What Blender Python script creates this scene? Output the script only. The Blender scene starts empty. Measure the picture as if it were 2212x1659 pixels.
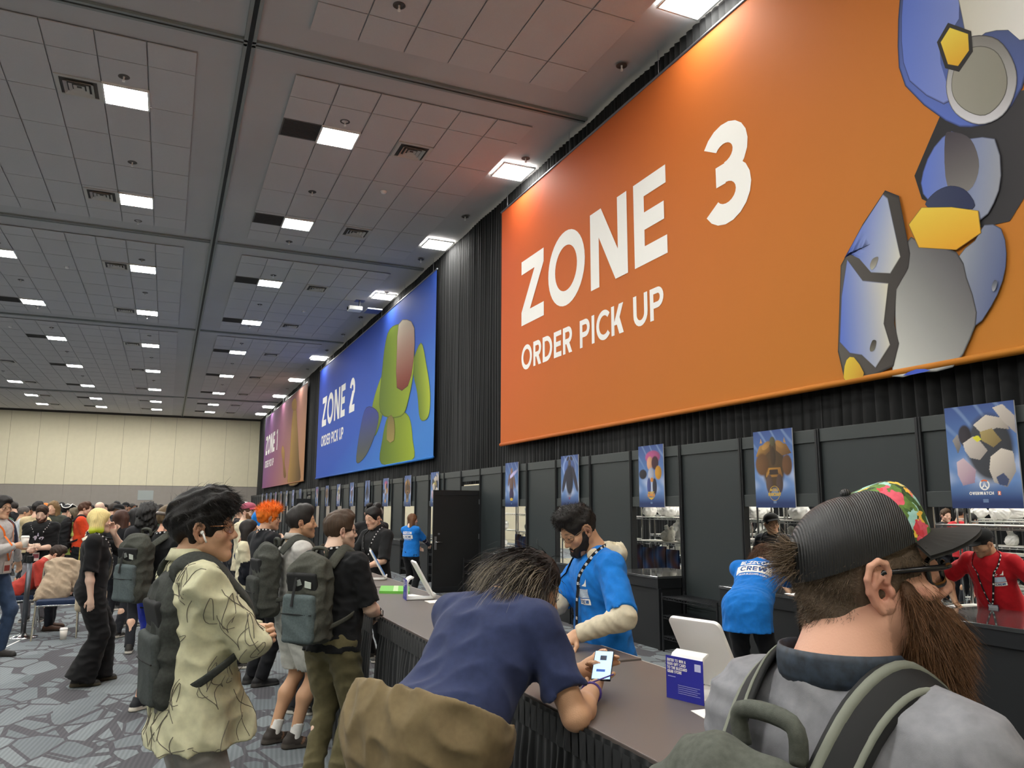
import bpy, bmesh, math, random
import numpy as np
from mathutils import Vector, Matrix
random.seed(7); RNG = np.random.default_rng(7)
SC = bpy.context.scene; COL = SC.collection
# ------------------------------------------------------------------ camera, world, exposure
FPX, IW, IH, EYE = 1663.27, 2212, 1659, 1.70
_psi, _th, _ro = math.radians(23.905), math.radians(9.065), math.radians(0.179)
_cp, _sp, _ct, _st = math.cos(_psi), math.sin(_psi), math.cos(_th), math.sin(_th)
_R0 = np.array([_cp, -_sp, 0]); CF = np.array([_sp*_ct, _cp*_ct, _st]); _U0 = np.array([-_sp*_st, -_cp*_st, _ct])
CR = _R0*math.cos(_ro)+_U0*math.sin(_ro); CU = -_R0*math.sin(_ro)+_U0*math.cos(_ro)
CAMP = np.array([0, 0, EYE])
cam_d = bpy.data.cameras.new('camera'); cam = bpy.data.objects.new('camera', cam_d); COL.objects.link(cam)
cam_d.sensor_width = 36; cam_d.lens = FPX/IW*36; cam_d.clip_start = 0.05; cam_d.clip_end = 300
cam.matrix_world = Matrix(((CR[0], CU[0], -CF[0], 0), (CR[1], CU[1], -CF[1], 0), (CR[2], CU[2], -CF[2], EYE), (0, 0, 0, 1)))
SC.camera = cam
LAMP_STRENGTH = 100.0
wd = bpy.data.worlds.new('world'); SC.world = wd; wd.use_nodes = True
wd.node_tree.nodes['Background'].inputs[0].default_value = (0.6, 0.58, 0.55, 1)
wd.node_tree.nodes['Background'].inputs[1].default_value = 0.0
SC.view_settings.view_transform = 'Standard'; SC.view_settings.look = 'None'
SC.view_settings.exposure = 0.2; SC.view_settings.gamma = 1.0; SC.view_settings.use_curve_mapping = False

# ------------------------------------------------------------------ helpers
def ray(x, y): return CR*(x-IW/2)/FPX - CU*(y-IH/2)/FPX + CF
def at(x, y, d): return CAMP + ray(x, y)*d
def onX(x, y, X): r = ray(x, y); return CAMP + r*(X/r[0])
def onZ(x, y, z): r = ray(x, y); return CAMP + r*((z-EYE)/r[2])
def V(*a): return np.array(a, float)
def nrm(v): v = np.asarray(v, float); return v/max(1e-9, np.linalg.norm(v))
def lin(c):
    if isinstance(c, str): c = [int(c[i:i+2], 16) for i in (0, 2, 4)]
    return tuple(((v/255)/12.92 if v/255 <= .04045 else ((v/255+.055)/1.055)**2.4) for v in c)
MATS = {}
def mat(name, col=None, rough=.6, metal=0., noise=None, bump=None, spec=.5, emit=None, attr=False, coat=0., sheen=0., alpha=None, trans=0.):
    """principled material: noise=(scale, amount) mottles the colour, bump=(scale, strength) adds fine relief, attr reads the painted colour"""
    if name in MATS: return MATS[name]
    m = bpy.data.materials.new(name); m.use_nodes = True; nt = m.node_tree; N = nt.nodes; L = nt.links
    b = N['Principled BSDF']; b.inputs['Roughness'].default_value = rough; b.inputs['Metallic'].default_value = metal
    b.inputs['Specular IOR Level'].default_value = spec
    if coat: b.inputs['Coat Weight'].default_value = coat
    if sheen: b.inputs['Sheen Weight'].default_value = sheen
    if trans: b.inputs['Transmission Weight'].default_value = trans
    if alpha is not None: b.inputs['Alpha'].default_value = alpha
    src = None
    if attr:
        a = N.new('ShaderNodeVertexColor'); a.layer_name = 'Col'; src = a.outputs[0]
    if col is not None:
        c = lin(col); b.inputs['Base Color'].default_value = (*c, 1)
    tc = None
    if noise or bump:
        tc = N.new('ShaderNodeTexCoord')
    if noise:
        n = N.new('ShaderNodeTexNoise'); n.inputs['Scale'].default_value = noise[0]; n.inputs['Detail'].default_value = 4
        L.new(tc.outputs['Object'], n.inputs['Vector'])
        r = N.new('ShaderNodeMapRange'); r.inputs['From Min'].default_value = .25; r.inputs['From Max'].default_value = .75
        r.inputs['To Min'].default_value = 1-noise[1]; r.inputs['To Max'].default_value = 1+noise[1]; L.new(n.outputs[0], r.inputs[0])
        mx = N.new('ShaderNodeMix'); mx.data_type = 'RGBA'; mx.blend_type = 'MULTIPLY'; mx.inputs[0].default_value = 1
        if src: L.new(src, mx.inputs[6])
        else: mx.inputs[6].default_value = (*lin(col), 1)
        L.new(r.outputs[0], mx.inputs[7]); src = mx.outputs[2]
    if src: L.new(src, b.inputs['Base Color'])
    if bump:
        n2 = N.new('ShaderNodeTexNoise'); n2.inputs['Scale'].default_value = bump[0]; n2.inputs['Detail'].default_value = 3
        L.new(tc.outputs['Object'], n2.inputs['Vector'])
        bp = N.new('ShaderNodeBump'); bp.inputs['Strength'].default_value = bump[1]; bp.inputs['Distance'].default_value = .01
        L.new(n2.outputs[0], bp.inputs['Height']); L.new(bp.outputs[0], b.inputs['Normal'])
    if emit:
        b.inputs['Emission Color'].default_value = (*lin(emit[0]), 1); b.inputs['Emission Strength'].default_value = emit[1]
    MATS[name] = m; return m
def cloth(col, rough=.85): return mat('cloth_%s' % col, col, rough, noise=(35, .12), bump=(700, .10), spec=.25, sheen=.06)
def plastic(col, rough=.35): return mat('plastic_%s_%d' % (col, rough*100), col, rough)
PAINT = mat('painted_surface', rough=.7, attr=True, spec=.3)
PRINT = mat('printed_fabric', rough=.75, attr=True, spec=.2)
SKIN = mat('skin', rough=.52, attr=True, bump=(260, .10), spec=.42)
SHOEM = mat('shoe_surface', rough=.6, attr=True, bump=(300, .2), spec=.4)

def mesh_np(name, v, quads=None, tris=None, col=None, smooth=True):
    me = bpy.data.meshes.new(name); v = np.asarray(v, np.float32)
    polys = []
    q = np.zeros((0, 4), np.int32) if quads is None else np.asarray(quads, np.int32).reshape(-1, 4)
    t = np.zeros((0, 3), np.int32) if tris is None else np.asarray(tris, np.int32).reshape(-1, 3)
    nl = q.size+t.size; npoly = len(q)+len(t)
    me.vertices.add(len(v)); me.vertices.foreach_set('co', v.ravel())
    me.loops.add(nl); me.loops.foreach_set('vertex_index', np.concatenate([q.ravel(), t.ravel()]).astype(np.int32))
    me.polygons.add(npoly)
    st = np.concatenate([np.arange(len(q))*4, len(q)*4+np.arange(len(t))*3]).astype(np.int32)
    me.polygons.foreach_set('loop_start', st)
    me.update(calc_edges=True)
    if smooth: me.polygons.foreach_set('use_smooth', np.ones(npoly, bool))
    if col is not None:
        a = me.color_attributes.new('Col', 'FLOAT_COLOR', 'POINT')
        c = np.ones((len(v), 4), np.float32); c[:, :3] = col; a.data.foreach_set('color', c.ravel())
    me.validate(); return me
def obj(name, me, m=None, parent=None, loc=None, label=None, kind=None):
    o = bpy.data.objects.new(name, me); COL.objects.link(o)
    if m is not None and me is not None and not me.materials: me.materials.append(m)
    if parent is not None:
        o.parent = parent
        o.matrix_parent_inverse = Matrix.Translation(-Vector(world_loc(parent)))
    if loc is not None: o.location = loc
    if label: o['label'] = label
    if kind: o['kind'] = kind
    return o
def world_loc(o):
    p = Vector(o.location)
    return p
def tag(o, label, cat, group=None):
    o['label'] = label; o['category'] = cat
    if group: o['group'] = group
    return o
def thing(name, label, cat, loc=(0, 0, 0), group=None):
    o = bpy.data.objects.new(name, None); COL.objects.link(o); o.location = loc; o.empty_display_size = .1
    return tag(o, label, cat, group)
def struct(name, me, m=None, parent=None):
    o = obj(name, me, m, parent)
    if parent is None: o['kind'] = 'structure'
    return o
# every child mesh holds world coordinates; sub-parts hang on a part whose origin is the world origin
def sub(name, me, m, part, label=None):
    o = bpy.data.objects.new(name, me); COL.objects.link(o); o.parent = part
    if m is not None and not me.materials: me.materials.append(m)
    if label: o['label'] = label
    return o
class MB:
    """collects simple solids into one mesh"""
    def __init__(s): s.v = []; s.f = []; s.n = 0; s.c = []
    def add(s, v, f, c=None):
        s.f += [tuple(i+s.n for i in q) for q in f]; s.v += [tuple(p) for p in v]; s.n += len(v)
        if c is not None: s.c += [c]*len(v)
        return s
    def box(s, c, h, R=None, col=None, taper=1.):
        c = np.asarray(c, float); R = np.eye(3) if R is None else R; v = []
        for z in (-1, 1):
            k = 1 if z < 0 else taper
            for x, y in ((-1, -1), (1, -1), (1, 1), (-1, 1)): v.append(c + R@np.array([x*h[0]*k, y*h[1]*k, z*h[2]]))
        return s.add(v, [(3, 2, 1, 0), (4, 5, 6, 7), (0, 1, 5, 4), (1, 2, 6, 5), (2, 3, 7, 6), (3, 0, 4, 7)], col)
    def bb(s, lo, hi, col=None):
        lo = np.asarray(lo, float); hi = np.asarray(hi, float); return s.box((lo+hi)/2, (hi-lo)/2, col=col)
    def tube(s, pts, r, n=8, col=None, closed=False, flat=None):
        """round tube through pts; r number or list; flat=(normal, ratio) squashes the section"""
        pts = [np.asarray(p, float) for p in pts]; m = len(pts); rr = r if hasattr(r, '__len__') else [r]*m
        v = []; f = []; up = None
        for i, p in enumerate(pts):
            if closed: t = nrm(pts[(i+1) % m]-pts[i-1])
            else: t = nrm(pts[min(i+1, m-1)]-pts[max(i-1, 0)])
            if up is None:
                up = np.array([0, 0, 1.]) if abs(t[2]) < .9 else np.array([1., 0, 0])
                if flat is not None: up = np.asarray(flat[0], float)
            if flat is not None and hasattr(flat[0][0], '__len__'): up = np.asarray(flat[0][i], float)
            b = nrm(np.cross(t, up)); nn = nrm(np.cross(b, t)); up = nn
            for k in range(n):
                a = 2*math.pi*(k+.5)/n; v.append(p + b*math.cos(a)*rr[i] + nn*math.sin(a)*rr[i]*(flat[1] if flat is not None else 1))
        for i in range(m if closed else m-1):
            j = (i+1) % m
            for k in range(n): f.append((i*n+k, i*n+(k+1) % n, j*n+(k+1) % n, j*n+k))
        if not closed: f += [tuple(range(n))[::-1], tuple((m-1)*n+k for k in range(n))]
        return s.add(v, f, col)
    def cyl(s, a, b, r, n=12, r2=None, col=None): return s.tube([a, b], [r, r if r2 is None else r2], n, col)
    def sph(s, c, r, nu=10, nv=7, R=None, col=None):
        c = np.asarray(c, float); r = r if hasattr(r, '__len__') else (r, r, r); R = np.eye(3) if R is None else R; v = []; f = []
        for j in range(nv+1):
            th = math.pi*j/nv
            for i in range(nu):
                ph = 2*math.pi*i/nu
                v.append(c + R@np.array([r[0]*math.sin(th)*math.cos(ph), r[1]*math.sin(th)*math.sin(ph), r[2]*math.cos(th)]))
        for j in range(nv):
            for i in range(nu):
                f.append((j*nu+i, (j+1)*nu+i, (j+1)*nu+(i+1) % nu, j*nu+(i+1) % nu))
        return s.add(v, f, col)
    def quad(s, a, b, c, d, col=None): return s.add([a, b, c, d], [(0, 1, 2, 3)], col)
    def lathe(s, prof, c, n=20, col=None):
        v = []; f = []; m = len(prof)
        for r, z in prof:
            for k in range(n):
                a = 2*math.pi*k/n; v.append((c[0]+r*math.cos(a), c[1]+r*math.sin(a), c[2]+z))
        for i in range(m-1):
            for k in range(n): f.append((i*n+k, i*n+(k+1) % n, (i+1)*n+(k+1) % n, (i+1)*n+k))
        return s.add(v, f, col)
    def mesh(s, name='mesh', smooth=False, bevel=0.):
        me = bpy.data.meshes.new(name); me.from_pydata([tuple(map(float, p)) for p in s.v], [], s.f)
        if s.c and len(s.c) == len(s.v):
            a = me.color_attributes.new('Col', 'FLOAT_COLOR', 'POINT'); c = np.ones((len(s.v), 4), np.float32); c[:, :3] = np.array(s.c); a.data.foreach_set('color', c.ravel())
        if bevel:
            bm = bmesh.new(); bm.from_mesh(me); bmesh.ops.remove_doubles(bm, verts=bm.verts, dist=1e-6)
            bmesh.ops.bevel(bm, geom=[e for e in bm.edges if len(e.link_faces) == 2 and e.calc_face_angle(0) > .6], offset=bevel, segments=2, affect='EDGES', profile=.6)
            bm.to_mesh(me); bm.free()
        if smooth:
            me.polygons.foreach_set('use_smooth', np.ones(len(me.polygons), bool))
        me.update(); return me
def ang_smooth(me, a=40):
    me.polygons.foreach_set('use_smooth', np.ones(len(me.polygons), bool)); me.set_sharp_from_angle(angle=math.radians(a)); return me
def rotz(a): c, s = math.cos(a), math.sin(a); return np.array([[c, -s, 0], [s, c, 0], [0, 0, 1.]])
def rotx(a): c, s = math.cos(a), math.sin(a); return np.array([[1, 0, 0], [0, c, -s], [0, s, c]])
def roty(a): c, s = math.cos(a), math.sin(a); return np.array([[c, 0, s], [0, 1, 0], [-s, 0, c]])
def smoothpath(pts, n=6, closed=False):
    P = [np.asarray(p, float) for p in pts]; m = len(P); out = []
    for i in range(m if closed else m-1):
        if closed: p0, p1, p2, p3 = P[i-1], P[i], P[(i+1) % m], P[(i+2) % m]
        else: p0, p1, p2, p3 = P[max(i-1, 0)], P[i], P[i+1], P[min(i+2, m-1)]
        for k in range(n):
            t = k/n; out.append(.5*((2*p1)+(-p0+p2)*t+(2*p0-5*p1+4*p2-p3)*t*t+(-p0+3*p1-3*p2+p3)*t**3))
    if not closed: out.append(P[-1])
    return out
# ------------------------------------------------------------------ stroke lettering (bold geometric capitals)
def glyph(ch, T=.2):
    P = []
    class _L: n = 0
    def put(p, new=True): _L.n += new; P.append((_L.n, p))
    def rect(x0, y0, x1, y1): put([(x0, y0), (x1, y0), (x1, y1), (x0, y1)])
    def par(xb, xt, bw, y0=0., y1=1.): put([(xb, y0), (xb+bw, y0), (xt+bw, y1), (xt, y1)])
    def arc(cx, cy, rx, ry, a0, a1, n=20):
        n = max(4, int(n*abs(a1-a0)/360))
        for i in range(n):
            a = math.radians(a0+(a1-a0)*i/n); b = math.radians(a0+(a1-a0)*(i+1)/n)
            put([(cx+(rx-T)*math.cos(a), cy+(ry-T)*math.sin(a)), (cx+rx*math.cos(a), cy+ry*math.sin(a)), (cx+rx*math.cos(b), cy+ry*math.sin(b)), (cx+(rx-T)*math.cos(b), cy+(ry-T)*math.sin(b))], i == 0)
    bw = T*1.3; ry = (.5+T/2)/2
    if ch == 'Z': w = .74; rect(0, 1-T, w, 1); rect(0, 0, w, T); par(0, w-bw*1.1, bw*1.1, T, 1-T)
    elif ch == 'O': w = 1.02; arc(w/2, .5, w/2, .52, 0, 360, 36)
    elif ch == '0': w = .78; arc(w/2, .5, w/2, .52, 0, 360, 28)
    elif ch == 'N': w = .84; rect(0, 0, T, 1); rect(w-T, 0, w, 1); par(w-bw, 0, bw)
    elif ch == 'E': w = .62; rect(0, 0, T, 1); rect(T, 1-T, w, 1); rect(T, 0, w, T); rect(T, .5-T/2, w*.93, .5+T/2)
    elif ch == 'F': w = .6; rect(0, 0, T, 1); rect(T, 1-T, w, 1); rect(T, .48-T/2, w*.93, .48+T/2)
    elif ch == 'L': w = .56; rect(0, 0, T, 1); rect(T, 0, w, T)
    elif ch == 'T': w = .68; rect(0, 1-T, w, 1); rect(w/2-T/2, 0, w/2+T/2, 1-T)
    elif ch == 'I': w = T; rect(0, 0, T, 1)
    elif ch == 'H': w = .78; rect(0, 0, T, 1); rect(w-T, 0, w, 1); rect(T, .5-T/2, w-T, .5+T/2)
    elif ch in 'PRB':
        w = .72; r = .31; rect(0, 0, T, 1); rect(T, 1-T, w-r, 1); rect(T, .36, w-r, .36+T); arc(w-r, .68, r, .32, -90, 90)
        if ch == 'R': par(w-bw, .26, bw, 0, .38)
        if ch == 'B': rect(T, 0, w-r, T); arc(w-r, .28, r+.02, .28, -90, 90)
    elif ch == 'D': w = .84; rect(0, 0, T, 1); rect(T, 1-T, .34, 1); rect(T, 0, .34, T); arc(.34, .5, w-.34, .5, -90, 90)
    elif ch == 'C': w = .86; arc(.51, .5, .51, .52, 42, 318, 36)
    elif ch == 'G': w = .94; arc(.51, .5, .51, .52, 42, 350, 36); rect(.52, .38, .98, .38+T*.9)
    elif ch == 'K': w = .76; rect(0, 0, T, 1); par(T*.7, w-bw*1.1, bw*1.1, .33, 1); par(w-bw*1.1, T*1.3, bw*1.1, 0, .56)
    elif ch == 'U': w = .8; rect(0, .38, T, 1); rect(w-T, .38, w, 1); arc(w/2, .39, w/2, .41, 180, 360)
    elif ch == 'A': w = .88; par(0, w/2-bw/2, bw); par(w-bw, w/2-bw/2, bw); rect(.22, .22, w-.22, .22+T*.8)
    elif ch == 'V': w = .86; par(w/2-bw/2, 0, bw); par(w/2-bw/2, w-bw, bw)
    elif ch == 'W': w = 1.2; par(.3-bw/2, 0, bw); par(.3-bw/2, .6-bw/2, bw); par(.9-bw/2, .6-bw/2, bw); par(.9-bw/2, w-bw, bw)
    elif ch == 'M': w = .98; rect(0, 0, T, 1); rect(w-T, 0, w, 1); par(w/2-bw/2, 0, bw, .3, 1); par(w/2-bw/2, w-bw, bw, .3, 1)
    elif ch == 'Y': w = .8; rect(w/2-T/2, 0, w/2+T/2, .45); par(w/2-bw/2, 0, bw, .38, 1); par(w/2-bw/2, w-bw, bw, .38, 1)
    elif ch in 'S$':
        w = .66; arc(w/2, 1-ry, w/2, ry, 35, 270); arc(w/2, ry, w/2, ry, -145, 90)
        if ch == '$': rect(w/2-T*.3, -.12, w/2+T*.3, 1.12)
    elif ch == '3': w = .68; arc(w/2-.01, 1-ry+.01, w/2-.01, ry, -90, 150); arc(w/2, ry, w/2, ry+.01, -150, 90); rect(w*.3, .5-T/2, w/2, .5+T/2)
    elif ch == '2': w = .68; arc(w/2, .67, w/2, .34, -25, 165); par(.0, w-bw*1.25, bw*1.25, T*.9, .62); rect(0, 0, w, T)
    elif ch == '1': w = .42; rect(w-T, 0, w, 1); put([(0, .78), (w-T, .86), (w-T, 1), (w-T*.6, 1), (0, .9)])
    elif ch == '5': w = .66; rect(0, 1-T, w*.94, 1); rect(0, .5, T*.9, 1); arc(w/2, ry-.01, w/2, ry, -150, 100); rect(T*.5, .5-T*.45, w/2, .5+T*.5)
    elif ch == '4': w = .72; rect(w-T*1.5, 0, w-T*.5, 1); rect(0, .2, w, .2+T*.9); par(0, w-T*1.9, T*1.2, .25, 1)
    elif ch == '9': w = .7; arc(w/2, .67, w/2, .34, 0, 360); par(w*.25, w-T*1.25, T*1.25, 0, .6)
    elif ch == '.': w = .22; rect(0, 0, T, T)
    elif ch == ',': w = .22; rect(0, -.1, T, T)
    else: w = .32
    return w, P
def text_mesh(lines, o, u, v, h, T=.2, gap=.13, lead=1.45, align='l', sx=1.0):
    """letters as flat polygons from lower-left o along u, first line on o, next lines below"""
    mb = MB(); o = np.asarray(o, float); u = nrm(u); v = nrm(v); nn = np.cross(u, v); kk = 0
    for li, s in enumerate(lines if isinstance(lines, (list, tuple)) else [lines]):
        W = sum(glyph(c, T)[0]+gap for c in s)-gap
        x = {'l': 0, 'c': -W/2, 'r': -W}[align]
        for c in s:
            w, P = glyph(c, T)
            for kk, p in P:
                mb.add([o + nn*h*.0006*kk + u*((x+q[0])*h*sx) + v*((q[1]-li*lead)*h) for q in p], [tuple(range(len(p)))])
            x += w+gap
    return mb.mesh('lettering')
def text_width(s, h, T=.2, gap=.13): return (sum(glyph(c, T)[0]+gap for c in s)-gap)*h
def fan(pts, o, u, v, colf, rings=5, sm=4, rim=.035):
    """rounded outline (2-D points) filled with rings, painted by colf(x, y, rim) where rim is 1 on the outline"""
    P = np.array([p[:2] for p in smoothpath([(*p, 0) for p in pts], sm, closed=True)]) if sm else np.array(pts, float)
    c = P.mean(0); n = len(P); vs = [c]; rm = [0.]
    for r in range(1, rings+1):
        k = 1. if r == rings else 1-rim if r == rings-1 else (1-rim)*(1-(1-r/(rings-1))**1.3)
        vs += list(c+(P-c)*k); rm += [k]*n
    vs = np.array(vs); tr = [(0, 1+i, 1+(i+1) % n) for i in range(n)]; qs = []
    for r in range(rings-1):
        for i in range(n): qs.append((1+r*n+i, 1+(r+1)*n+i, 1+(r+1)*n+(i+1) % n, 1+r*n+(i+1) % n))
    W = np.asarray(o, float)+vs[:, :1]*np.asarray(u, float)+vs[:, 1:]*np.asarray(v, float)
    col = np.array([lin(colf(x, y, k)) for (x, y), k in zip(vs, rm)])
    return W, qs, tr, col
# ------------------------------------------------------------------ solid modelling by blended shapes, meshed in numpy
class Sdf:
    def __init__(s): s.p = []
    def cone(s, a, b, ra, rb=None, k=.02, flat=None, cap=None, op='u'):
        """rounded limb from a to b; flat=(n, q) squashes along n; cap='b'/'a'/'ab' cuts that end flat"""
        a = np.asarray(a, np.float32); b = np.asarray(b, np.float32); rb = ra if rb is None else rb
        c = (a+b)/2; R = np.linalg.norm(b-a)/2+max(ra, rb)*1.05
        ba = b-a; L = max(1e-6, float(np.linalg.norm(ba))); dirn = ba/L
        if flat is not None:
            n = np.asarray(nrm(flat[0]), np.float32); q = 1/flat[1]-1
            M = (np.eye(3)+q*np.outer(n, n)).astype(np.float32)
        else: M = None
        bm = ba if M is None else M@ba; bb = max(1e-9, float(bm@bm))
        def f(P):
            q = P-a
            if M is not None: q = q@M.T
            t = np.clip((q@bm)/bb, 0, 1); w = q-t[..., None]*bm
            d = np.sqrt(np.einsum('...i,...i', w, w))-(ra+(rb-ra)*t)
            if cap:
                if 'b' in cap: d = np.maximum(d, (P-b)@dirn)
                if 'a' in cap: d = np.maximum(d, (a-P)@dirn)
            return d
        s.p.append((f, c, R, k, op)); return s
    def ell(s, c, r, R=None, k=.02, op='u'):
        c = np.asarray(c, np.float32); r = np.asarray(r, np.float32); R = None if R is None else np.asarray(R, np.float32)
        def f(P):
            q = P-c
            if R is not None: q = q@R
            u = q/r; k0 = np.sqrt(np.einsum('...i,...i', u, u)); w = q/(r*r); k1 = np.sqrt(np.einsum('...i,...i', w, w))+1e-9
            return k0*(k0-1)/k1
        s.p.append((f, c, float(r.max()), k, op)); return s
    def box(s, c, h, rad=.01, R=None, k=.01, op='u'):
        c = np.asarray(c, np.float32); h = np.asarray(h, np.float32)-rad; R = None if R is None else np.asarray(R, np.float32)
        def f(P):
            q = P-c
            if R is not None: q = q@R
            q = np.abs(q)-h; o = np.maximum(q, 0)
            return np.sqrt(np.einsum('...i,...i', o, o))+np.minimum(q.max(-1), 0)-rad
        s.p.append((f, c, float(np.linalg.norm(h+rad)), k, op)); return s
    def plane(s, p, n, k=.004):
        """keeps the side the normal points away from"""
        p = np.asarray(p, np.float32); n = np.asarray(nrm(n), np.float32)
        s.p.append((lambda P: (P-p)@n, None, 0, k, 'i')); return s
    def blend(s, D, d, k, op):
        if op == 'u':
            h = np.clip(.5+.5*(D-d)/k, 0, 1); return D+(d-D)*h-k*h*(1-h)
        if op == 's':
            h = np.clip(.5-.5*(D+d)/k, 0, 1); return D+(-d-D)*h+k*h*(1-h)
        return np.maximum(D, d)
    def mesh(s, h, disp=None, pad=.03):
        lo = np.min([c-r for f, c, r, k, op in s.p if c is not None and op == 'u'], 0)-pad
        hi = np.max([c+r for f, c, r, k, op in s.p if c is not None and op == 'u'], 0)+pad
        B = 8; bs = B*h; nb = np.ceil((hi-lo)/bs).astype(int)
        I = np.stack(np.meshgrid(*[np.arange(n) for n in nb], indexing='ij'), -1).reshape(-1, 3)
        cen = (lo+(I+.5)*bs).astype(np.float32); D = np.full(len(I), 5., np.float32); hb = bs*.87
        for f, c, r, k, op in s.p:
            if c is None: D = np.maximum(D, f(cen)); continue
            w = np.linalg.norm(cen-c, axis=1) < r+hb*2+k+.02
            if w.any(): D[w] = s.blend(D[w], f(cen[w]), k, op)
        act = np.abs(D) < hb*1.7+.02; I = I[act]; cen = cen[act]
        g = np.stack(np.meshgrid(*[np.arange(9)]*3, indexing='ij'), -1).reshape(1, -1, 3)
        P = (lo+(I[:, None, :]*8+g)*h).astype(np.float32); m = len(I); D = np.full((m, 729), 5., np.float32)
        for f, c, r, k, op in s.p:
            if c is None: D = np.maximum(D, f(P)); continue
            w = np.linalg.norm(cen-c, axis=1) < r+hb+k*1.5+h*2
            if w.any(): D[w] = s.blend(D[w], f(P[w]), k, op)
        if disp is not None: D = D+disp(P)
        D = D.reshape(m, 9, 9, 9); ins = D < 0
        cnt = np.zeros((m, 8, 8, 8), np.int8)
        for a in (0, 1):
            for b in (0, 1):
                for c in (0, 1): cnt += ins[:, a:a+8, b:b+8, c:c+8]
        mi = np.argwhere((cnt > 0) & (cnt < 8))
        cor = np.array([(a, b, c) for a in (0, 1) for b in (0, 1) for c in (0, 1)])
        vals = np.stack([D[mi[:, 0], mi[:, 1]+a, mi[:, 2]+b, mi[:, 3]+c] for a, b, c in cor], 1)
        acc = np.zeros((len(mi), 3), np.float32); num = np.zeros(len(mi), np.float32)
        for i in range(8):
            for j in range(i+1, 8):
                if abs(cor[i]-cor[j]).sum() != 1: continue
                a, b = vals[:, i], vals[:, j]; x = (a < 0) != (b < 0)
                t = np.where(x, a/np.where(a == b, 1, a-b), 0)
                acc += np.where(x[:, None], cor[i]+(cor[j]-cor[i])*t[:, None], 0); num += x
        cell = I[mi[:, 0]]*8+mi[:, 1:]; vert = lo+(cell+acc/num[:, None])*h
        NY, NZ = nb[1]*8+2, nb[2]*8+2
        key = ((cell[:, 0]+1)*NY+cell[:, 1]+1)*NZ+cell[:, 2]+1; o = np.argsort(key); sk = key[o]
        uq, fi = np.unique(sk, return_index=True); vid = o[fi]
        quads = []
        for ax in range(3):
            s0 = [slice(0, 8)]*3; s1 = list(s0); s1[ax] = slice(1, 9)
            A = ins[(slice(None), *s0)]; Bv = ins[(slice(None), *s1)]
            e = np.argwhere(A != Bv); fl = A[tuple(e.T)]
            gc = I[e[:, 0]]*8+e[:, 1:]; d1 = np.zeros(3, int); d2 = np.zeros(3, int); d1[(ax+1) % 3] = 1; d2[(ax+2) % 3] = 1
            ids = []; ok = np.ones(len(e), bool)
            for off in (0*d1, d1, d1+d2, d2):
                c = gc-off; kk = ((c[:, 0]+1)*NY+c[:, 1]+1)*NZ+c[:, 2]+1
                p = np.clip(np.searchsorted(uq, kk), 0, len(uq)-1); ok &= uq[p] == kk; ids.append(vid[p])
            q = np.stack(ids, 1); q[~fl] = q[~fl][:, ::-1]; quads.append(q[ok])
        q = np.concatenate(quads); used, inv = np.unique(q, return_inverse=True)
        return vert[used].astype(np.float32), inv.reshape(-1, 4)
def folds(seed, amp=.004, wl=.09, axis=(0, 0, 1), stretch=2.5):
    """irregular cloth creases: waves across the given axis"""
    r = np.random.default_rng(seed); ws = []
    ax = nrm(axis)
    for i in range(5):
        d = r.normal(size=3); d = nrm(d)+ax*r.uniform(-.3, 2.0); d = nrm(d)*2*math.pi/(wl*r.uniform(.6, 1.8)); ws.append((d.astype(np.float32), r.uniform(0, 6.28), r.uniform(.5, 1)))
    def f(P):
        D = 0
        q = P+.02*np.sin(P[..., [1, 2, 0]]*13+seed)
        for d, ph, a in ws: D = D+a*np.sin(q@d+ph)
        return (np.abs(D)*.8-.6)*amp
    return f
def clumps(seed, amp=.006, f=(60, 60, 25)):
    r = np.random.default_rng(seed); ws = [(r.normal(size=3)*np.array(f)*1.0, r.uniform(0, 6.28)) for i in range(6)]
    def g(P):
        D = 0
        for d, ph in ws: D = D+np.sin(P@d.astype(np.float32)+ph)
        return D*amp/2.5
    return g
def strands(roots, dirs, length, n=4, w=.0012, curl=.004, grav=.3, seed=1, spread=.35, wave=0.):
    """thin tapering ribbons; returns verts, quads"""
    r = np.random.default_rng(seed); m = len(roots); L = length*r.uniform(.55, 1.15, m)[:, None]
    d = dirs+r.normal(size=(m, 3))*spread; d /= np.linalg.norm(d, axis=1)[:, None]+1e-9
    side = np.cross(d, r.normal(size=(m, 3))); side /= np.linalg.norm(side, axis=1)[:, None]+1e-9
    p = roots.copy(); V_ = []
    bend = r.normal(size=(m, 3))*curl
    for i in range(n+1):
        ww = w*(1-.8*i/n); V_.append(np.stack([p-side*ww, p+side*ww], 1))
        d = d+np.array([0, 0, -grav/n])+bend*20/n; d /= np.linalg.norm(d, axis=1)[:, None]+1e-9
        p = p+d*L/n+ (np.sin(i*1.9+bend[:, :1]*900)*side*wave if wave else 0)
    Vv = np.stack(V_, 1).reshape(-1, 3); base = np.arange(m)[:, None]*(2*(n+1)); Q = []
    for i in range(n): Q.append(base+np.array([[2*i, 2*i+1, 2*i+3, 2*i+2]]))
    return Vv, np.concatenate(Q)
def join_np(parts):
    vs, qs, cs, n = [], [], [], 0
    for v, q, c in parts:
        vs.append(v); qs.append(np.asarray(q)+n); n += len(v); cs.append(np.broadcast_to(np.asarray(c, np.float32), (len(v), 3)))
    return np.concatenate(vs), np.concatenate(qs), np.concatenate(cs)
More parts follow.
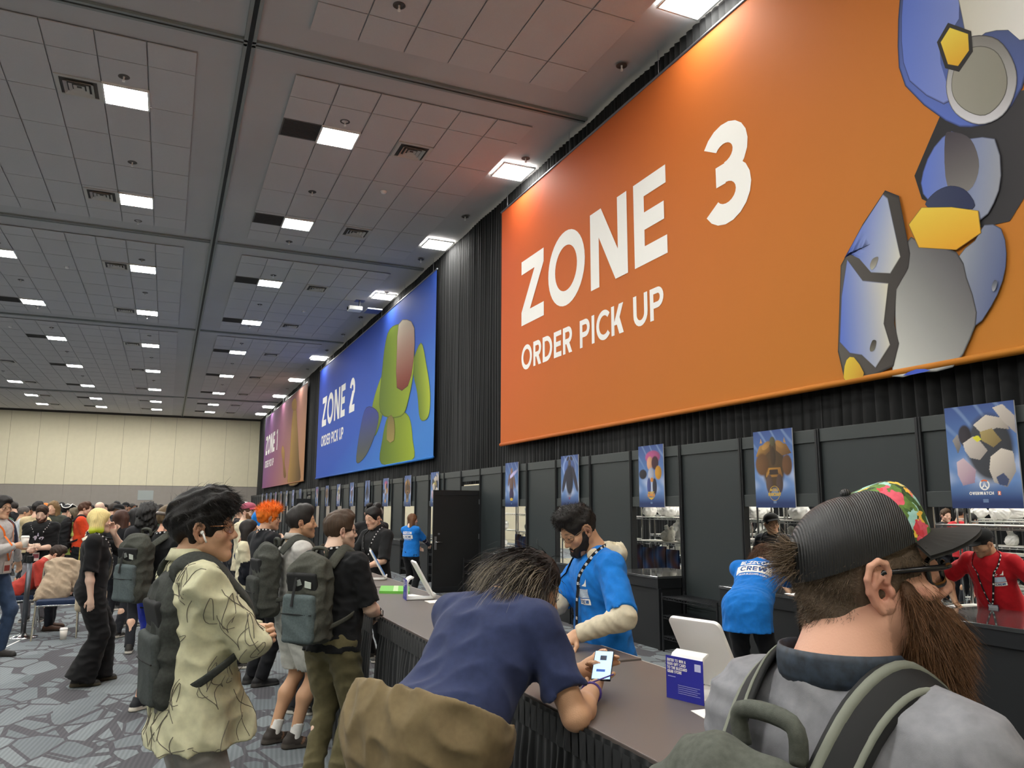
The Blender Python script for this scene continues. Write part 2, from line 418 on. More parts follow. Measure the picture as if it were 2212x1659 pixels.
# ------------------------------------------------------------------ people
SKINS = {'light': ((222, 180, 154), (200, 126, 110)), 'pale': ((228, 194, 172), (208, 136, 122)), 'tan': ((200, 156, 122), (176, 112, 94)),
         'olive': ((196, 152, 120), (168, 104, 86)), 'brown': ((142, 95, 68), (120, 70, 58)), 'asian': ((208, 166, 136), (182, 116, 100)), 'ruddy': ((216, 164, 138), (192, 116, 100))}
def head_prims(S, o, R, s, jaw=1., nose=1., ears=1., fem=False, detail=True):
    o = np.asarray(o, float); R = np.asarray(R, float)
    def p(x, y, z): return o+R@np.array([x, y, z])*s
    jw = .9*jaw if fem else jaw
    S.ell(p(0, -.012, .035), np.array([.076, .097, .088])*s, R, k=.02*s)
    S.ell(p(0, .022, -.035), np.array([.061*jw, .066, .082])*s, R, k=.03*s)
    S.cone(p(-.052*jw, .0, -.062), p(-.014, .068, -.104), .020*s, .017*s, k=.025*s)
    S.cone(p(.052*jw, .0, -.062), p(.014, .068, -.104), .020*s, .017*s, k=.025*s)
    S.ell(p(0, .074, -.104), np.array([.021, .017, .017])*s, R, k=.02*s)
    if not detail:
        S.cone(p(0, .084, .0), p(0, .102, -.034), .010*s, .013*s, k=.012*s)
        for e in (-1, 1): S.ell(p(e*.031, .098, -.001), np.array([.016, .012, .010])*s, R, k=.012*s, op='s')
    else:
        S.cone(p(-.034, .074, .019), p(.034, .074, .019), .013*s, k=.02*s)
        for e in (-1, 1):
            S.ell(p(e*.044*jw, .054, -.032), np.array([.024, .022, .019])*s, R, k=.025*s)
            S.ell(p(e*.032, .101, -.001), np.array([.019, .017, .012])*s, R, k=.014*s, op='s')
            S.ell(p(e*.032, .076, -.001), np.array([.0150, .0130, .0125])*s, R, k=.004*s)
            S.ell(p(e*.032, .0805, .0065), np.array([.0165, .0105, .0055])*s, R, k=.004*s)
            S.ell(p(e*.032, .0800, -.0095), np.array([.015, .0095, .004])*s, R, k=.006*s)
        S.cone(p(0, .082, .012), p(0, .103*1.0+.006*(nose-1), -.030), .0085*s, .0105*s*nose, k=.012*s)
        S.ell(p(0, .1045, -.036), np.array([.0125*nose, .012, .0105])*s, R, k=.008*s)
        for e in (-1, 1): S.ell(p(e*.0125*nose, .094, -.041), np.array([.0085*nose, .010, .0075])*s, R, k=.006*s)
        S.ell(p(0, .078, -.068), np.array([.026, .016, .018])*s, R, k=.015*s)
        S.ell(p(0, .0895, -.0660), np.array([.0215, .0085, .0058])*s, R, k=.004*s)
        S.ell(p(0, .0880, -.0775), np.array([.0190, .0085, .0062])*s, R, k=.004*s)
        S.cone(p(-.02, .0985, -.0718), p(.02, .0985, -.0718), .0022*s, k=.003*s, op='s')
    if ears and not detail or ears == 1:
        for e in (-1, 1): ear_prims(S, o, R, s, e, 1.06, detail)
def ear_prims(S, o, R, s, e, es=1., detail=True):
    """outer ear: thin shell, rolled rim, inner ridge, bowl, flap and lobe"""
    Re = R@rotz(e*.28)@roty(e*.10); es = s*es; c = np.asarray(o, float)+R@np.array([e*.0770, -.014, -.014])*s
    q = lambda x, u, v: c+Re@np.array([e*x, u, v])*es
    S.ell(q(.0, .0, .003), np.array([.0050, .0170, .0285])*es, Re, k=.008*s); S.ell(q(.0005, .009, -.024), np.array([.0055, .0095, .0110])*es, Re, k=.006*s)
    if detail:
        S.ell(q(.0080, .003, -.002), np.array([.0085, .0100, .0150])*es, Re, k=.004*s, op='s')
        rim = [(.003, .010, .006), (.0045, .0135, .018), (.006, .010, .029), (.007, .0, .0335), (.0075, -.0115, .0285), (.0075, -.0175, .014), (.006, -.0165, -.002), (.004, -.0095, -.017), (.002, -.001, -.028)]
        for a_, b_ in zip(rim[:-1], rim[1:]): S.cone(q(*a_), q(*b_), .0040*es, k=.003*s)
        for a_, b_ in (((.004, -.009, -.012), (.0055, -.0095, .004)), ((.0055, -.0095, .004), (.005, -.005, .017)), ((.0055, -.0095, .004), (.004, .003, .012))): S.cone(q(*a_), q(*b_), .0030*es, k=.004*s)
        S.ell(q(.0035, .0135, -.006), np.array([.0050, .0050, .0070])*es, Re, k=.004*s); S.ell(q(.0005, .004, -.008), np.array([.006, .005, .007])*es, Re, k=.002*s, op='s')
def head_paint(v, o, R, s, sk, stubble=None, lips=1., lipcol=None, brow=None):
    base, red = SKINS[sk]; base = np.array(lin(base)); red = np.array(lin(red))
    q = ((v-np.asarray(o))@np.asarray(R))/s; x, y, z = q[:, 0], q[:, 1], q[:, 2]
    c = np.tile(base, (len(v), 1))
    def mix(m, col, a): m = np.clip(m, 0, 1)*a; c[:] = c*(1-m[:, None])+np.array(col)*m[:, None]
    inh = (np.abs(z) < .16) & (np.abs(x) < .11) & (np.abs(y) < .13)
    mix(np.exp(-((np.abs(x)-.042)/.02)**2-((z+.034)/.02)**2)*(y > .03), red, .32)
    mix(np.exp(-(x/.014)**2-((z+.038)/.012)**2)*(y > .085), red, .35)
    mix((np.abs(x) > .068)*np.exp(-((z+.015)/.03)**2)*inh, red, .4)
    mix((y > .07)*np.exp(-(x/.019)**6-((z+.0715)/.0095)**4), red if lipcol is None else lin(lipcol), .75*lips)
    mix((y > .06)*np.exp(-((np.abs(x)-.032)/.014)**4-((z+.001)/.006)**2), np.array(base)*.45, .55)
    if stubble:
        jawm = (z < -.045)*(y > -.01)*(z > -.14)*(1-np.exp(-(x/.017)**4-((z+.0715)/.008)**4))*(1-np.exp(-((np.abs(x)-.03)/.014)**2-((z+.04)/.012)**2))
        mix(jawm*inh, lin(stubble), .4)
    if brow: mix((y > .055)*np.exp(-((np.abs(x)-.034)/.017)**4-((z-.0225-.004*(1-((np.abs(x)-.03)/.02)**2))/.0042)**2), lin(brow), .9)
    return c
def eye_mesh(o, R, s, iris=(70, 45, 30)):
    mb = MB(); o = np.asarray(o, float)
    for e in (-1, 1):
        c = o+R@np.array([e*.032, .0795, -.002])*s; v = []; cc = []
        n, mrow = 12, 8; r = .0112*s
        for j in range(mrow+1):
            th = math.pi*j/mrow*.62
            for i in range(n):
                ph = 2*math.pi*i/n
                v.append(c+R@np.array([math.sin(th)*math.cos(ph), math.cos(th), math.sin(th)*math.sin(ph)])*r)
                cc.append(lin((12, 10, 10)) if j < 2 else lin(iris) if j < 4 else lin((225, 215, 208)))
        f = [(j*n+i, j*n+(i+1) % n, (j+1)*n+(i+1) % n, (j+1)*n+i) for j in range(mrow) for i in range(n)]
        mb.f += [tuple(k+mb.n for k in q) for q in f]; mb.v += [tuple(p) for p in v]; mb.n += len(v); mb.c += cc
    return mb.mesh('eyes', True)
def hand_prims(S, w, d, n, side, curl=.35, s=1., spread=.0, point=False, thumb=.3):
    """w wrist, d towards the knuckles, n out of the palm, side=+1 right hand"""
    w = np.asarray(w, float); d = nrm(d); n = nrm(np.asarray(n, float)-d*np.dot(n, d)); t = nrm(np.cross(d, n))*-side
    # t points to the thumb side
    S.cone(w, w+d*.035*s, .026*s, .030*s, k=.02*s, flat=(n, .72))
    S.cone(w+d*.03*s+t*.012*s, w+d*.085*s+t*.022*s, .021*s, .0165*s, k=.018*s, flat=(n, .8))
    S.cone(w+d*.03*s-t*.008*s, w+d*.083*s-t*.018*s, .022*s, .0155*s, k=.018*s, flat=(n, .8))
    for i, (off, L) in enumerate(((.030, .072), (.010, .080), (-.010, .075), (-.028, .060))):
        c = curl*(1+.12*i)
        if point and i == 0: c = .1
        elif point: c = max(c, .75)
        p = w+d*(.088-.004*abs(i-1))*s+t*off*s; a = 0.; dd = nrm(d+t*spread*(1.5-i)*.2)
        r = (.0092-.0006*(i == 3))*s
        for seg, fr in enumerate((.45, .31, .24)):
            a += c*(.8, 1.1, .8)[seg]
            q = p+(dd*math.cos(a)+n*math.sin(a))*L*fr*s
            S.cone(p, q, r, r*.92, k=.006*s); p = q; r *= .93
    p = w+d*.022*s+t*.024*s+n*.006*s; q = p+(d*.55+t*.62+n*thumb)*.042*s; S.cone(p, q, .0155*s, .0115*s, k=.012*s)
    u = q+(d*.85+t*.18+n*thumb*1.2)*.034*s; S.cone(q, u, .0110*s, .0098*s, k=.006*s)
    S.cone(u, u+(d*.9-t*.05+n*thumb*1.2)*.022*s, .0100*s, .0082*s, k=.006*s)
def ik(a, c, l1, l2, pole):
    a = np.asarray(a, float); c = np.asarray(c, float); v = c-a; L = np.linalg.norm(v); mx = (l1+l2)*.995
    if L > mx: c = a+v/L*mx; v = c-a; L = mx
    x = (l1*l1-l2*l2+L*L)/(2*L); h = math.sqrt(max(0, l1*l1-x*x)); u = v/L
    p = np.asarray(pole, float); p = p-u*np.dot(p, u); p = nrm(p)
    return a+u*x+p*h, c
class Fig: pass
def figure(x, y, face, H=1.75, g=1., lean=0, leanside=0, head=(0, 0, 0), wl=None, wr=None, pl=(-.5, -.6, -.4), pr=(.5, -.6, -.4), stance=.10,
           stepl=0., stepr=0., drop=0., headfwd=.03, headup=0., shw=1., hl=None, hr=None, world=False, z0=0., seat=False, hs=1., neckfwd=0.):
    """joint positions; face in degrees clockwise from +Y; wrists wl, wr in body frame (right, forward, up)"""
    F = Fig(); F.lean = lean; s = H/1.75; F.s = s; F.g = g; a = math.radians(face)
    f = np.array([math.sin(a), math.cos(a), 0]); r = np.array([math.cos(a), -math.sin(a), 0]); u = np.array([0, 0, 1.])
    F.f, F.r, F.u = f, r, u; F.H = H; O = np.array([x, y, z0]); F.O = O
    B = np.stack([r, f, u], 1); F.B = B
    def W(p): return O+B@(np.asarray(p, float)*s)
    F.W = W
    pz = .95-drop
    la, ls = math.radians(lean), math.radians(leanside)
    T = roty(ls)@rotx(-la); F.T = T
    pel = np.array([0, 0, pz])
    def Up(p): return W(pel+T@(np.asarray(p, float)-np.array([0, 0, .95])))
    F.Up = Up; F.BT = B@T
    F.pel = Up((0, 0, .95)); F.waist = Up((0, .012, 1.10)); F.chest = Up((0, .0, 1.33)); F.neck = Up((0, -.025+neckfwd*.4, 1.475))
    F.sh = {k: Up((e*.178*shw*(g**.3), -.015, 1.415)) for k, e in (('l', -1), ('r', 1))}
    yw, pt, rl = [math.radians(v) for v in head]
    RH = B@T@rotx(la*.0)@rotz(-yw)@rotx(pt)@roty(rl); F.RH = RH; F.hs = s*1.0*hs
    F.head = Up((0, headfwd+neckfwd, 1.625+headup))+ (RH@np.array([0, .02, 0])-B@T@np.array([0, .02, 0]))*s
    F.hip = {k: W((e*.088, 0, pz-.03)) for k, e in (('l', -1), ('r', 1))}
    if seat:
        F.kn = {k: W((e*.14, .42, pz-.02)) for k, e in (('l', -1), ('r', 1))}; F.an = {k: W((e*.15, .40+st, .085)) for k, e, st in (('l', -1, stepl), ('r', 1, stepr))}
    else:
        F.an = {k: W((e*stance, -.03+st, .085)) for k, e, st in (('l', -1, stepl), ('r', 1, stepr))}
        F.kn = {}
        for k in 'lr': F.kn[k], _ = ik(F.hip[k], F.an[k], .445*s, .43*s, f*1.0+r*(.15 if k == 'r' else -.15))
    wl = (-.24, .04, .86) if wl is None else wl; wr = (.24, .04, .86) if wr is None else wr
    F.el = {}; F.wr = {}
    for k, w, pole in (('l', wl, pl), ('r', wr, pr)):
        tgt = np.asarray(w[1:], float) if w[0] == 'w' else W(w)
        F.el[k], F.wr[k] = ik(F.sh[k], tgt, .30*s, .26*s, B@np.asarray(pole, float))
    F.hd = {'l': hl, 'r': hr}; return F
def print_on(F, polys, m, name='shirt_print', z=1.25):
    """flat print laid on the front of the top: polygons in metres (across, up) about the chest"""
    cast = top_cast(F); d = F.BT@np.array([0, 1., 0]); o = F.Up((0, .6, z)); u = -F.BT[:, 0]; v = F.BT[:, 2]; mb = MB()
    for P in polys:
        out = []
        for x, y in P:
            q = o+u*x+v*y; h = cast(q, -d); out.append(h+d*.004 if h is not None else q-d*.42)
        mb.add(out, [tuple(range(len(out)))])
    return sub(name, mb.mesh(name), m, F.top)
def top_cast(F):
    from mathutils.bvhtree import BVHTree
    me = F.top.data; bv = BVHTree.FromPolygons([tuple(q.co) for q in me.vertices], [tuple(p.vertices) for p in me.polygons])
    def cast(o, d):
        h, n, *_ = bv.ray_cast(Vector(o), Vector(d), 1.5); return None if h is None else np.array(h)
    return cast
def build_person(F, label, name='person', skin='light', vox=.008, hair=None, haircol=(30, 24, 20), top=None, bottom=None, shoes=((40, 38, 36), (210, 205, 195)), group=None,
                 detail=True, fem=False, eyes=False, stubble=None, beard=None, brow=None, barelegs=False, curl=.45, jaw=1., nose=1., ears=1., cat='person', seed=None, neck=1.,
                 feet=True, sock=None, lipcol=None, hairfn=None, hairvox=None, iris=(60, 40, 28)):
    s, g = F.s, F.g; seed = seed if seed is not None else abs(hash(label)) % 9999; seed = sum(map(ord, label)) % 9973
    t = thing(name, label, cat, tuple(F.O), group); F.t = t
    # ---- body
    S = Sdf(); hs = F.hs
    head_prims(S, F.head, F.RH, hs, jaw=jaw, nose=nose, ears=ears if ears == 1 or not detail else 0, fem=fem, detail=detail)
    nk = F.head+F.RH@np.array([0, -.035, -.055])*hs
    S.cone(nk, F.neck, .050*s*(.9 if fem else 1)*g**.5*neck, .058*s*g**.5*neck, k=.03*s)
    S.cone(F.neck, F.waist, .06*s, .08*s, k=.05*s); S.cone(F.waist, F.pel, .08*s, .08*s, k=.05*s)
    S.cone(F.sh['l'], F.sh['r'], .045*s, k=.04*s)
    for k, e in (('l', -1), ('r', 1)):
        am = .9 if fem else 1.
        S.cone(F.sh[k], F.el[k], .047*s*g**.7*am, .041*s*g**.7*am, k=.03*s); 
        fa = F.el[k]+(F.wr[k]-F.el[k])*.3
        S.cone(F.el[k], fa, .040*s*g**.6*am, .041*s*g**.7*am, k=.02*s); S.cone(fa, F.wr[k], .041*s*g**.7*am, .027*s*g**.3*am, k=.03*s, flat=None)
        hd = F.hd[k]
        d = nrm(F.wr[k]-F.el[k]) if hd is None or hd[0] is None else nrm(hd[0])
        n = (-F.r*e if abs(np.dot(F.r, d)) < .8 else -F.f) if hd is None or hd[1] is None else hd[1]
        kw = {} if hd is None or len(hd) < 3 else hd[2]
        hand_prims(S, F.wr[k], d, n, e, **{**dict(curl=curl, s=s*(.92 if fem else 1.)*(g**.25)), **kw})
        S.cone(F.hip[k], F.kn[k], .06*s if not barelegs else .078*s*g**.6, .05*s*g**.5, k=.04*s)
        cf = F.kn[k]+(F.an[k]-F.kn[k])*.35-F.f*.018*s
        S.cone(F.kn[k], cf, .05*s*g**.5 if barelegs else .045*s, .054*s*g**.5 if barelegs else .045*s, k=.03*s); S.cone(cf, F.an[k], .052*s*g**.5 if barelegs else .045*s, .033*s*g**.3, k=.04*s)
        if feet: S.cone(F.an[k]-F.u*.03*s, F.an[k]+F.f*.11*s-F.u*.058*s, .026*s, .015*s, k=.015*s)
    v, q = S.mesh(vox)
    if ears > 1 and detail:
        for e in (-1, 1):
            E_ = Sdf(); ear_prims(E_, F.head, F.RH, hs, e, ears); v2, q2 = E_.mesh(.0019, pad=.01); q = np.concatenate([q, q2+len(v)]); v = np.concatenate([v, v2])
    col = head_paint(v, F.head, F.RH, hs, skin, stubble=stubble, brow=brow or (haircol if hair != 'none' else None), lipcol=lipcol)
    F.body = obj('body', mesh_np('body', v, q, col=col), SKIN, t)
    if eyes: obj('eyes', eye_mesh(F.head, F.RH, hs, iris), mat('eyeball', rough=.15, attr=True), t)
    # ---- clothes
    if top: make_top(F, t, **{**dict(seed=seed, vox=max(vox*1.25, .009), fem=fem), **top})
    if bottom: make_bottom(F, t, **{**dict(seed=seed+3, vox=max(vox*1.25, .010)), **bottom})
    if shoes and feet:
        for k in 'lr': make_shoe(F, t, k, shoes, vox=min(max(vox, .007), .014))
    if sock:
        for k in 'lr':
            mb = Sdf(); mb.cone(F.an[k]+(F.kn[k]-F.an[k])*.22, F.an[k]-F.u*.03*s, .045*s, .042*s, k=.01, cap='a')
            v, q = mb.mesh(.010); obj('sock', mesh_np('sock', v, q), cloth(sock), t)
    if hair and hair != 'none': make_hair(F, t, hair, haircol, seed, vox=hairvox or max(vox*.9, .006), fn=hairfn)
    if beard: make_beard(F, t, beard, haircol if beard.get('col') is None else beard['col'], seed, vox=max(vox*.8, .005))
    return t
def make_top(F, t, col='202020', sleeve='short', hem=.90, loose=1., name='shirt', vox=.01, seed=1, amp=.004, collar=None, fem=False, trim=None, m=None, wide=1., slen=.62, flare=0., paint=None, nk=1., extra=()):
    s, g = F.s, F.g; S = Sdf(); BT = F.BT; fw = BT@np.array([0, 1, 0]); up = BT@np.array([0, 0, 1]); rt = BT@np.array([1, 0, 0]); Up = F.Up
    L = loose*g
    S.cone(Up((-.045*wide, .012, 1.335)), Up((.045*wide, .012, 1.335)), .125*s*L, k=.05*s, flat=(fw, .80))
    S.cone(Up((-.04*wide, .005, 1.34)), Up((-.04*wide, .02, 1.08)), .120*s*L, .118*s*L*(.94 if fem else 1), k=.05*s, flat=(fw, .86))
    S.cone(Up((.04*wide, .005, 1.34)), Up((.04*wide, .02, 1.08)), .120*s*L, .118*s*L*(.94 if fem else 1), k=.05*s, flat=(fw, .86))
    if fem:
        for e in (-1, 1): S.ell(Up((e*.07, .095, 1.27)), np.array([.065, .055, .06])*s*g, BT, k=.04*s)
    if g > 1.15: S.ell(Up((0, .07*g, 1.10)), np.array([.15, .13, .16])*s*(g-.1), BT, k=.08*s)
    for e in (-1, 1):
        if F.lean > 20:
            S.cone(Up((e*.045, .02, 1.10)), F.pel+F.r*e*.045*s-F.f*.015*s, .117*s*L, .128*s*L, k=.04*s, flat=(fw, .9)); S.cone(F.pel+F.r*e*.045*s-F.f*.015*s, F.pel+F.r*e*.05*s-F.f*.02*s-F.u*(1.03-hem)*s, .130*s*L, .136*s*L, k=.05*s, flat=(F.f, .95))
        else: S.cone(Up((e*.045, .02, 1.10)), Up((e*(.05+flare*.5), .0, hem-.08)), .118*s*L, (.131+flare)*s*L, k=.04*s, flat=(fw, .90))
    for a_, b_, r1_, r2_ in extra: S.cone(Up(a_), Up(b_), r1_*s, r2_*s, k=.05*s, flat=(fw*.5+rt, .6))
    if F.lean > 20: S.plane(F.pel-F.u*(.95-hem)*s, -F.u)
    else: S.plane(Up((0, 0, hem)), -up+fw*.0)
    n0 = F.neck+up*.015*s
    for k in 'lr': S.cone(n0-up*.02*s, F.sh[k], .060*s*g**.4, .066*s*g**.5*loose**.5, k=.03*s)
    S.cone(n0-up*.03*s, n0+up*.022*s+fw*.008*s, .066*s*g**.5*nk, .060*s*g**.5*nk, k=.02*s, cap='b')
    for k in 'lr':
        ra = .064*s*g**.7*loose**.8
        if sleeve == 'short':
            e = F.sh[k]+(F.el[k]-F.sh[k])*slen/.62*.78; S.cone(F.sh[k], e, ra, ra*1.02, k=.035*s, cap='b')
            dd = nrm(F.el[k]-F.sh[k]); S.cone(e-dd*.022*s, e+dd*.001, ra*1.05, ra*1.06, k=.004, cap='ab')
            S.cone(e-dd*.010*s, e+dd*.05, ra*.9, ra*.9, k=.004, op='s', cap='a')
        elif sleeve == 'long':
            S.cone(F.sh[k], F.el[k], ra, ra*.93, k=.035*s); e = F.el[k]+(F.wr[k]-F.el[k])*.93
            S.cone(F.el[k], e, ra*.93, ra*.66, k=.03*s, cap='b'); dd = nrm(F.wr[k]-F.el[k])
            S.cone(e-dd*.05*s, e+dd*.003, ra*.6, ra*.58, k=.008, cap='b')
    fo = folds(seed, amp*1.0, .11, axis=tuple(up))
    v, q = S.mesh(vox, disp=fo)
    if paint is not None:
        me = mesh_np(name, v, q, col=paint(v)); o = obj(name, me, m or mat('painted_cloth', rough=.85, attr=True, bump=(420, .25), spec=.2), t)
    else: o = obj(name, mesh_np(name, v, q), m or cloth(col), t)
    F.top = o
    # neck rib
    c0 = n0+up*.018*s+fw*.006*s; ring = []
    for i in range(20):
        a = 2*math.pi*i/20; ring.append(c0+rt*math.cos(a)*.066*s*g**.5+fw*math.sin(a)*.064*s*g**.5-up*max(0, math.sin(a))*.030*s)
    if collar is not None:
        if collar[0] == 'rib': me = MB().tube(ring, .008*s, 6, closed=True).mesh('collar', True); obj('collar', me, cloth(collar[1]), t)
        elif collar[0] == 'fold':
            mb = MB(); n = 28; v = []; f = []
            for i in range(n+1):
                a = math.radians(-250+320*i/n) ; 
                dr = rt*math.cos(a)+fw*math.sin(a); b = c0-up*max(0, math.sin(a))*.03*s
                v += [b+dr*.062*s*g**.5+up*.038*s, b+dr*.070*s*g**.5+up*.040*s, b+dr*.088*s*g**.5-up*.004*s, b+dr*.080*s*g**.5-up*.006*s]
            for i in range(n):
                for k in range(4): f.append((i*4+k, i*4+(k+1) % 4, (i+1)*4+(k+1) % 4, (i+1)*4+k))
            f += [(0, 1, 2, 3), (n*4+3, n*4+2, n*4+1, n*4)]
            me = mb.add(v, f).mesh('collar', True); obj('collar', me, m or cloth(collar[1]), t)
        elif collar[0] == 'hood':
            H = Sdf(); b = F.neck
            H.cone(b+rt*.075*s+fw*.05*s, b-rt*.0*s-fw*.085*s+up*.02*s, .032*s, .045*s, k=.03*s); H.cone(b-rt*.075*s+fw*.05*s, b-fw*.085*s+up*.02*s, .032*s, .045*s, k=.03*s)
            H.ell(b-fw*.105*s-up*.015*s, np.array([.115, .055, .065])*s, BT, k=.04*s); H.ell(b-fw*.10*s+up*.06*s, np.array([.05, .045, .05])*s, BT, k=.02*s, op='s')
            v, q = H.mesh(max(vox*.8, .006), disp=folds(seed+9, .006, .06, axis=(.3, .3, 1))); obj('hood', mesh_np('hood', v, q), cloth(collar[1]), t)
def make_bottom(F, t, col='202020', length='long', loose=1., name='trousers', vox=.011, seed=1, amp=.005, hi=.985, m=None, flare=0.):
    s, g = F.s, F.g; S = Sdf(); f, r, u = F.f, F.r, F.u; L = loose*g**.8
    up = F.BT@np.array([0, 0, 1]); fw = F.BT@np.array([0, 1, 0])
    S.cone(F.hip['l']*.62+F.hip['r']*.38+u*.02*s, F.hip['r']*.62+F.hip['l']*.38+u*.02*s, .121*s*L, k=.04*s, flat=(f, .90))
    S.cone(F.pel, F.Up((0, .01, hi)), .112*s*L, .092*s*g, k=.04*s, flat=(fw, .80), cap='b')
    for k in 'lr':
        kn, an, hp = F.kn[k], F.an[k], F.hip[k]
        if length == 'short':
            e = hp+(kn-hp)*.86; S.cone(hp-u*.02*s, e, .098*s*L, .086*s*L, k=.03*s, cap='b'); dd = nrm(kn-hp); S.cone(e-dd*.012*s, e+dd*.06, .078*s*L, .078*s*L, k=.004, op='s', cap='a')
        else:
            S.cone(hp-u*.02*s, kn, .094*s*L, .066*s*L, k=.03*s); S.cone(kn, an+u*(-.02)*s, .066*s*L, (.054+flare)*s*L, k=.03*s, cap='b')
    v, q = S.mesh(vox, disp=folds(seed, amp, .13, axis=(0, 0, 1)))
    F.bot = obj(name, mesh_np(name, v, q), m or cloth(col), t)
def make_shoe(F, t, k, shoes, vox=.008):
    s = F.s; a = F.an[k]; S = Sdf(); e = 1 if k == 'r' else -1; zf = F.O[2]
    fw = nrm(F.f+F.r*e*.14); rt = np.array([fw[1], -fw[0], 0]); b = np.array([a[0], a[1], zf])
    S.cone(b-fw*.045*s+F.u*.045*s, b+fw*.02*s+F.u*.045*s, .038*s, .040*s, k=.02*s); S.cone(b+fw*.02*s+F.u*.04*s, b+fw*.14*s+F.u*.028*s, .042*s, .040*s, k=.03*s, flat=(F.u, .8))
    S.cone(b-fw*.03*s+F.u*.04*s, a+F.u*.02*s-fw*.008*s, .040*s, .042*s, k=.02*s, cap='b')
    S.cone(b-fw*.05*s+F.u*.012*s, b+fw*.145*s+F.u*.012*s, .042*s, .046*s, k=.006*s)
    S.plane((0, 0, zf+.002), (0, 0, -1))
    v, q = S.mesh(vox); z = v[:, 2]-zf; al = (v-b)@fw
    c = np.where((z < (.028+.010*(al < 0))*s)[:, None], np.array(lin(shoes[1])), np.array(lin(shoes[0])))
    if len(shoes) > 2:
        w = (np.abs(al-.03*s-z*.6) < .010*s) & (z > .028*s); c[w] = lin(shoes[2])
    obj('shoe', mesh_np('shoe', v, q, col=c), SHOEM, t)
def hair_prims(S, F, style):
    o, R, s = F.head, F.RH, F.hs
    def p(x, y, z): return o+R@np.array([x, y, z])*s
    A = lambda *r: np.array(r)*s
    cut = lambda c, r, k=.008: S.ell(p(*c), A(*r), R, k=k*s, op='s')
    if style in ('short', 'fade', 'buzz', 'quiff', 'tousled', 'swept'):
        th = {'short': .010, 'fade': .006, 'buzz': .004, 'quiff': .010, 'tousled': .014, 'swept': .010}[style]
        S.ell(p(0, -.014, .036), A(.0765+th, .098+th, .090+th), R)
        if style != 'buzz': S.ell(p(0, .018, .088), A(.070, .078, .045+th*1.2), R, k=.02*s)
        if style == 'quiff': S.ell(p(0, .055, .105), A(.060, .042, .038), R, k=.02*s)
        if style == 'tousled':
            S.ell(p(0, .02, .092), A(.088, .098, .058), R, k=.02*s); S.ell(p(.0, .075, .075), A(.066, .040, .034), R, k=.02*s); S.ell(p(0, -.07, .04), A(.085, .055, .075), R, k=.03*s)
        if style == 'swept': S.ell(p(-.01, .07, .072), A(.066, .030, .026), R, k=.02*s)
        # clear the face, ears and neck
        S.ell(p(0, .118, -.030), A(.093, .082, .100 if style not in ('tousled', 'swept') else .088), R, k=.010*s, op='s')
        S.box(p(0, .075, -.16), A(.2, .105, .13), .02*s, R, k=.012*s, op='s'); S.box(p(0, -.06, -.185), A(.2, .2, .105), .02*s, R, k=.012*s, op='s')
        for e in (-1, 1): S.ell(p(e*.086, -.010, -.022), A(.022, .026, .044), R, k=.006*s, op='s')
    elif style in ('bob', 'long', 'longback', 'messy'):
        S.ell(p(0, -.014, .038), A(.092, .112, .100), R)
        L = {'bob': -.13, 'long': -.26, 'longback': -.30, 'messy': -.10}[style]
        for x in (-.062, 0, .062): S.cone(p(x, -.04, .0), p(x*1.2, -.055, L+.04), .052*s, .048*s, k=.03*s)
        for e in (-1, 1): S.cone(p(e*.072, .012, .02), p(e*.082, .012 if style == 'bob' else -.01, (L if style != 'longback' else -.12)+.03), .028*s, .030*s, k=.03*s)
        S.ell(p(0, .122, -.035), A(.070, .078, .108), R, k=.012*s, op='s')
    elif style in ('bun', 'tied'):
        S.ell(p(0, -.014, .036), A(.085, .108, .098), R)
        S.ell(p(0, .118, -.030), A(.088, .082, .102), R, k=.010*s, op='s'); S.box(p(0, .07, -.16), A(.2, .10, .13), .02*s, R, k=.012*s, op='s'); S.box(p(0, -.06, -.205), A(.2, .2, .11), .02*s, R, k=.012*s, op='s')
        for e in (-1, 1): S.ell(p(e*.086, -.010, -.022), A(.022, .026, .044), R, k=.006*s, op='s')
        if style == 'bun': S.ell(p(0, -.085, .120), A(.052, .048, .045), R, k=.01*s)
    elif style == 'curlymane':
        S.ell(p(0, -.03, .03), A(.135, .145, .135), R); S.ell(p(0, -.07, -.10), A(.13, .09, .15), R, k=.05*s); S.ell(p(0, .13, -.035), A(.075, .09, .115), R, k=.012*s, op='s')
    elif style == 'ring':
        S.ell(p(0, -.016, .02), A(.082, .104, .075), R); S.ell(p(0, -.052, -.055), A(.066, .062, .075), R, k=.03*s); S.ell(p(0, .01, .10), A(.068, .10, .055), R, k=.02*s, op='s')
        S.ell(p(0, .118, -.020), A(.098, .085, .120), R, k=.010*s, op='s'); S.box(p(0, .075, -.16), A(.2, .105, .13), .02*s, R, k=.012*s, op='s')
        for e in (-1, 1): S.ell(p(e*.086, -.012, -.022), A(.024, .028, .046), R, k=.006*s, op='s')
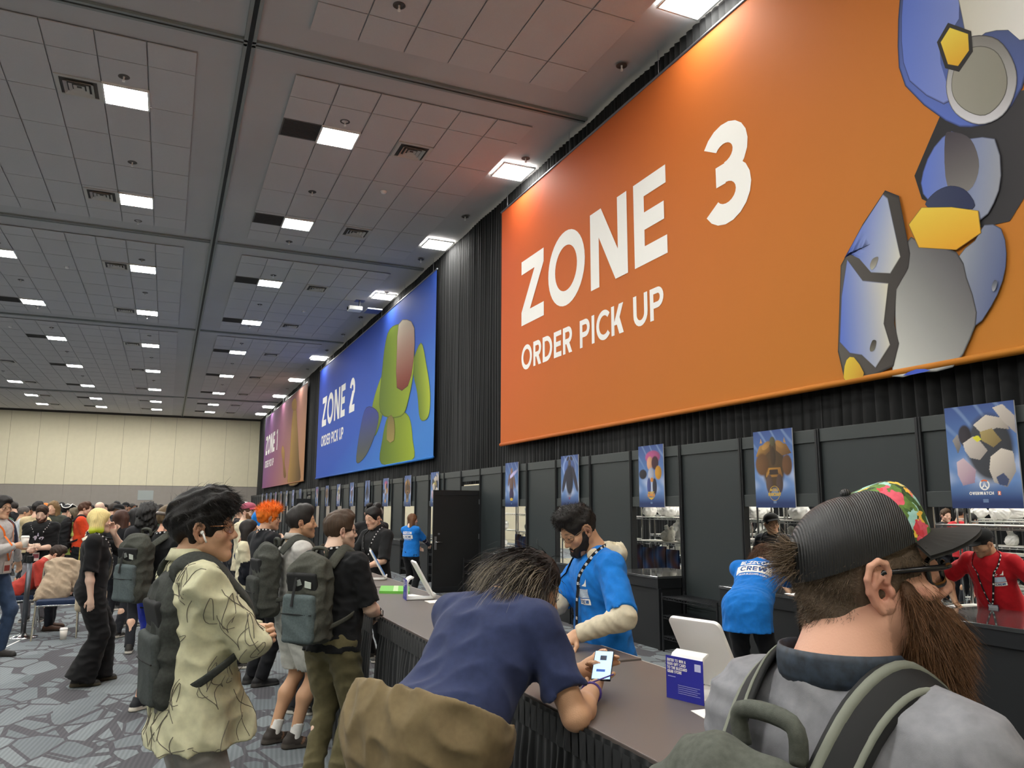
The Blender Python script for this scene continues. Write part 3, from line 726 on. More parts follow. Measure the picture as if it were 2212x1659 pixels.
def make_hair(F, t, style, col, seed, vox=.007, fn=None, name='hair'):
    S = Sdf(); hair_prims(S, F, style)
    amp = {'short': .004, 'fade': .004, 'buzz': .001, 'tousled': .0065, 'quiff': .006, 'curlymane': .016, 'messy': .014}.get(style, .004)
    fr = (60, 60, 25) if style in ('bob', 'long', 'longback', 'messy', 'bun', 'tied') else (80, 80, 60)
    v, q = S.mesh(vox, disp=clumps(seed, amp*F.hs, fr))
    base = np.array(lin(col))
    c = np.tile(base, (len(v), 1))
    l_ = (v-F.head)@F.RH/F.hs; az = np.arctan2(l_[:, 0], l_[:, 1]+.02)
    n = np.sin(az*34+seed+l_[:, 2]*12)*np.sin(az*71+2*seed+3*np.sin(l_[:, 2]*30)); c *= (1+.20*n)[:, None]
    if fn is not None: c = fn(v, c)
    F.hairmesh = (v, q)
    F.hair = obj(name, mesh_np(name, v, q, col=c), mat('hair', rough=.55, attr=True, spec=.35, bump=(320, .35)), t)
def make_beard(F, t, b, col, seed, vox=.006):
    o, R, s = F.head, F.RH, F.hs; S = Sdf()
    def p(x, y, z): return o+R@np.array([x, y, z])*s
    A = lambda *r: np.array(r)*s
    d = b.get('d', .008); L = b.get('L', .0)
    S.ell(p(0, .022, -.045), A(.060+d, .066+d, .080+d), R); S.ell(p(0, .078, -.100), A(.032+d, .018+d, .024+d), R, k=.02*s)
    for e in (-1, 1): S.cone(p(e*.060, .004, -.02), p(e*.056, .004, -.06), .012*s+d*.5*s, k=.02*s)
    if L: S.cone(p(0, .055, -.10), p(0, .075, -.10-L), .055*s, .030*s, k=.04*s, flat=(R@np.array([0, 1, 0]), .75))
    S.ell(p(0, .105, -.012), A(.070, .075, .047), R, k=.008*s, op='s')
    for e in (-1, 1): S.ell(p(e*.036, .09, -.040), A(.028, .05, .024), R, k=.008*s, op='s')
    S.ell(p(0, .105, -.0735), A(.019, .022, .0075), R, k=.004*s, op='s')
    S.box(p(0, -.085, -.05), A(.2, .085+b.get('back', 0), .2), .01*s, R, k=.01*s, op='s'); S.box(p(0, .0, .10), A(.2, .3, .10), .01, R, k=.01*s, op='s')
    v, q = S.mesh(vox, disp=clumps(seed, .004*s, (90, 90, 60)))
    c = np.tile(np.array(lin(col)), (len(v), 1))*(1+.18*np.sin(v@np.array([300., 280, 50])))[:, None]
    F.beardmesh = (v, q)
    obj('beard', mesh_np('beard', v, q, col=c), mat('hair', attr=True), t)
def glasses(F, t, col=(25, 25, 28), rim=.0014, lens=(.024, .020), square=False, label=None, lensm=True):
    o, R, s = F.head, F.RH, F.hs; mb = MB(); ln = MB()
    def p(x, y, z): return o+R@np.array([x, y, z])*s
    for e in (-1, 1):
        ring = []
        for i in range(24):
            a = 2*math.pi*i/24; ca, sa = math.cos(a), math.sin(a)
            if square: ca = np.sign(ca)*abs(ca)**.45; sa = np.sign(sa)*abs(sa)**.45
            x = e*(.033+ca*lens[0]); ring.append(p(x, .103-.55*x*x/.06*1.2, -.004+sa*lens[1]))
        mb.tube(ring, rim*s, 6, closed=True)
        ln.add(ring, [tuple(range(24))])
        mb.tube([p(e*(.033+lens[0]), .097, .004), p(e*.073, .082, .004), p(e*.079, .03, .006), p(e*.080, -.004, .008), p(e*.077, -.022, -.008)], rim*1.1*s, 6)
    mb.tube([p(-.012, .106, .002), p(0, .110, .004), p(.012, .106, .002)], rim*s, 6)
    gl = obj('glasses', mb.mesh('glasses', True), mat('frame_%d_%d_%d' % col, col, .25, metal=.6 if col[0] > 100 else 0), t, label=label)
    if lensm: sub('lens', ln.mesh('lens'), mat('lens_glass', 'ffffff', .03, trans=1., spec=.5, alpha=.25), gl)
    return gl
def lanyard(F, t, col='18181a', patch='c8c8c8', badge=None, drop=.36, patches=True, spread=.1):
    """strap round the neck with woven patches and a badge"""
    Up, s, g = F.Up, F.s, F.g; BT = F.BT; fw = BT@np.array([0, 1, 0])
    y0 = .16*g
    pts = [(0, -.085, 1.505), (-.065, -.05, 1.515), (-.085, .02, 1.49), (-.085, .085, 1.43), (-.07, y0*.85, 1.35), (-.03, y0+.005, 1.47-drop*.8), (0, y0+.01, 1.47-drop), (.03, y0+.005, 1.47-drop*.8), (.07, y0*.85, 1.35), (.085, .085, 1.43), (.085, .02, 1.49), (.065, -.05, 1.515)]
    P = [Up(q) for q in smoothpath(pts, 5, closed=True)]
    cen = Up((0, 0, 1.45)); N = [nrm((p-cen)-np.dot(p-cen, BT@V(0, 0, 1))*BT@V(0, 0, 1)*.6) for p in P]
    if getattr(F, 'top', None):
        cast = top_cast(F)
        for i, p in enumerate(P):
            h = cast(p+N[i]*.35, -N[i])
            if h is not None and (h-p)@N[i] > -.012: P[i] = h+N[i]*.004
    mb = MB(); n = len(P); v = []; f = []; pm = MB()
    for i, p in enumerate(P):
        tg = nrm(P[(i+1) % n]-P[i-1]); b = nrm(np.cross(tg, N[i]))*.0095*s; v += [p+b, p-b, p-b+N[i]*.002, p+b+N[i]*.002]
    for i in range(n):
        j = (i+1) % n
        for k in range(4): f.append((i*4+k, i*4+(k+1) % 4, j*4+(k+1) % 4, j*4+k))
        if patches and i % 2 == 0:
            tg = nrm(P[j]-P[i-1]); b = nrm(np.cross(tg, N[i])); c = P[i]+N[i]*.0032
            pm.quad(c-b*.006*s-tg*.008*s, c+b*.006*s-tg*.008*s, c+b*.006*s+tg*.008*s, c-b*.006*s+tg*.008*s)
    la = obj('lanyard', mb.add(v, f).mesh('lanyard'), cloth(col), t)
    if patches: sub('woven_patch', pm.mesh('woven_patch'), mat('patch_'+patch, patch, .7), la)
    if badge:
        c = Up((0, y0+.016, 1.47-drop-.075)); h = cast(c+fw*.35, -fw) if getattr(F, 'top', None) else None; c = c if h is None else h+fw*.014; rt = BT@V(1, 0, 0); up = BT@V(0, 0, 1)
        sub('badge', MB().box(c, (.045*s, .003, .062*s), BT).mesh('badge', bevel=.001), mat('badge_'+badge[0], badge[0], .4), la)
        for dz, hh, cc in badge[1]:
            sub('badge_print', MB().box(c+up*dz*s+fw*.0042, (.040*s, .0012, hh*s), BT).mesh('badge_print'), mat('badge_'+cc, cc, .5), la)
    return la
# ------------------------------------------------------------------ the hall
HC = 8.34; YF = 62.6; XW = 5.93; PITCH = 1.145; Y0 = 4.65; PT = 2.48; XD = 6.25
def carpet():
    m = bpy.data.materials.new('patterned_carpet'); m.use_nodes = True; N = m.node_tree.nodes; L = m.node_tree.links; b = N['Principled BSDF']
    b.inputs['Roughness'].default_value = .95; b.inputs['Specular IOR Level'].default_value = .15
    tc = N.new('ShaderNodeTexCoord')
    def mp(rot, sc, src=None):
        q = N.new('ShaderNodeMapping'); q.inputs['Rotation'].default_value = (0, 0, math.radians(rot)); q.inputs['Scale'].default_value = sc; L.new(src or tc.outputs['Object'], q.inputs['Vector']); return q.outputs[0]
    # angular shards: two sets of cells, dark broken outlines
    def cells(rot, sc, scale, rnd):
        v = mp(rot, sc); e = N.new('ShaderNodeTexVoronoi'); e.feature = 'DISTANCE_TO_EDGE'; f = N.new('ShaderNodeTexVoronoi'); f.feature = 'F1'
        for q in (e, f): q.inputs['Scale'].default_value = scale; q.inputs['Randomness'].default_value = rnd; L.new(v, q.inputs['Vector'])
        s_ = N.new('ShaderNodeSeparateColor'); L.new(f.outputs['Color'], s_.inputs[0]); return e.outputs['Distance'], s_
    d1, c1 = cells(32, (1, .58, 1), 3.9, .92); d2, c2 = cells(-40, (1, .66, 1), 3.1, .9)
    def math_(op, a_, b_):
        m_ = N.new('ShaderNodeMath'); m_.operation = op
        for i_, q in enumerate((a_, b_)):
            if hasattr(q, 'links'): L.new(q, m_.inputs[i_])
            else: m_.inputs[i_].default_value = q
        return m_.outputs[0]
    th = math_('MULTIPLY', math_('GREATER_THAN', c2.outputs[1], .30), .048); line1 = math_('LESS_THAN', d1, th); line2 = math_('MULTIPLY', math_('LESS_THAN', d2, .045), math_('GREATER_THAN', c1.outputs[2], .6)); solid = math_('GREATER_THAN', c1.outputs[0], .90)
    dark = math_('MAXIMUM', math_('MAXIMUM', line1, line2), solid)
    tone = N.new('ShaderNodeMix'); tone.data_type = 'RGBA'; L.new(c1.outputs[1], tone.inputs[0]); tone.inputs[6].default_value = (*lin((102, 108, 112)), 1); tone.inputs[7].default_value = (*lin((124, 131, 134)), 1)
    mx = N.new('ShaderNodeMix'); mx.data_type = 'RGBA'; L.new(dark, mx.inputs[0]); L.new(tone.outputs[2], mx.inputs[6]); mx.inputs[7].default_value = (*lin((82, 82, 86)), 1)
    wv = N.new('ShaderNodeTexWave'); wv.wave_type = 'BANDS'; wv.bands_direction = 'X'; wv.inputs['Scale'].default_value = 9.5; wv.inputs['Distortion'].default_value = .6; wv.inputs['Detail Scale'].default_value = 2
    L.new(mp(7, (1, 1, 1)), wv.inputs['Vector'])
    mr = N.new('ShaderNodeMapRange'); mr.inputs['To Min'].default_value = .88; mr.inputs['To Max'].default_value = 1.10; L.new(wv.outputs[1], mr.inputs[0])
    m2 = N.new('ShaderNodeMix'); m2.data_type = 'RGBA'; m2.blend_type = 'MULTIPLY'; m2.inputs[0].default_value = 1; L.new(mx.outputs[2], m2.inputs[6]); L.new(mr.outputs[0], m2.inputs[7])
    L.new(m2.outputs[2], b.inputs['Base Color'])
    bp = N.new('ShaderNodeBump'); bp.inputs['Strength'].default_value = .4; bp.inputs['Distance'].default_value = .004; L.new(wv.outputs[1], bp.inputs['Height']); L.new(bp.outputs[0], b.inputs['Normal'])
    return m
M_CREAM = mat('cream_wall_fabric', 'd3cbb0', .85, noise=(3, .03)); M_TAN = mat('grey_wall_fabric', '8f8881', .85, noise=(3, .04))
M_PLASTER = mat('ceiling_plaster', 'bab8b8', .9, noise=(.5, .05)); M_TILE = mat('ceiling_tile', 'c3c0c0', .9, noise=(60, .03))
M_BLACK = mat('black_powder_coat', '15171a', .45); M_PANEL = mat('charcoal_panel', '2f3536', .42, noise=(300, .05)); M_RAIL = mat('panel_rail', '3c4141', .4)
M_DARKGAP = mat('dark_gap', '161616', .9); M_GREYMETAL = mat('track_metal', '8d9290', .5, metal=.3)
M_WHITE = mat('white_plastic', 'f0efec', .35); M_CHROME = mat('chrome', 'c9c9c9', .18, metal=1.); M_SCREW = mat('brushed_steel', '8e9096', .35, metal=.9)
X0, X1, YB = -26., 15.2, -9.
struct('floor', MB().bb((X0, YB, -.1), (X1+.2, YF+.3, 0)).mesh('floor'), carpet())
ceil = struct('ceiling', MB().bb((X0, YB, HC+.03), (X1+.2, YF+.3, HC+.25)).mesh('ceiling'), M_PLASTER)
def wall(name, lo, hi, m): return struct(name, MB().bb(lo, hi).mesh(name), m)
wf = wall('wall_far', (X0, YF+.06, 0), (X1+.2, YF+.3, HC+.03), M_DARKGAP)
px = X0
pm1 = MB().box((0, 0, 0), (.872, .03, (HC-.12-3.15)/2)).mesh('wall_panel', bevel=.008); pm2 = MB().box((0, 0, 0), (.875, .03, 1.56)).mesh('wall_panel_low', bevel=.004)
for i in range(24):
    c = X0+.88+i*1.755
    obj('wall_panel', pm1, M_CREAM, wf, (c, YF+.03, 3.15+(HC-.12-3.15)/2)); obj('wall_panel', pm2, M_TAN, wf, (c, YF+.03, 1.57))
sub('cornice', MB().bb((X0, YF-.02, HC-.10), (X1, YF+.06, HC+.03)).mesh('cornice'), mat('dark_cornice', '4c4842', .8), wf)
sub('wall_vent', MB().bb((-1.93, YF-.03, 2.10), (-.9, YF+.0, 2.80)).mesh('wall_vent', bevel=.01), mat('pale_sign_panel', '9aa09e', .6), wf)
sub('service_door', MB().bb((-1.98, YF-.015, 0.), (-.86, YF+.0, 2.05)).mesh('service_door', bevel=.01), M_TAN, wf)
wall('wall_left', (X0-.2, YB, 0), (X0, YF+.3, HC+.03), M_CREAM); wall('wall_back', (X0, YB-.2, 0), (X1+.2, YB, HC+.03), M_CREAM); wall('wall_right', (X1, YB, 0), (X1+.2, YF+.3, HC+.03), M_CREAM)
# ceiling: movable-wall tracks, lay-in tiles
def tr(lo, hi):
    lo, hi = V(*lo), V(*hi); g = .045; ax = 0 if hi[0]-lo[0] > hi[1]-lo[1] else 1; o = V(0, 1) if ax == 0 else V(1, 0)
    t = obj('ceiling_track', MB().bb((*lo, HC-.005), (*hi, HC+.028)).mesh('ceiling_track'), mat('track_black', '0e0e0e', .6), ceil)
    for e in (-1, 1):
        c = (lo+hi)/2+o*e*((hi-lo)@o/2+.028); h = (hi-lo)/2; h = h*(1-o)+o*.026
        sub('track_flange', MB().bb((*(c-h), HC-.018), (*(c+h), HC+.027)).mesh('track_flange'), M_GREYMETAL, t)
TY = [10.93, 20.30, 31.23, 51.56]
tr((.635, YB), (.695, YF))
for y in TY: tr((.695, y-.02), (XD-.02, y+.02)); tr((X0, y-.02), (.635, y+.02))
tr((-13.4, YB), (-13.3, YF))
PX_, PY_ = .6835, 1.353
tile_me = MB().box((0, 0, 0), (PX_/2-.009, PY_/2-.009, .008)).mesh('ceiling_tile', bevel=.003); half_me = MB().box((0, 0, 0), (PX_/2-.009, PY_/4-.009, .008)).mesh('ceiling_tile_half', bevel=.003)
cells = []
FY = [(.95, 10.25), (11.60, 19.64), (20.95, 30.55), (31.9, 50.9), (52.2, 62.2)]
for a, b in FY:
    for x_first, n, sgn in ((1.40+PX_/2, 6, 1), (-.02-PX_/2, 19, -1), (-14.7-PX_/2, 15, -1)):
        for i in range(n):
            x = x_first+sgn*i*PX_; yy = b
            while yy > a+.3:
                half = yy == b or yy-a < PY_*.9; L_ = PY_/2 if half else PY_
                cells.append((x, yy-L_/2, half)); yy -= L_
vis = []
for c in cells:
    d = V(c[0], c[1], HC)-CAMP; z = d@CF; sx, sy = FPX*(d@CR)/max(z, .01), FPX*(d@CU)/max(z, .01)
    vis.append((0 if z > .5 and abs(sx) < 1300 and abs(sy) < 1000 else 1, math.hypot(c[0], c[1])))
order = sorted(range(len(cells)), key=lambda i: vis[i]); rest = MB()
for k, i in enumerate(order):
    x, y, half = cells[i]
    if k < 290: obj('ceiling_tile', half_me if half else tile_me, M_TILE, ceil, (x, y, HC+.006+.0012*math.sin(i*7.3)))
    else: rest.box((x, y, HC+.006), (PX_/2-.009, (PY_/4 if half else PY_/2)-.009, .008))
r = obj('far_ceiling_tiles', rest.mesh('far_ceiling_tiles'), M_TILE, ceil); r['kind'] = 'stuff'
# fixtures
def dup(root, loc, rz=0., label=None, group=None):
    r = root.copy(); COL.objects.link(r); r.location = loc; r.rotation_euler = (0, 0, rz)
    if label: r['label'] = label
    if group: r['group'] = group
    for ch in root.children:
        c = ch.copy(); COL.objects.link(c); c.parent = r
        for g in ch.children:
            d = g.copy(); COL.objects.link(d); d.parent = c
    return r
LX = [-11.36, -7.91, -4.45, -1.04, 2.41, 5.90, 7.6, 9.35, 11.1, 12.8]; LY = [-4.2, 1.75, 7.47, 13.30, 18.06, 23.46, 28.93, 34.99, 41.75, 48.48, 54.14, 58.65]  # includes unseen columns added behind the drape to brighten the stock area
M_LAMP = mat('lit_diffuser', 'ffffff', .4, emit=('fffdf7', LAMP_STRENGTH))
M_LAMP2 = mat('lit_diffuser_soft', 'ffffff', .4, emit=('fffdf7', LAMP_STRENGTH*.4))
def order_word(i): return ['first', 'second', 'third', 'fourth', 'fifth', 'sixth', 'seventh', 'eighth', 'ninth', 'tenth', 'eleventh', 'twelfth'][i]
ROW = {-11.36: 'fourth row left of track', -7.91: 'third row left of track', -4.45: 'second row left of track', -1.04: 'row just left of track', 2.41: 'row just right of track', 5.9: 'row beside black drape', 7.6: 'added row just behind drape', 9.35: 'row over stock shelves', 11.1: 'added row past stock shelves', 12.8: 'row far behind the drape'}
t0 = None
for xi, x in enumerate(LX):
    for yi, y in enumerate(LY):
        if x == 5.90 and (yi == 6 or y < 2): continue
        n = yi-2 if yi >= 2 else yi
        lb = 'square white ceiling light, %s, %s' % (order_word(yi-2)+' from the front' if yi >= 2 else order_word(yi)+' overhead', ROW[x])
        if t0 is None:
            t0 = thing('ceiling_light', lb, 'ceiling light', group='square ceiling lights')
            mb = MB()
            for a, b, c, d in ((-.345, .345, .315, .345), (-.345, .345, -.345, -.315), (-.345, -.315, -.315, .315), (.315, .345, -.315, .315)): mb.bb((a, c, -.035), (b, d, .0))
            obj('frame', mb.mesh('frame'), M_WHITE, t0); obj('diffuser', MB().bb((-.315, -.315, -.028), (.315, .315, -.004)).mesh('diffuser'), M_LAMP, t0); tt = t0
        else: tt = dup(t0, (0, 0, 0), label=lb)
        tt.location = (x, y, HC-.002)
        if x == 5.90: c_ = [c for c in tt.children if c.name.startswith('diffuser')][0]; c_.material_slots[0].link = 'OBJECT'; c_.material_slots[0].material = M_LAMP2
M_VENT = mat('vent_metal', 'c2beb8', .5, metal=.2)
v0 = None; b0 = None
for xi, x in enumerate(LX[:5]):
    for yi, y in enumerate(LY):
        if yi < 2: continue
        spots = {-1.04: [('v', -1.72)], 2.41: [('b', 1.745), ('v', 3.80)], -4.45: [('b', -5.16)], -7.91: [('v', -7.2)], -11.36: [('v', -10.65)]}[x]
        for kind, vx in spots:
            if yi == 2 and kind == 'v' and x == 2.41: continue
            w = '%s from the front, %s' % (order_word(yi-2), ROW[x])
            if kind == 'v':
                lb = 'square grey louvred ceiling vent, '+w
                if v0 is None:
                    v0 = thing('ceiling_vent', lb, 'vent', group='louvred ceiling vents')
                    fr = MB(); lv = []
                    for a, b, c, d in ((-.33, .33, .27, .33), (-.33, .33, -.33, -.27), (-.33, -.27, -.27, .27), (.27, .33, -.27, .27)): fr.bb((a, c, -.02), (b, d, .0))
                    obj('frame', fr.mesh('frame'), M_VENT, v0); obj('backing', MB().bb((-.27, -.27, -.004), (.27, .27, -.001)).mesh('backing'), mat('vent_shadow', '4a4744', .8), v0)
                    for k, h in enumerate((.215, .145, .08)):
                        mb = MB(); o_, i_ = h, h-.045; z0, z1 = -.05+.012*k, -.008
                        for q in range(4):
                            R = rotz(q*math.pi/2); P = [R@V(-o_, o_, z0), R@V(o_, o_, z0), R@V(i_, i_, z1), R@V(-i_, i_, z1)]; mb.add(P+[p+V(0, 0, .004) for p in P], [(3, 2, 1, 0), (4, 5, 6, 7), (0, 1, 5, 4), (2, 3, 7, 6)])
                        obj('louver', mb.mesh('louver'), M_VENT, v0)
                    tt = v0
                else: tt = dup(v0, (0, 0, 0), label=lb)
            else:
                lb = 'flat dark ceiling grille, '+w
                if b0 is None:
                    b0 = thing('return_grille', lb, 'grille', group='dark return grilles'); obj('frame', MB().bb((-.335, -.335, -.006), (.335, .335, .0)).mesh('frame'), mat('grille_frame', '5c5753', .6), b0)
                    mb = MB()
                    for i in range(12): mb.bb((-.31, -.30+i*.051, -.012), (.31, -.272+i*.051, -.006))
                    obj('blade', mb.mesh('blade'), mat('grille_dark', '2e2b29', .7), b0); tt = b0
                else: tt = dup(b0, (0, 0, 0), label=lb)
            tt.location = (vx, y, HC-.002)
s0 = None
for x in (-7.9, -4.4, -1.05, 2.41, 5.89):
    for k, y in enumerate((5.7, 9.21, 12.67, 16.0, 19.43, 22.6, 26.2, 29.6, 33.0, 38.0, 45.0)):
        if x == 5.89 and k in (5, 6): y += .4
        lb = 'recessed sprinkler head in the ceiling, %s from the front, %s' % (order_word(k), ROW[{-7.9: -7.91, -4.4: -4.45, -1.05: -1.04, 2.41: 2.41, 5.89: 5.9}[x]])
        if s0 is None:
            s0 = thing('sprinkler_head', lb, 'sprinkler', group='recessed sprinkler heads')
            obj('cup', MB().lathe([(.075, 0), (.085, -.004), (.085, -.008), (.062, -.008), (.058, -.001), (.0, -.001)], (0, 0, 0), 18).mesh('cup'), mat('sprinkler_cup', '4a4440', .5), s0)
            obj('nozzle', MB().lathe([(.0, -.001), (.014, -.002), (.012, -.05), (.02, -.06), (.004, -.075), (.022, -.082), (.022, -.086), (0, -.086)], (0, 0, 0), 12).mesh('nozzle'), M_WHITE, s0); tt = s0
        else: tt = dup(s0, (0, 0, 0), label=lb)
        tt.location = (x, y, HC-.002)
d0 = None
for k, (x, y) in enumerate(((3.79, 15.35), (-3.0, 24.2), (3.9, 26.5), (-5.8, 33.5))):
    lb = 'small white dome detector on the ceiling, %s one away from the front' % order_word(k)
    d = thing('smoke_detector', lb, 'detector', group='ceiling detectors'); obj('dome', MB().lathe([(.07, 0), (.07, -.02), (.05, -.05), (0, -.055)], (0, 0, 0), 16).mesh('dome', True), M_WHITE, d); d.location = (x, y, HC)
# projector bracket by the second banner
pj = thing('ceiling_projector', 'white projector on a ceiling bracket by the blue banner', 'projector', (5.35, 24.4, HC))
obj('bracket', MB().cyl((5.35, 24.4, HC), (5.35, 24.4, HC-.22), .03).bb((5.2, 24.25, HC-.01), (5.5, 24.55, HC)).mesh('bracket'), M_SCREW, pj)
obj('housing', MB().box((5.2, 24.4, HC-.28), (.22, .18, .07)).mesh('housing', bevel=.03), M_WHITE, pj); obj('tray', MB().box((5.75, 24.2, HC-.34), (.24, .3, .02)).mesh('tray', bevel=.005), M_SCREW, pj)
obj('lens', MB().cyl((5.0, 24.4, HC-.28), (4.95, 24.4, HC-.28), .05).mesh('lens'), M_BLACK, pj)
# ------------------------------------------------------------------ drape
def drape():
    n = 2600; ys = np.linspace(-6, 63.2, n); r = np.random.default_rng(3)
    ph = np.cumsum(r.uniform(.6, 1.5, n)); ph = ph/ph[-1]*((63.2+6)/.135)*2*math.pi
    am = .040+.014*np.sin(ys*1.7)+.012*r.normal(size=n).cumsum()*0
    rows = [2.2, 3.2, 4.6, 6.2, 7.6, 8.34]; vs = []
    for k, z in enumerate(rows):
        a = am*(1, 1, .97, .92, .85, .8)[k]; off = .012*np.sin(ys*3+k*1.3)
        x = XD+.06+a*np.sin(ph+.25*np.sin(ys*2.1+k*.9))+off; x = x-.02*np.sign(np.sin(ph))*np.abs(np.sin(ph))**.3
        vs.append(np.stack([x, ys+.02*np.cos(ph+k*.2), np.full(n, z)], 1))
    v = np.concatenate(vs); i = np.arange(n-1); q = np.concatenate([np.stack([k*n+i, k*n+i+1, (k+1)*n+i+1, (k+1)*n+i], 1) for k in range(len(rows)-1)])
    return mesh_np('cloth', v, q)
dr = thing('black_drape', 'tall black pleated drape hanging behind the three zone banners', 'drape', (XD, 30, 2.2))
obj('cloth', drape(), mat('black_drape_cloth', '0e0f10', .8, spec=.25, sheen=.06), dr)
obj('drape_rail', MB().cyl((XD+.13, -6, 8.2), (XD+.13, 63, 8.2), .03).mesh('drape_rail'), M_SCREW, dr)
for i in range(14):
    sub('hanger_wire', MB().cyl((XD+.12, 2.5+i*4.6, 8.2), (XD+.12, 2.5+i*4.6, HC+.01), .006, 5).mesh('hanger_wire'), M_SCREW, bpy.data.objects['drape_rail'])
sub('end_light', MB().box((XD-.03, 63.0, 2.85), (.02, .03, .12)).mesh('end_light'), M_WHITE, bpy.data.objects['cloth'])
# ------------------------------------------------------------------ banners
U = V(0, -1, 0); VV = V(0, 0, 1); XB = 6.185
def grad_mat(name, stops, d):
    """printed colour blend along direction d given in metres on the cloth (y, z)"""
    m = bpy.data.materials.new(name); m.use_nodes = True; N = m.node_tree.nodes; L = m.node_tree.links; b = N['Principled BSDF']; b.inputs['Roughness'].default_value = .7; b.inputs['Specular IOR Level'].default_value = .25
    tc = N.new('ShaderNodeTexCoord'); vm = N.new('ShaderNodeVectorMath'); vm.operation = 'DOT_PRODUCT'; vm.inputs[1].default_value = (0, d[0], d[1]); L.new(tc.outputs['Object'], vm.inputs[0])
    mr = N.new('ShaderNodeMapRange'); mr.inputs['From Min'].default_value = d[2]; mr.inputs['From Max'].default_value = d[3]; L.new(vm.outputs['Value'], mr.inputs[0])
    cr = N.new('ShaderNodeValToRGB'); L.new(mr.outputs[0], cr.inputs[0]); e = cr.color_ramp.elements
    for i, (p, c) in enumerate(stops):
        q = e[i] if i < 2 else e.new(p); q.position = p; q.color = (*lin(c), 1)
    L.new(cr.outputs[0], b.inputs['Base Color']); return m
M_LETTER = mat('white_print', 'f4f2ec', .7, spec=.2)
def banner(y0, y1, m, label, num):
    t = thing('hanging_banner', label, 'banner', (XB, (y0+y1)/2, 2.92), 'zone banners'); n = 60; ys = np.linspace(y0, y1, n); zs = [2.92, 3.05, 3.10, 4.2, 5.5, 6.8, 7.95]
    v = np.array([[XB+.010*math.sin(y*1.1+z)*0+(.0), y, z] for z in zs for y in ys]); q = [(k*n+i, k*n+i+1, (k+1)*n+i+1, (k+1)*n+i) for k in range(len(zs)-1) for i in range(n-1)]
    cl = obj('banner_cloth', mesh_np('banner_cloth', v, np.array(q)[:, ::-1]), m, t)
    sub('hem_pocket', MB().tube([(XB-.004, y0+.005, 2.955), (XB-.004, y1-.005, 2.955)], .033, 10, flat=((0, 0, 1), 1)).mesh('hem_pocket', True), m, cl)
    obj('top_rail', MB().cyl((XB, y0-.03, 7.96), (XB, y1+.03, 7.96), .022, 8).mesh('top_rail'), M_SCREW, t)
    hw = MB()
    for k in range(7): y = y0+.3+(y1-y0-.6)*k/6; hw.cyl((XB, y, 7.96), (XB, y, HC+.02), .005, 5)
    r_ = obj('hanger_wires', hw.mesh('hanger_wires'), M_SCREW, t); r_['kind'] = 'stuff'
    o = V(XB-.004, y1-1.03, 0)
    def words(s_, z, h, T, gap, sx, dx=0.):
        x = 0
        for w_ in s_.split():
            obj('lettering', text_mesh(w_, o+VV*z+U*x, U, VV, h, T=T, gap=gap, sx=sx), M_LETTER, t, label='white printed word '+w_); x += (text_width(w_, h, T, gap)+(.32+2*gap)*h)*sx
    words('ZONE '+num, 5.22, 1.31, .205, .14, 1.03); words('ORDER PICK UP', 4.33, .47, .19, .13, 1.0)
    return t
B3 = banner(-2.7, 14.52, grad_mat('orange_print', [(0, 'cb5826'), (1, 'bd7a2a'), (.45, 'c26926')], (-.62, -.78, -14.2, -4.5)), 'huge orange hanging banner reading ZONE 3 ORDER PICK UP', '3')
B2 = banner(18.92, 36.12, grad_mat('blue_print', [(0, '2a47ae'), (1, '3a7cc8'), (.6, '2f58b6')], (-.25, -.97, -15.5, -8.5)), 'large blue hanging banner reading ZONE 2 ORDER PICK UP', '2')
B1 = banner(39.6, 57.9, grad_mat('purple_print', [(0, '64468a'), (1, 'b08058'), (.5, '8e5870')], (-.70, -.70, -47, -31)), 'distant purple hanging banner reading ZONE 1 ORDER PICK UP', '1')
def art(t, shapes, x, y0, zoff=0.):
    """printed shapes: list of (outline in (metres right of y0, metres up), colour function) laid as one flat print"""
    vs, qs, ts, cs, n = [], [], [], [], 0
    for k, (pts, cf, sm) in enumerate(shapes):
        W, q, tr_, c = fan(pts, V(x-.0015*(k+1)-.003, y0, 0), U, VV, cf, 6, sm)
        vs.append(W); qs += [tuple(np.array(a)+n) for a in q]; ts += [tuple(np.array(a)+n) for a in tr_]; cs.append(c); n += len(W)
    obj('printed_art', mesh_np('printed_art', np.concatenate(vs), qs, ts, np.concatenate(cs)), PRINT, t)
def shade(c0, c1, d, dark=None, lo=0., hi=1., rimw=.9):
    """blend c0->c1 along d with a darker outline"""
    d = nrm(d); c0, c1 = np.array(c0, float), np.array(c1, float)
    def f(x, y, k):
        a = min(1, max(0, ((x*d[0]+y*d[1])-lo)/(hi-lo))); c = c0+(c1-c0)*a
        if dark is not None and k > rimw: c = np.array(dark, float)
        return tuple(c)
    return f
def pxs(pts, X=XB, y0=0.):
    out = []
    for x, y in pts:
        p = onX(x, y, X); out.append((y0-p[1], p[2]))
    return out
STEEL, BLUE, DRK, GOLD = (205, 203, 190), (92, 112, 190), (46, 46, 48), (226, 190, 60)
def at0(p): return p[0]
def blob(pts, c0, c1, dirpx, dark=(40, 40, 44), sm=4, rimw=.985):
    P = pxs(pts); xs = [p[0]*nrm(dirpx)[0]+p[1]*nrm(dirpx)[1] for p in P]
    return (P, shade(c0, c1, dirpx, dark, min(xs), max(xs), rimw), sm)
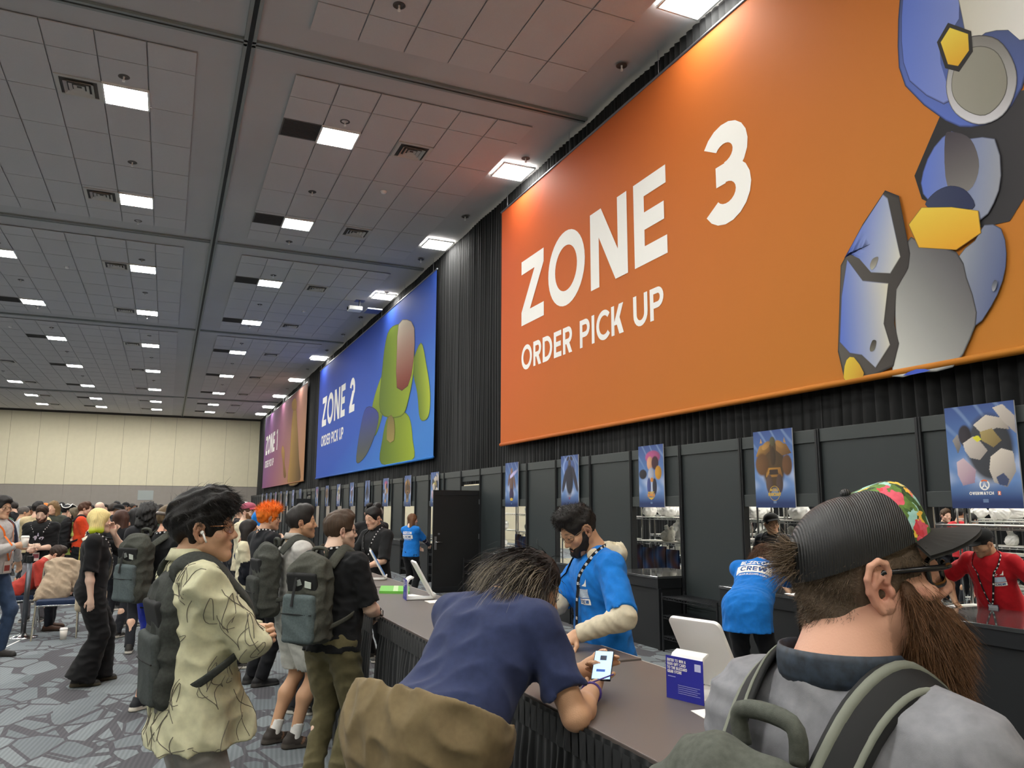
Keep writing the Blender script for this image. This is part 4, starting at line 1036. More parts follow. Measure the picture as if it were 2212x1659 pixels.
# generic armour-like plates in steel, blue and yellow
LT = (212, 210, 200)
art(B3, [
    blob([(1992, 430), (1976, 380), (2010, 300), (2036, 240), (2100, 225), (2230, 190), (2230, 400), (2182, 478), (2120, 492)], DRK, (64, 62, 64), (1, 0), None, None),
    blob([(1946, -20), (1962, -120), (2235, -140), (2235, 60), (2210, 190), (2160, 255), (2100, 276), (2044, 262), (1956, 186), (1940, 100)], (92, 112, 186), (70, 72, 80), (.7, .7), (44, 44, 50), 2),
    blob([(1952, -20), (1966, -120), (2060, -130), (2074, 40), (2036, 84), (2034, 140), (2052, 200), (2040, 226), (1966, 176), (1948, 90)], (98, 120, 200), (128, 140, 196), (1, -.2), (50, 54, 80), 2),
    blob([(2064, -125), (2225, -135), (2225, 84), (2180, 66), (2130, 72), (2096, 92), (2080, 40)], (196, 190, 172), (222, 218, 212), (1, -.2), (58, 56, 54), 2),
    blob([(2050, 150), (2064, 104), (2104, 78), (2158, 86), (2194, 140), (2196, 196), (2168, 250), (2116, 270), (2066, 246), (2046, 200)], (206, 204, 208), (126, 122, 116), (.6, .8), (48, 48, 56)),
    blob([(2060, 160), (2082, 114), (2120, 100), (2158, 116), (2178, 168), (2168, 216), (2130, 250), (2086, 238), (2060, 206)], (150, 146, 134), (136, 132, 120), (1, 0), (60, 58, 54)),
    blob([(2026, 92), (2050, 50), (2100, 68), (2104, 112), (2074, 156), (2044, 148)], (52, 50, 50), (60, 58, 56), (0, 1), None, None),
    blob([(2034, 92), (2054, 60), (2094, 74), (2096, 110), (2072, 144), (2050, 140)], (214, 160, 50), (232, 208, 84), (0, 1), (60, 54, 46), None),
    blob([(1996, 420), (1996, 372), (2020, 318), (2058, 284), (2096, 300), (2152, 300), (2166, 380), (2150, 440), (2118, 478), (2050, 470)], (96, 118, 196), (150, 152, 158), (1, -.2), (50, 50, 62), 2),
    blob([(2044, 300), (2060, 286), (2100, 302), (2118, 360), (2096, 412), (2050, 404)], (72, 66, 72), (124, 120, 116), (0, -1), None),
    blob([(2006, 448), (2020, 418), (2056, 402), (2092, 414), (2104, 452)], (62, 68, 92), (50, 56, 84), (1, 0), (46, 48, 60)),
    blob([(2070, 560), (2110, 520), (2130, 486), (2166, 494), (2178, 548), (2170, 606), (2144, 664), (2106, 708), (2084, 640)], (150, 154, 160), (92, 102, 138), (1, -.3), (48, 50, 60), 2),
    blob([(1965, 520), (1985, 520), (2070, 545), (2092, 600), (2114, 676), (2100, 732), (2062, 794), (1990, 806), (1930, 814), (1940, 740), (1936, 620)], (216, 217, 208), (92, 90, 92), (.8, .55), (54, 54, 56), 2),
    blob([(1966, 486), (1994, 449), (2060, 448), (2118, 456), (2124, 504), (2070, 541), (1988, 536)], (222, 160, 48), (230, 200, 76), (0, 1), (74, 62, 44), None),
    blob([(1820, 574), (1868, 484), (1916, 412), (1946, 424), (1970, 548), (1966, 580), (1940, 626), (1936, 700), (1946, 742), (1934, 792), (1880, 818), (1830, 828), (1814, 760)], (98, 94, 88), (66, 62, 60), (1, 0), (44, 42, 42), None),
    blob([(1828, 558), (1866, 490), (1912, 420), (1922, 428), (1950, 556), (1928, 592), (1886, 590), (1860, 560), (1836, 548)], (88, 112, 200), (206, 204, 190), (1, -.3), (70, 66, 64), None),
    blob([(1822, 640), (1834, 560), (1868, 606), (1924, 612), (1914, 700), (1928, 746), (1896, 796), (1866, 768), (1840, 764), (1818, 740)], (92, 116, 200), (212, 206, 184), (1, 0), (70, 66, 62), None),
    blob([(1884, 574), (1890, 560), (1902, 556), (1898, 572), (1888, 584)], (176, 172, 158), (120, 116, 108), (0, 1), (90, 86, 80)), blob([(1884, 752), (1890, 736), (1898, 738), (1894, 756), (1886, 760)], (120, 116, 104), (70, 66, 60), (0, 1), (60, 56, 52)),
    blob([(2148, 618), (2154, 606), (2160, 610), (2156, 626), (2150, 630)], (150, 152, 158), (80, 84, 96), (0, 1), (60, 62, 70)),
    blob([(1828, 806), (1834, 778), (1850, 772), (1872, 806), (1862, 820), (1832, 824)], (222, 196, 70), (200, 150, 56), (1, -.6), (90, 74, 40), 2),
    blob([(1956, 812), (1985, 798), (2016, 800), (1990, 807)], (70, 92, 190), (80, 104, 200), (1, 0), None, 2),
], XB, 0.)
GR1, GR2 = (150, 168, 46), (92, 112, 40)
art(B2, [
    blob([(824, 1002), (826, 950), (838, 900), (862, 888), (884, 900), (892, 950), (890, 996)], GR2, GR1, (1, 0), (70, 84, 34)),
    blob([(800, 930), (806, 870), (826, 810), (836, 830), (828, 890), (812, 940)], GR2, GR1, (0, 1), (70, 84, 34)),
    blob([(770, 998), (778, 930), (792, 880), (818, 892), (810, 940), (790, 985)], (90, 92, 74), (60, 70, 150), (0, 1), (50, 52, 50)),
    blob([(892, 790), (910, 740), (922, 790), (930, 850), (926, 900), (908, 905), (902, 850)], GR2, (172, 186, 58), (1, .3), (80, 96, 36)),
    blob([(822, 890), (826, 800), (838, 720), (862, 700), (888, 712), (896, 780), (884, 860), (866, 900)], GR2, GR1, (1, 0), (70, 84, 34)),
    blob([(858, 838), (858, 760), (862, 700), (880, 690), (896, 708), (894, 780), (882, 834)], (120, 52, 40), (196, 186, 168), (0, 1), (70, 52, 48), 2),
    blob([(836, 950), (840, 900), (852, 905), (852, 952)], (150, 132, 74), (120, 106, 60), (0, 1), (70, 60, 40), 2),
], XB, 0.)
art(B1, [
    blob([(622, 1046), (626, 990), (630, 920), (636, 870), (640, 880), (643, 930), (646, 990), (648, 1040)], (92, 70, 42), (176, 138, 72), (-1, .3), (80, 58, 46)),
    blob([(613, 1030), (611, 1000), (608, 975), (611, 962), (615, 975), (615, 1000), (618, 1028)], (120, 90, 50), (170, 130, 70), (0, 1), (90, 66, 46)),
    blob([(632, 885), (631, 870), (637, 860), (641, 868), (640, 885)], (150, 112, 56), (196, 150, 80), (0, 1), (90, 66, 46)),
], XB, 0.)
# ------------------------------------------------------------------ black panel partition with windows
part = struct('wall_partition', MB().bb((XW+.03, -4, 0), (XW+.06, -3.9, PT)).mesh('wall_partition'), M_BLACK)
post_me = MB().bb((-.03, -.028, 0), (.045, .028, PT)).bb((-.036, -.006, 0), (-.03, .006, PT)).mesh('post', bevel=.004)
LP = PITCH-.056
full_me = MB().box((0, 0, 0), (.008, LP/2, (PT-.14)/2)).mesh('panel'); rail_me = MB().box((0, 0, 0), (.022, LP/2, .065)).mesh('top_rail', bevel=.003)
head_me = MB().box((0, 0, 0), (.008, LP/2, (PT-.13-1.84)/2)).mesh('header_panel'); sill_me = MB().box((0, 0, 0), (.008, LP/2, .41)).mesh('sill_panel')
DOORS = (9, 27); WIN = []
for i in range(-5, 51):
    y = Y0+PITCH*i; yc = y+PITCH/2
    obj('post', post_me, M_BLACK, part, (XW, y, 0)); obj('top_rail', rail_me, M_RAIL, part, (XW+.005, yc, PT-.065))
    if i in DOORS:
        obj('header_panel', head_me, M_PANEL, part, (XW+.01, yc, 2.35)).scale = (1, 1, .42); obj('door_header_rail', rail_me, M_RAIL, part, (XW+.005, yc, 2.08))
    elif i % 2 == 0: obj('panel', full_me, M_PANEL, part, (XW+.01, yc, (PT-.14)/2+.005))
    else:
        WIN.append(i); obj('header_panel', head_me, M_PANEL, part, (XW+.01, yc, 1.84+(PT-.13-1.84)/2)); obj('header_rail', rail_me, M_RAIL, part, (XW+.005, yc, 1.775)); obj('sill_panel', sill_me, M_BLACK, part, (XW+.01, yc, .41))
# open black door, swung out from the wall
dy = Y0+PITCH*9+.02
struct_door = struct('door_1', MB().bb((XW-1.02, dy-.022, .01), (XW-.03, dy+.022, 2.03)).mesh('door_1', bevel=.004), mat('door_black', '101112', .5))
sub('door_stile', MB().bb((XW-.98, dy-.028, 1.93), (XW-.07, dy-.022, 1.99)).bb((XW-.98, dy-.028, .05), (XW-.07, dy-.022, .12)).mesh('door_stile', bevel=.002), M_BLACK, struct_door)
hd_ = MB().box((XW-.965, dy-.03, .98), (.024, .006, .13)).mesh('lock_plate', bevel=.004); sub('lock_plate', hd_, M_SCREW, struct_door)
hl = MB().cyl((XW-.965, dy-.03, 1.0), (XW-.965, dy-.075, 1.0), .012).cyl((XW-.965, dy-.07, 1.0), (XW-.83, dy-.07, 1.0), .010).mesh('door_handle', True); sub('door_handle', hl, M_CHROME, struct_door)
sub('latch', MB().cyl((XW-.90, dy-.022, 1.16), (XW-.90, dy-.045, 1.16), .02).mesh('latch'), M_SCREW, struct_door)
for z in (.3, 1.1, 1.8): sub('hinge', MB().cyl((XW-.035, dy-.026, z-.05), (XW-.035, dy-.026, z+.05), .010, 8).mesh('hinge'), M_SCREW, struct_door)
struct('door_2', MB().bb((XW-.65, Y0+PITCH*27-.02, .01), (XW-.02, Y0+PITCH*27+.02, 2.03)).mesh('door_2'), mat('door_black', '101112', .5))
# ------------------------------------------------------------------ posters over the windows
def poster_paint(kind):
    """printed picture: sky streaks, cloud, deep blue foot, and a plain figure-like mass in the poster's colours"""
    nx, nz = 120, 168; W, Hh = .58, .82
    X, Z = np.meshgrid(np.linspace(-W/2, W/2, nx), np.linspace(0, Hh, nz)); c = np.zeros((nz, nx, 3)); t = Z/Hh
    top, mid, cloud, foot = [np.array(lin(q)) for q in ((62, 84, 140), (96, 134, 190), (196, 204, 222), (44, 60, 104))]
    a = np.clip((t-.45)/.55, 0, 1)[..., None]; c[:] = mid*(1-a)+top*a
    st_ = np.clip(np.sin((X*1.2+Z)*26+np.sin(X*9))*1.5-1.0, 0, 1)*np.clip((t-.5)*3, 0, 1); c += (np.array(lin((170, 196, 226)))-c)*(st_*.6)[..., None]
    cl = np.exp(-((t-.34)/.13)**2)*(.55+.45*np.sin(X*15+2+np.sin(Z*21))); c += (cloud-c)*np.clip(cl, 0, 1)[..., None]
    def E(x, z, rx, rz, col, soft=.22, rot=0.):
        nonlocal c
        ca, sa = math.cos(rot), math.sin(rot); dx, dz = (X-x)*ca+(Z-z)*sa, -(X-x)*sa+(Z-z)*ca
        d = np.sqrt((dx/rx)**2+(dz/rz)**2); m = np.clip((1+soft/2-d)/soft, 0, 1); sh = 1-.45*np.clip(dx/rx*.6+.3*d, -.3, 1)
        c = c*(1-m[..., None])+np.array(lin(col))*sh[..., None]*m[..., None]
    def Pg(pts, col, c2=None, d=(1, -1)):
        nonlocal c
        ins = np.zeros(X.shape, bool); n = len(pts)
        for i in range(n):
            (x1, y1), (x2, y2) = pts[i], pts[(i+1) % n]
            if y1 != y2: ins ^= ((Z < y1) != (Z < y2)) & (X < (x2-x1)*(Z-y1)/(y2-y1)+x1)
        g = X*d[0]+Z*d[1]; lo, hi = g[ins].min() if ins.any() else 0, g[ins].max() if ins.any() else 1; a_ = np.clip((g-lo)/(hi-lo+1e-6), 0, 1)[..., None]
        c = np.where(ins[..., None], np.array(lin(col))*(1-a_)+np.array(lin(c2 or col))*a_, c)
    if kind == 0:     # pale rounded masses on dark
        
        E(.07, .47, .19, .26, (64, 66, 72)); E(-.13, .58, .055, .085, (56, 52, 58)); Pg([(-.05, .66), (.06, .73), (.20, .69), (.24, .60), (.14, .62), (.02, .58)], (214, 204, 190), (150, 140, 130)); Pg([(.12, .78), (.20, .80), (.29, .70), (.29, .56), (.20, .66)], (206, 196, 184), (150, 142, 136))
        Pg([(.00, .60), (.10, .62), (.17, .52), (.10, .47), (.01, .53)], (172, 152, 100), (130, 112, 72)); Pg([(-.15, .52), (-.06, .57), (.00, .52), (.05, .45), (-.02, .38), (-.10, .40), (-.14, .46)], (214, 204, 194), (168, 158, 150)); Pg([(-.07, .56), (-.02, .575), (.01, .54), (-.03, .52)], (222, 216, 60))
        Pg([(.07, .40), (.16, .46), (.25, .43), (.26, .28), (.18, .16), (.08, .20), (.05, .30)], (218, 208, 194), (150, 142, 136)); Pg([(-.22, .37), (-.16, .40), (-.06, .30), (-.08, .20), (-.18, .18), (-.22, .27)], (214, 190, 196), (160, 130, 150)); Pg([(-.24, .55), (-.19, .60), (-.17, .50), (-.20, .44)], (150, 144, 140), (110, 104, 100)); Pg([(.10, .24), (.16, .27), (.20, .22), (.18, .17), (.12, .18)], (70, 80, 110))
    elif kind == 1:   # bronze masses
        E(0, .45, .17, .26, (84, 66, 44)); Pg([(-.26, .55), (-.20, .66), (-.05, .69), (-.04, .60), (-.14, .54)], (176, 132, 70), (104, 76, 44)); Pg([(.05, .69), (.20, .66), (.27, .56), (.14, .54), (.05, .60)], (150, 110, 60), (96, 70, 42)); Pg([(-.10, .42), (.10, .42), (.13, .32), (-.12, .32)], (186, 136, 60), (120, 84, 44)); Pg([(-.06, .40), (.06, .40), (.07, .345), (-.07, .345)], (62, 50, 44)); Pg([(-.19, .69), (-.175, .745), (-.155, .69)], (190, 150, 90)); Pg([(.16, .68), (.175, .735), (.195, .67)], (170, 134, 80)); E(-.17, .46, .10, .12, (112, 80, 50)); E(.20, .44, .07, .11, (104, 72, 46)); E(0, .70, .040, .05, (88, 84, 60)); E(-.10, .66, .07, .035, (176, 132, 72), rot=.5); E(.11, .66, .07, .035, (160, 118, 64), rot=-.5); E(-.07, .25, .05, .10, (96, 78, 70)); E(.08, .25, .05, .10, (84, 68, 62)); E(.0, .54, .04, .10, (70, 54, 40))
    elif kind == 2:   # pink, dark and gold masses
        E(.05, .66, .17, .085, (178, 84, 132)); E(-.02, .58, .07, .09, (214, 160, 124)); E(.10, .58, .08, .09, (66, 40, 48)); E(.17, .45, .075, .09, (196, 142, 44)); E(-.19, .44, .09, .065, (46, 42, 48)); E(0, .43, .07, .09, (176, 180, 196)); E(-.05, .28, .045, .11, (70, 82, 140)); E(.08, .27, .05, .11, (48, 48, 62)); E(.02, .36, .035, .03, (210, 136, 60))
    elif kind == 3:   # dark hooded mass against a pale ring
        E(0, .62, .22, .19, (150, 172, 214)); E(0, .62, .185, .16, (84, 108, 168)); E(0, .44, .12, .25, (46, 46, 58)); E(0, .70, .045, .05, (84, 74, 76)); E(-.05, .77, .05, .03, (50, 46, 54), rot=.5); E(.06, .77, .05, .03, (50, 46, 54), rot=-.5); E(-.17, .42, .05, .20, (56, 54, 66), rot=-.4); E(.18, .44, .05, .22, (58, 56, 68), rot=.4)
    else:             # violet light swirl round a brown mass
        E(0, .42, .09, .22, (112, 86, 76)); E(0, .66, .05, .06, (150, 112, 96)); E(.07, .60, .20, .035, (206, 196, 240), .5, .35); E(-.12, .50, .035, .12, (120, 92, 82), rot=-.3); E(.13, .46, .035, .13, (120, 92, 82), rot=.3); E(0, .22, .10, .12, (66, 56, 86))
    a = np.clip(1-(t-.06)/.20, 0, 1)[..., None]; c = c*(1-a)+foot*a
    v = np.stack([np.full(X.size, -.0062), -X.ravel(), Z.ravel()], 1); i = np.arange(nx-1); q = np.concatenate([np.stack([k*nx+i, k*nx+i+1, (k+1)*nx+i+1, (k+1)*nx+i], 1) for k in range(nz-1)])
    return mesh_np('printed_picture', v, q, col=np.clip(c, 0, 1).reshape(-1, 3))
def ring_mesh(c, r, t, a0, a1, x):
    mb = MB(); n = 24
    for i in range(n):
        a, b = math.radians(a0+(a1-a0)*i/n), math.radians(a0+(a1-a0)*(i+1)/n)
        mb.quad(*[V(x, -(c[0]+q*math.cos(w)), c[1]+q*math.sin(w)) for q, w in ((r-t, a), (r, a), (r, b), (r-t, b))])
    return mb
gold = mat('gold_print', 'd8b24a', .5, spec=.3); M_BOARD = mat('poster_board', 'c9ccd0', .5)
def make_poster(k, label):
    t = thing('poster', label, 'poster', group='posters above the pick-up windows')
    bd = obj('board', MB().box((0, 0, .41), (.006, .29, .41)).mesh('board'), M_BOARD, t); obj('printed_picture', POSTER_ME[k], mat('satin_print', rough=.42, attr=True, spec=.4), t)
    o, u, v = V(-.008, 0, 0), V(0, -1, 0), V(0, 0, 1)
    if k == 0:
        obj('logo_ring', ring_mesh((0, .182), .042, .0115, 132, 408, -.008).mesh('logo_ring'), M_LETTER, t); obj('logo_arc', ring_mesh((0, .182), .042, .0115, 50, 130, -.0083).mesh('logo_arc'), mat('orange_mark', 'e8713c', .6), t)
        mb = MB()
        for e in (-1, 1):
            mb.add([V(-.0086, -e*.002, .205), V(-.0086, -e*.010, .178), V(-.0086, -e*.027, .160), V(-.0086, -e*.022, .154), V(-.0086, -e*.002, .170)], [(0, 1, 2, 3, 4)])
        obj('logo_mark', mb.mesh('logo_mark'), M_LETTER, t)
        obj('lettering', text_mesh('OVERWATCH', V(-.008, .132, .105), u, v, .024, T=.24, gap=.10), M_LETTER, t)
        obj('number_tile', MB().quad(V(-.0075, -.102, .101), V(-.0075, -.126, .101), V(-.0075, -.126, .132), V(-.0075, -.102, .132)).mesh('number_tile'), mat('orange_mark', 'e8713c', .6), t); obj('number', text_mesh('2', V(-.0088, -.1065, .106), u, v, .022, T=.24), M_LETTER, t)
    elif k == 1:
        obj('logo_frame', ring_mesh((0, .150), .078, .005, 0, 360, -.008).mesh('logo_frame'), gold, t); bpy.data.objects[-1] if False else None
        obj('lettering', text_mesh('WORLD', V(-.0086, .0, .172), u, v, .026, T=.2, align='c'), gold, t); obj('lettering', text_mesh('OF', V(-.0086, .0, .160), u, v, .008, T=.2, align='c'), gold, t); obj('lettering', text_mesh('WARCRAFT', V(-.0086, .0, .122), u, v, .034, T=.24, gap=.06, align='c', sx=.8), gold, t)
    elif k == 2:
        obj('lettering', text_mesh('WARCRAFT', V(-.0086, .0, .182), u, v, .024, T=.26, gap=.05, align='c', sx=.85), gold, t); obj('lettering', text_mesh('RUMBLE', V(-.0086, .0, .138), u, v, .042, T=.27, gap=.05, align='c', sx=.85), mat('orange_gold', 'e09a3c', .5), t)
        mb = MB().add([V(-.0080, .075, .130), V(-.0080, -.075, .130), V(-.0080, 0, .095)], [(0, 1, 2)]); obj('logo_point', mb.mesh('logo_point'), gold, t)
    elif k == 3:
        obj('lettering', text_mesh('DIABLO', V(-.0086, .0, .165), u, v, .026, T=.16, gap=.22, align='c'), mat('grey_print', 'b8a8a4', .6), t); obj('lettering', text_mesh('IV', V(-.0086, 0, .118), u, v, .04, T=.16, align='c'), mat('red_print', 'b03a30', .6), t)
    else:
        mb = MB().add([V(-.0080, .07, .150), V(-.0080, .05, .112), V(-.0080, -.05, .112), V(-.0080, -.07, .150), V(-.008, 0, .168)], [(0, 1, 2, 3, 4)]); obj('logo_plate', mb.mesh('logo_plate'), gold, t)
    obj('maker_mark', MB().quad(V(-.0075, .022, .045), V(-.0075, -.022, .045), V(-.0075, -.022, .072), V(-.0075, .022, .072)).mesh('maker_mark'), mat('blue_grey_mark', '6d84a8', .6), t)
    return t
POSTER_ME = [poster_paint(k) for k in range(5)]
PNAME = ['pale armoured-looking shapes and a round white mark', 'bronze shapes and gold lettering', 'pink and gold shapes with orange lettering', 'a dark shape before a pale ring', 'violet swirl and a yellow mark']
PROTO = {}
for n, i in enumerate(WIN):
    if i < -1 or i > 44: continue
    k = (n-WIN.index(-1)) % 5; j = (n-WIN.index(-1))//5; lb = 'blue poster, %s, %s from the near end' % (PNAME[k], order_word(j))
    if k not in PROTO: PROTO[k] = make_poster(k, lb); t = PROTO[k]
    else: t = dup(PROTO[k], (0, 0, 0), label=lb)
    t.location = (XW-.05, Y0+PITCH*(i+.5)+(.02 if i != -1 else -.005), 1.70)
# ------------------------------------------------------------------ pick-up counters under the windows, wire shelves between
M_TOP = mat('glossy_dark_laminate', '3a3b3c', .10, spec=.9, coat=.6)
def counter(i, lb, first=None):
    y = Y0+PITCH*i; t = thing('pickup_counter', lb, 'counter', (XW-.4, y+PITCH/2, 0), 'pick-up counters'); a, b = y+.0, y+PITCH+(.0)
    xf = XW-.40
    obj('countertop', MB().bb((xf, a, .835), (XW+.55, b, .865)).mesh('countertop', bevel=.004), M_TOP, t)
    obj('fascia', MB().bb((xf+.01, a+.01, .72), (xf+.03, b-.01, .835)).bb((xf+.03, a+.01, .72), (XW-.04, a+.03, .835)).bb((xf+.03, b-.03, .72), (XW-.04, b-.01, .835)).mesh('fascia'), M_BLACK, t)
    obj('front_panel', MB().bb((xf+.04, a+.04, .0), (xf+.055, b-.04, .72)).mesh('front_panel'), mat('black_panel', '17191b', .5), t)
    for yy in (a+.03, b-.03): obj('side_panel', MB().bb((xf+.06, yy-.008, .0), (XW-.04, yy+.008, .72)).mesh('side_panel'), mat('black_panel', '17191b', .5), t)
    for yy in (a+.02, b-.02): obj('leg', MB().bb((xf+.01, yy-.022, 0), (xf+.05, yy+.022, .72)).mesh('leg'), M_BLACK, t)
def wire_shelf(i, lb):
    y = Y0+PITCH*i; a, b = y+.06, y+PITCH-.06; x0, x1 = XW-.38, XW-.06; t = thing('wire_shelf', lb, 'shelf', (XW-.2, y+PITCH/2, 0), 'black wire shelves')
    for xx in (x0, x1):
        for yy in (a, b): obj('post', MB().cyl((xx, yy, 0), (xx, yy, .68), .013, 8).mesh('post'), M_BLACK, t)
    for z in (.18, .42, .64):
        mb = MB()
        for k in range(11): xx = x0+(x1-x0)*k/10; mb.bb((xx-.003, a, z-.003), (xx+.003, b, z+.003))
        for xx in (x0, x1):
            mb.bb((xx-.004, a, z-.004), (xx+.004, b, z+.004)); mb.bb((xx-.004, a, z-.036), (xx+.004, b, z-.030))
            for k in range(20):
                yy = a+(b-a)*k/20; mb.tube([(xx, yy, z-.032 if k % 2 else z), (xx, yy+(b-a)/20, z if k % 2 else z-.032)], .003, 4)
        obj('shelf_grid', mb.mesh('shelf_grid'), M_BLACK, t)
for i in (-1, 1, 3, 5, 7, 11, 13, 15): counter(i, 'black pick-up counter with glossy top under the %s window from the near end' % order_word((i+1)//2))
for i in (0, 2, 4, 6, 8, 10, 12, 14): wire_shelf(i, 'low black wire shelf against the %s solid panel from the near end' % order_word(i//2))
# ------------------------------------------------------------------ stock area behind the windows
M_BAG = mat('white_plastic_bag', 'eeece6', .35, spec=.5)
def bag_sdf(seed, w=.3, d=.22, h=.26):
    r = np.random.default_rng(seed); S = Sdf(); S.ell((0, 0, h*.42), (w/2, d/2, h*.5), k=.03)
    for q in range(5): S.ell((r.uniform(-w*.4, w*.4), r.uniform(-d*.35, d*.35), h*r.uniform(.25, .8)), (w*r.uniform(.16, .3), d*r.uniform(.2, .35), h*r.uniform(.15, .3)), k=.03)
    S.cone((w*.1, 0, h*.7), (w*.18, .02, h*1.15), .03, .045, k=.03); S.cone((-w*.15, 0, h*.7), (-w*.2, .02, h*1.1), .03, .04, k=.03); S.plane((0, 0, .002), (0, 0, -1))
    v, q = S.mesh(.016, disp=folds(seed, .012, .07, axis=(.4, .4, .6), stretch=1)); return mesh_np('white_bag', v, q)
BAGS = [bag_sdf(s) for s in (1, 2, 3)]
def rack_proto():
    t = thing('chrome_rack', 'x', 'rack', group='chrome stock racks'); w, d, h = 1.5, .5, 1.95
    for sx in (-1, 1):
        for sy in (-1, 1): obj('post', MB().cyl((sx*d/2, sy*w/2, 0), (sx*d/2, sy*w/2, h), .016, 8).mesh('post'), M_CHROME, t)
    for z in (.25, .68, 1.10, 1.52, 1.90):
        mb = MB()
        for k in range(9): xx = -d/2+d*k/8; mb.bb((xx-.004, -w/2, z-.004), (xx+.004, w/2, z+.004))
        for xx in (-d/2, d/2): mb.bb((xx-.006, -w/2, z-.035), (xx+.006, w/2, z-.026)); mb.bb((xx-.006, -w/2, z-.006), (xx+.006, w/2, z+.008))
        for k in range(12):
            yy = -w/2+w*(k+.5)/12
            for xx in (-d/2, d/2): mb.bb((xx-.004, yy-.03, z-.03), (xx+.004, yy-.022, z))
        obj('shelf', mb.mesh('shelf'), mat('white_shelf_wire', 'd9d9d6', .35, metal=.3), t)
        if z < 1.9: obj('shelf_liner', MB().bb((-d/2+.01, -w/2+.01, z+.006), (d/2-.01, w/2-.01, z+.012)).mesh('shelf_liner'), mat('shelf_liner', 'e2e0da', .5), t)
    return t
rp = rack_proto(); RACKS = [(7.75, 5.05), (7.95, 7.7), (8.05, 9.6), (8.1, 11.5), (8.15, 13.5), (8.2, 16.9), (8.2, 19.4), (8.2, 21.8), (10.2, 6.4), (10.2, 8.9), (10.3, 11.4), (10.3, 14.2), (12.4, 8.2), (12.4, 11.2), (12.4, 14.4), (9.2, 4.2)]
rr = random.Random(4); nb_ = 0; ntb = 0
PBAGC = [(96, 62, 52), (44, 84, 140), (120, 108, 128), (36, 44, 60), (132, 84, 70), (150, 150, 160)]
def tote_mesh(seed):
    """printed tote bag hanging flat: side panels, handles"""
    r = np.random.default_rng(seed); nx, nz = 10, 12; w, h = .36, .44; X, Z = np.meshgrid(np.linspace(-w/2, w/2, nx), np.linspace(-h, 0, nz)); vs = []; cs = []
    pal = [np.array(lin(PBAGC[k])) for k in r.choice(6, 3, False)]
    for sgn in (1, -1):
        x = sgn*(.03*np.cos(X/w*2.6)*np.cos((Z/h+.5)*1.5)+.008*np.sin(X*40+seed)); vs.append(np.stack([x.ravel(), X.ravel(), Z.ravel()], 1))
        a = .5+.5*np.sin(X*17+seed+np.sin(Z*13)*1.4); b = .5+.5*np.sin(Z*16+X*9+seed*2); cs.append((pal[0]*a[..., None]+pal[1]*(1-a)[..., None])*(.35+.65*b[..., None])+pal[2]*.15)
    v = np.concatenate(vs); i = np.arange(nx-1); q = np.concatenate([np.stack([k*nx+i, k*nx+i+1, (k+1)*nx+i+1, (k+1)*nx+i], 1) for k in range(nz-1)])
    return mesh_np('tote', v, np.concatenate([q, q[:, ::-1]+nx*nz]), col=np.concatenate([c.reshape(-1, 3) for c in cs]))
TOTES = [tote_mesh(s) for s in range(4)]; HANDLE = MB().tube([(0, -.08, -.02), (0, -.07, .06), (0, .07, .06), (0, .08, -.02)], .007, 5).mesh('handle')
for n, (x, y) in enumerate(RACKS):
    lb = 'chrome wire stock rack behind the partition, %s' % ['seen through the near window by the red shirt', 'seen through the window behind the capped stockman', 'seen through the window past the blue-shirted leaning woman', 'seen through the window right of the hooded man', 'seen through the window left of the hooded man', 'far left behind the open door', 'beyond the open door, second', 'beyond the open door, third'][n] if n < 8 else 'chrome wire stock rack, %s in the back rows of the stock area' % order_word(n-8)
    t = rp if n == 0 else dup(rp, (0, 0, 0), label=lb)
    rp['label'] = 'chrome wire stock rack behind the red-shirted man'
    t.location = (x, y, 0)
    if n == 0 or n == 15: continue
    for z in (.262, .692, 1.112, 1.532):
        for k in range(3):
            if rr.random() < (.12 if n < 8 else .3): continue
            nb_ += 1; s = rr.uniform(.85, 1.25)
            o = obj('white_bag', BAGS[rr.randrange(3)], M_BAG, None, (x+rr.uniform(-.06, .04), y-.5+.5*k+rr.uniform(-.05, .05), z)); o.rotation_euler = (0, 0, rr.uniform(0, 6)); o.scale = (s, s, s*.85 if z < 1.5 else s*.9)
            tag(o, 'white plastic bag, %s shelf, %s place, %s stock rack from the near end' % (order_word(int((z-.2)/.42)), ('right', 'middle', 'left')[k], ('front-row '+order_word(n) if n < 8 else 'back-row '+order_word(n-8))), 'bag', 'white bags on the stock racks')
    if 1 <= n <= 7:
        for k in range(4):
            if rr.random() < .25: continue
            ntb += 1; tb = thing('tote_bag', 'printed tote bag hanging %s from the right on the %s front-row stock rack' % (order_word(k), order_word(n)), 'bag', (x-.30, y-.55+.36*k, 1.04 if k % 2 else 1.00), 'printed tote bags on the racks')
            a_ = obj('bag_body', TOTES[rr.randrange(4)], mat('satin_print', attr=True), tb, (0, 0, 0)); a_.matrix_parent_inverse = Matrix(); b_ = obj('handle', HANDLE, M_BLACK, tb, (0, 0, 0)); b_.matrix_parent_inverse = Matrix()
    elif n == 0: pass
bd = thing('stock_drape', 'black backdrop drape closing off the stock area behind the racks', 'drape', (10.9, 5.2, 0))
def flat_drape(a, b, z1, seed, fold=.16):
    a, b = V(*a), V(*b); L_ = np.linalg.norm(b-a); u = (b-a)/L_; nn = V(-u[1], u[0], 0); n = int(L_/.03); s_ = np.linspace(0, L_, n); r = np.random.default_rng(seed); ph = np.cumsum(r.uniform(.5, 1.5, n)); ph = ph/ph[-1]*L_/fold*6.28
    v = np.concatenate([a+u*s_[:, None]+nn*(.035*np.sin(ph+z*.3))[:, None]+V(0, 0, z) for z in (0.02, z1/2, z1)]); i = np.arange(n-1); return mesh_np('cloth', v, np.concatenate([np.stack([k*n+i, k*n+i+1, (k+1)*n+i+1, (k+1)*n+i], 1) for k in range(2)]))
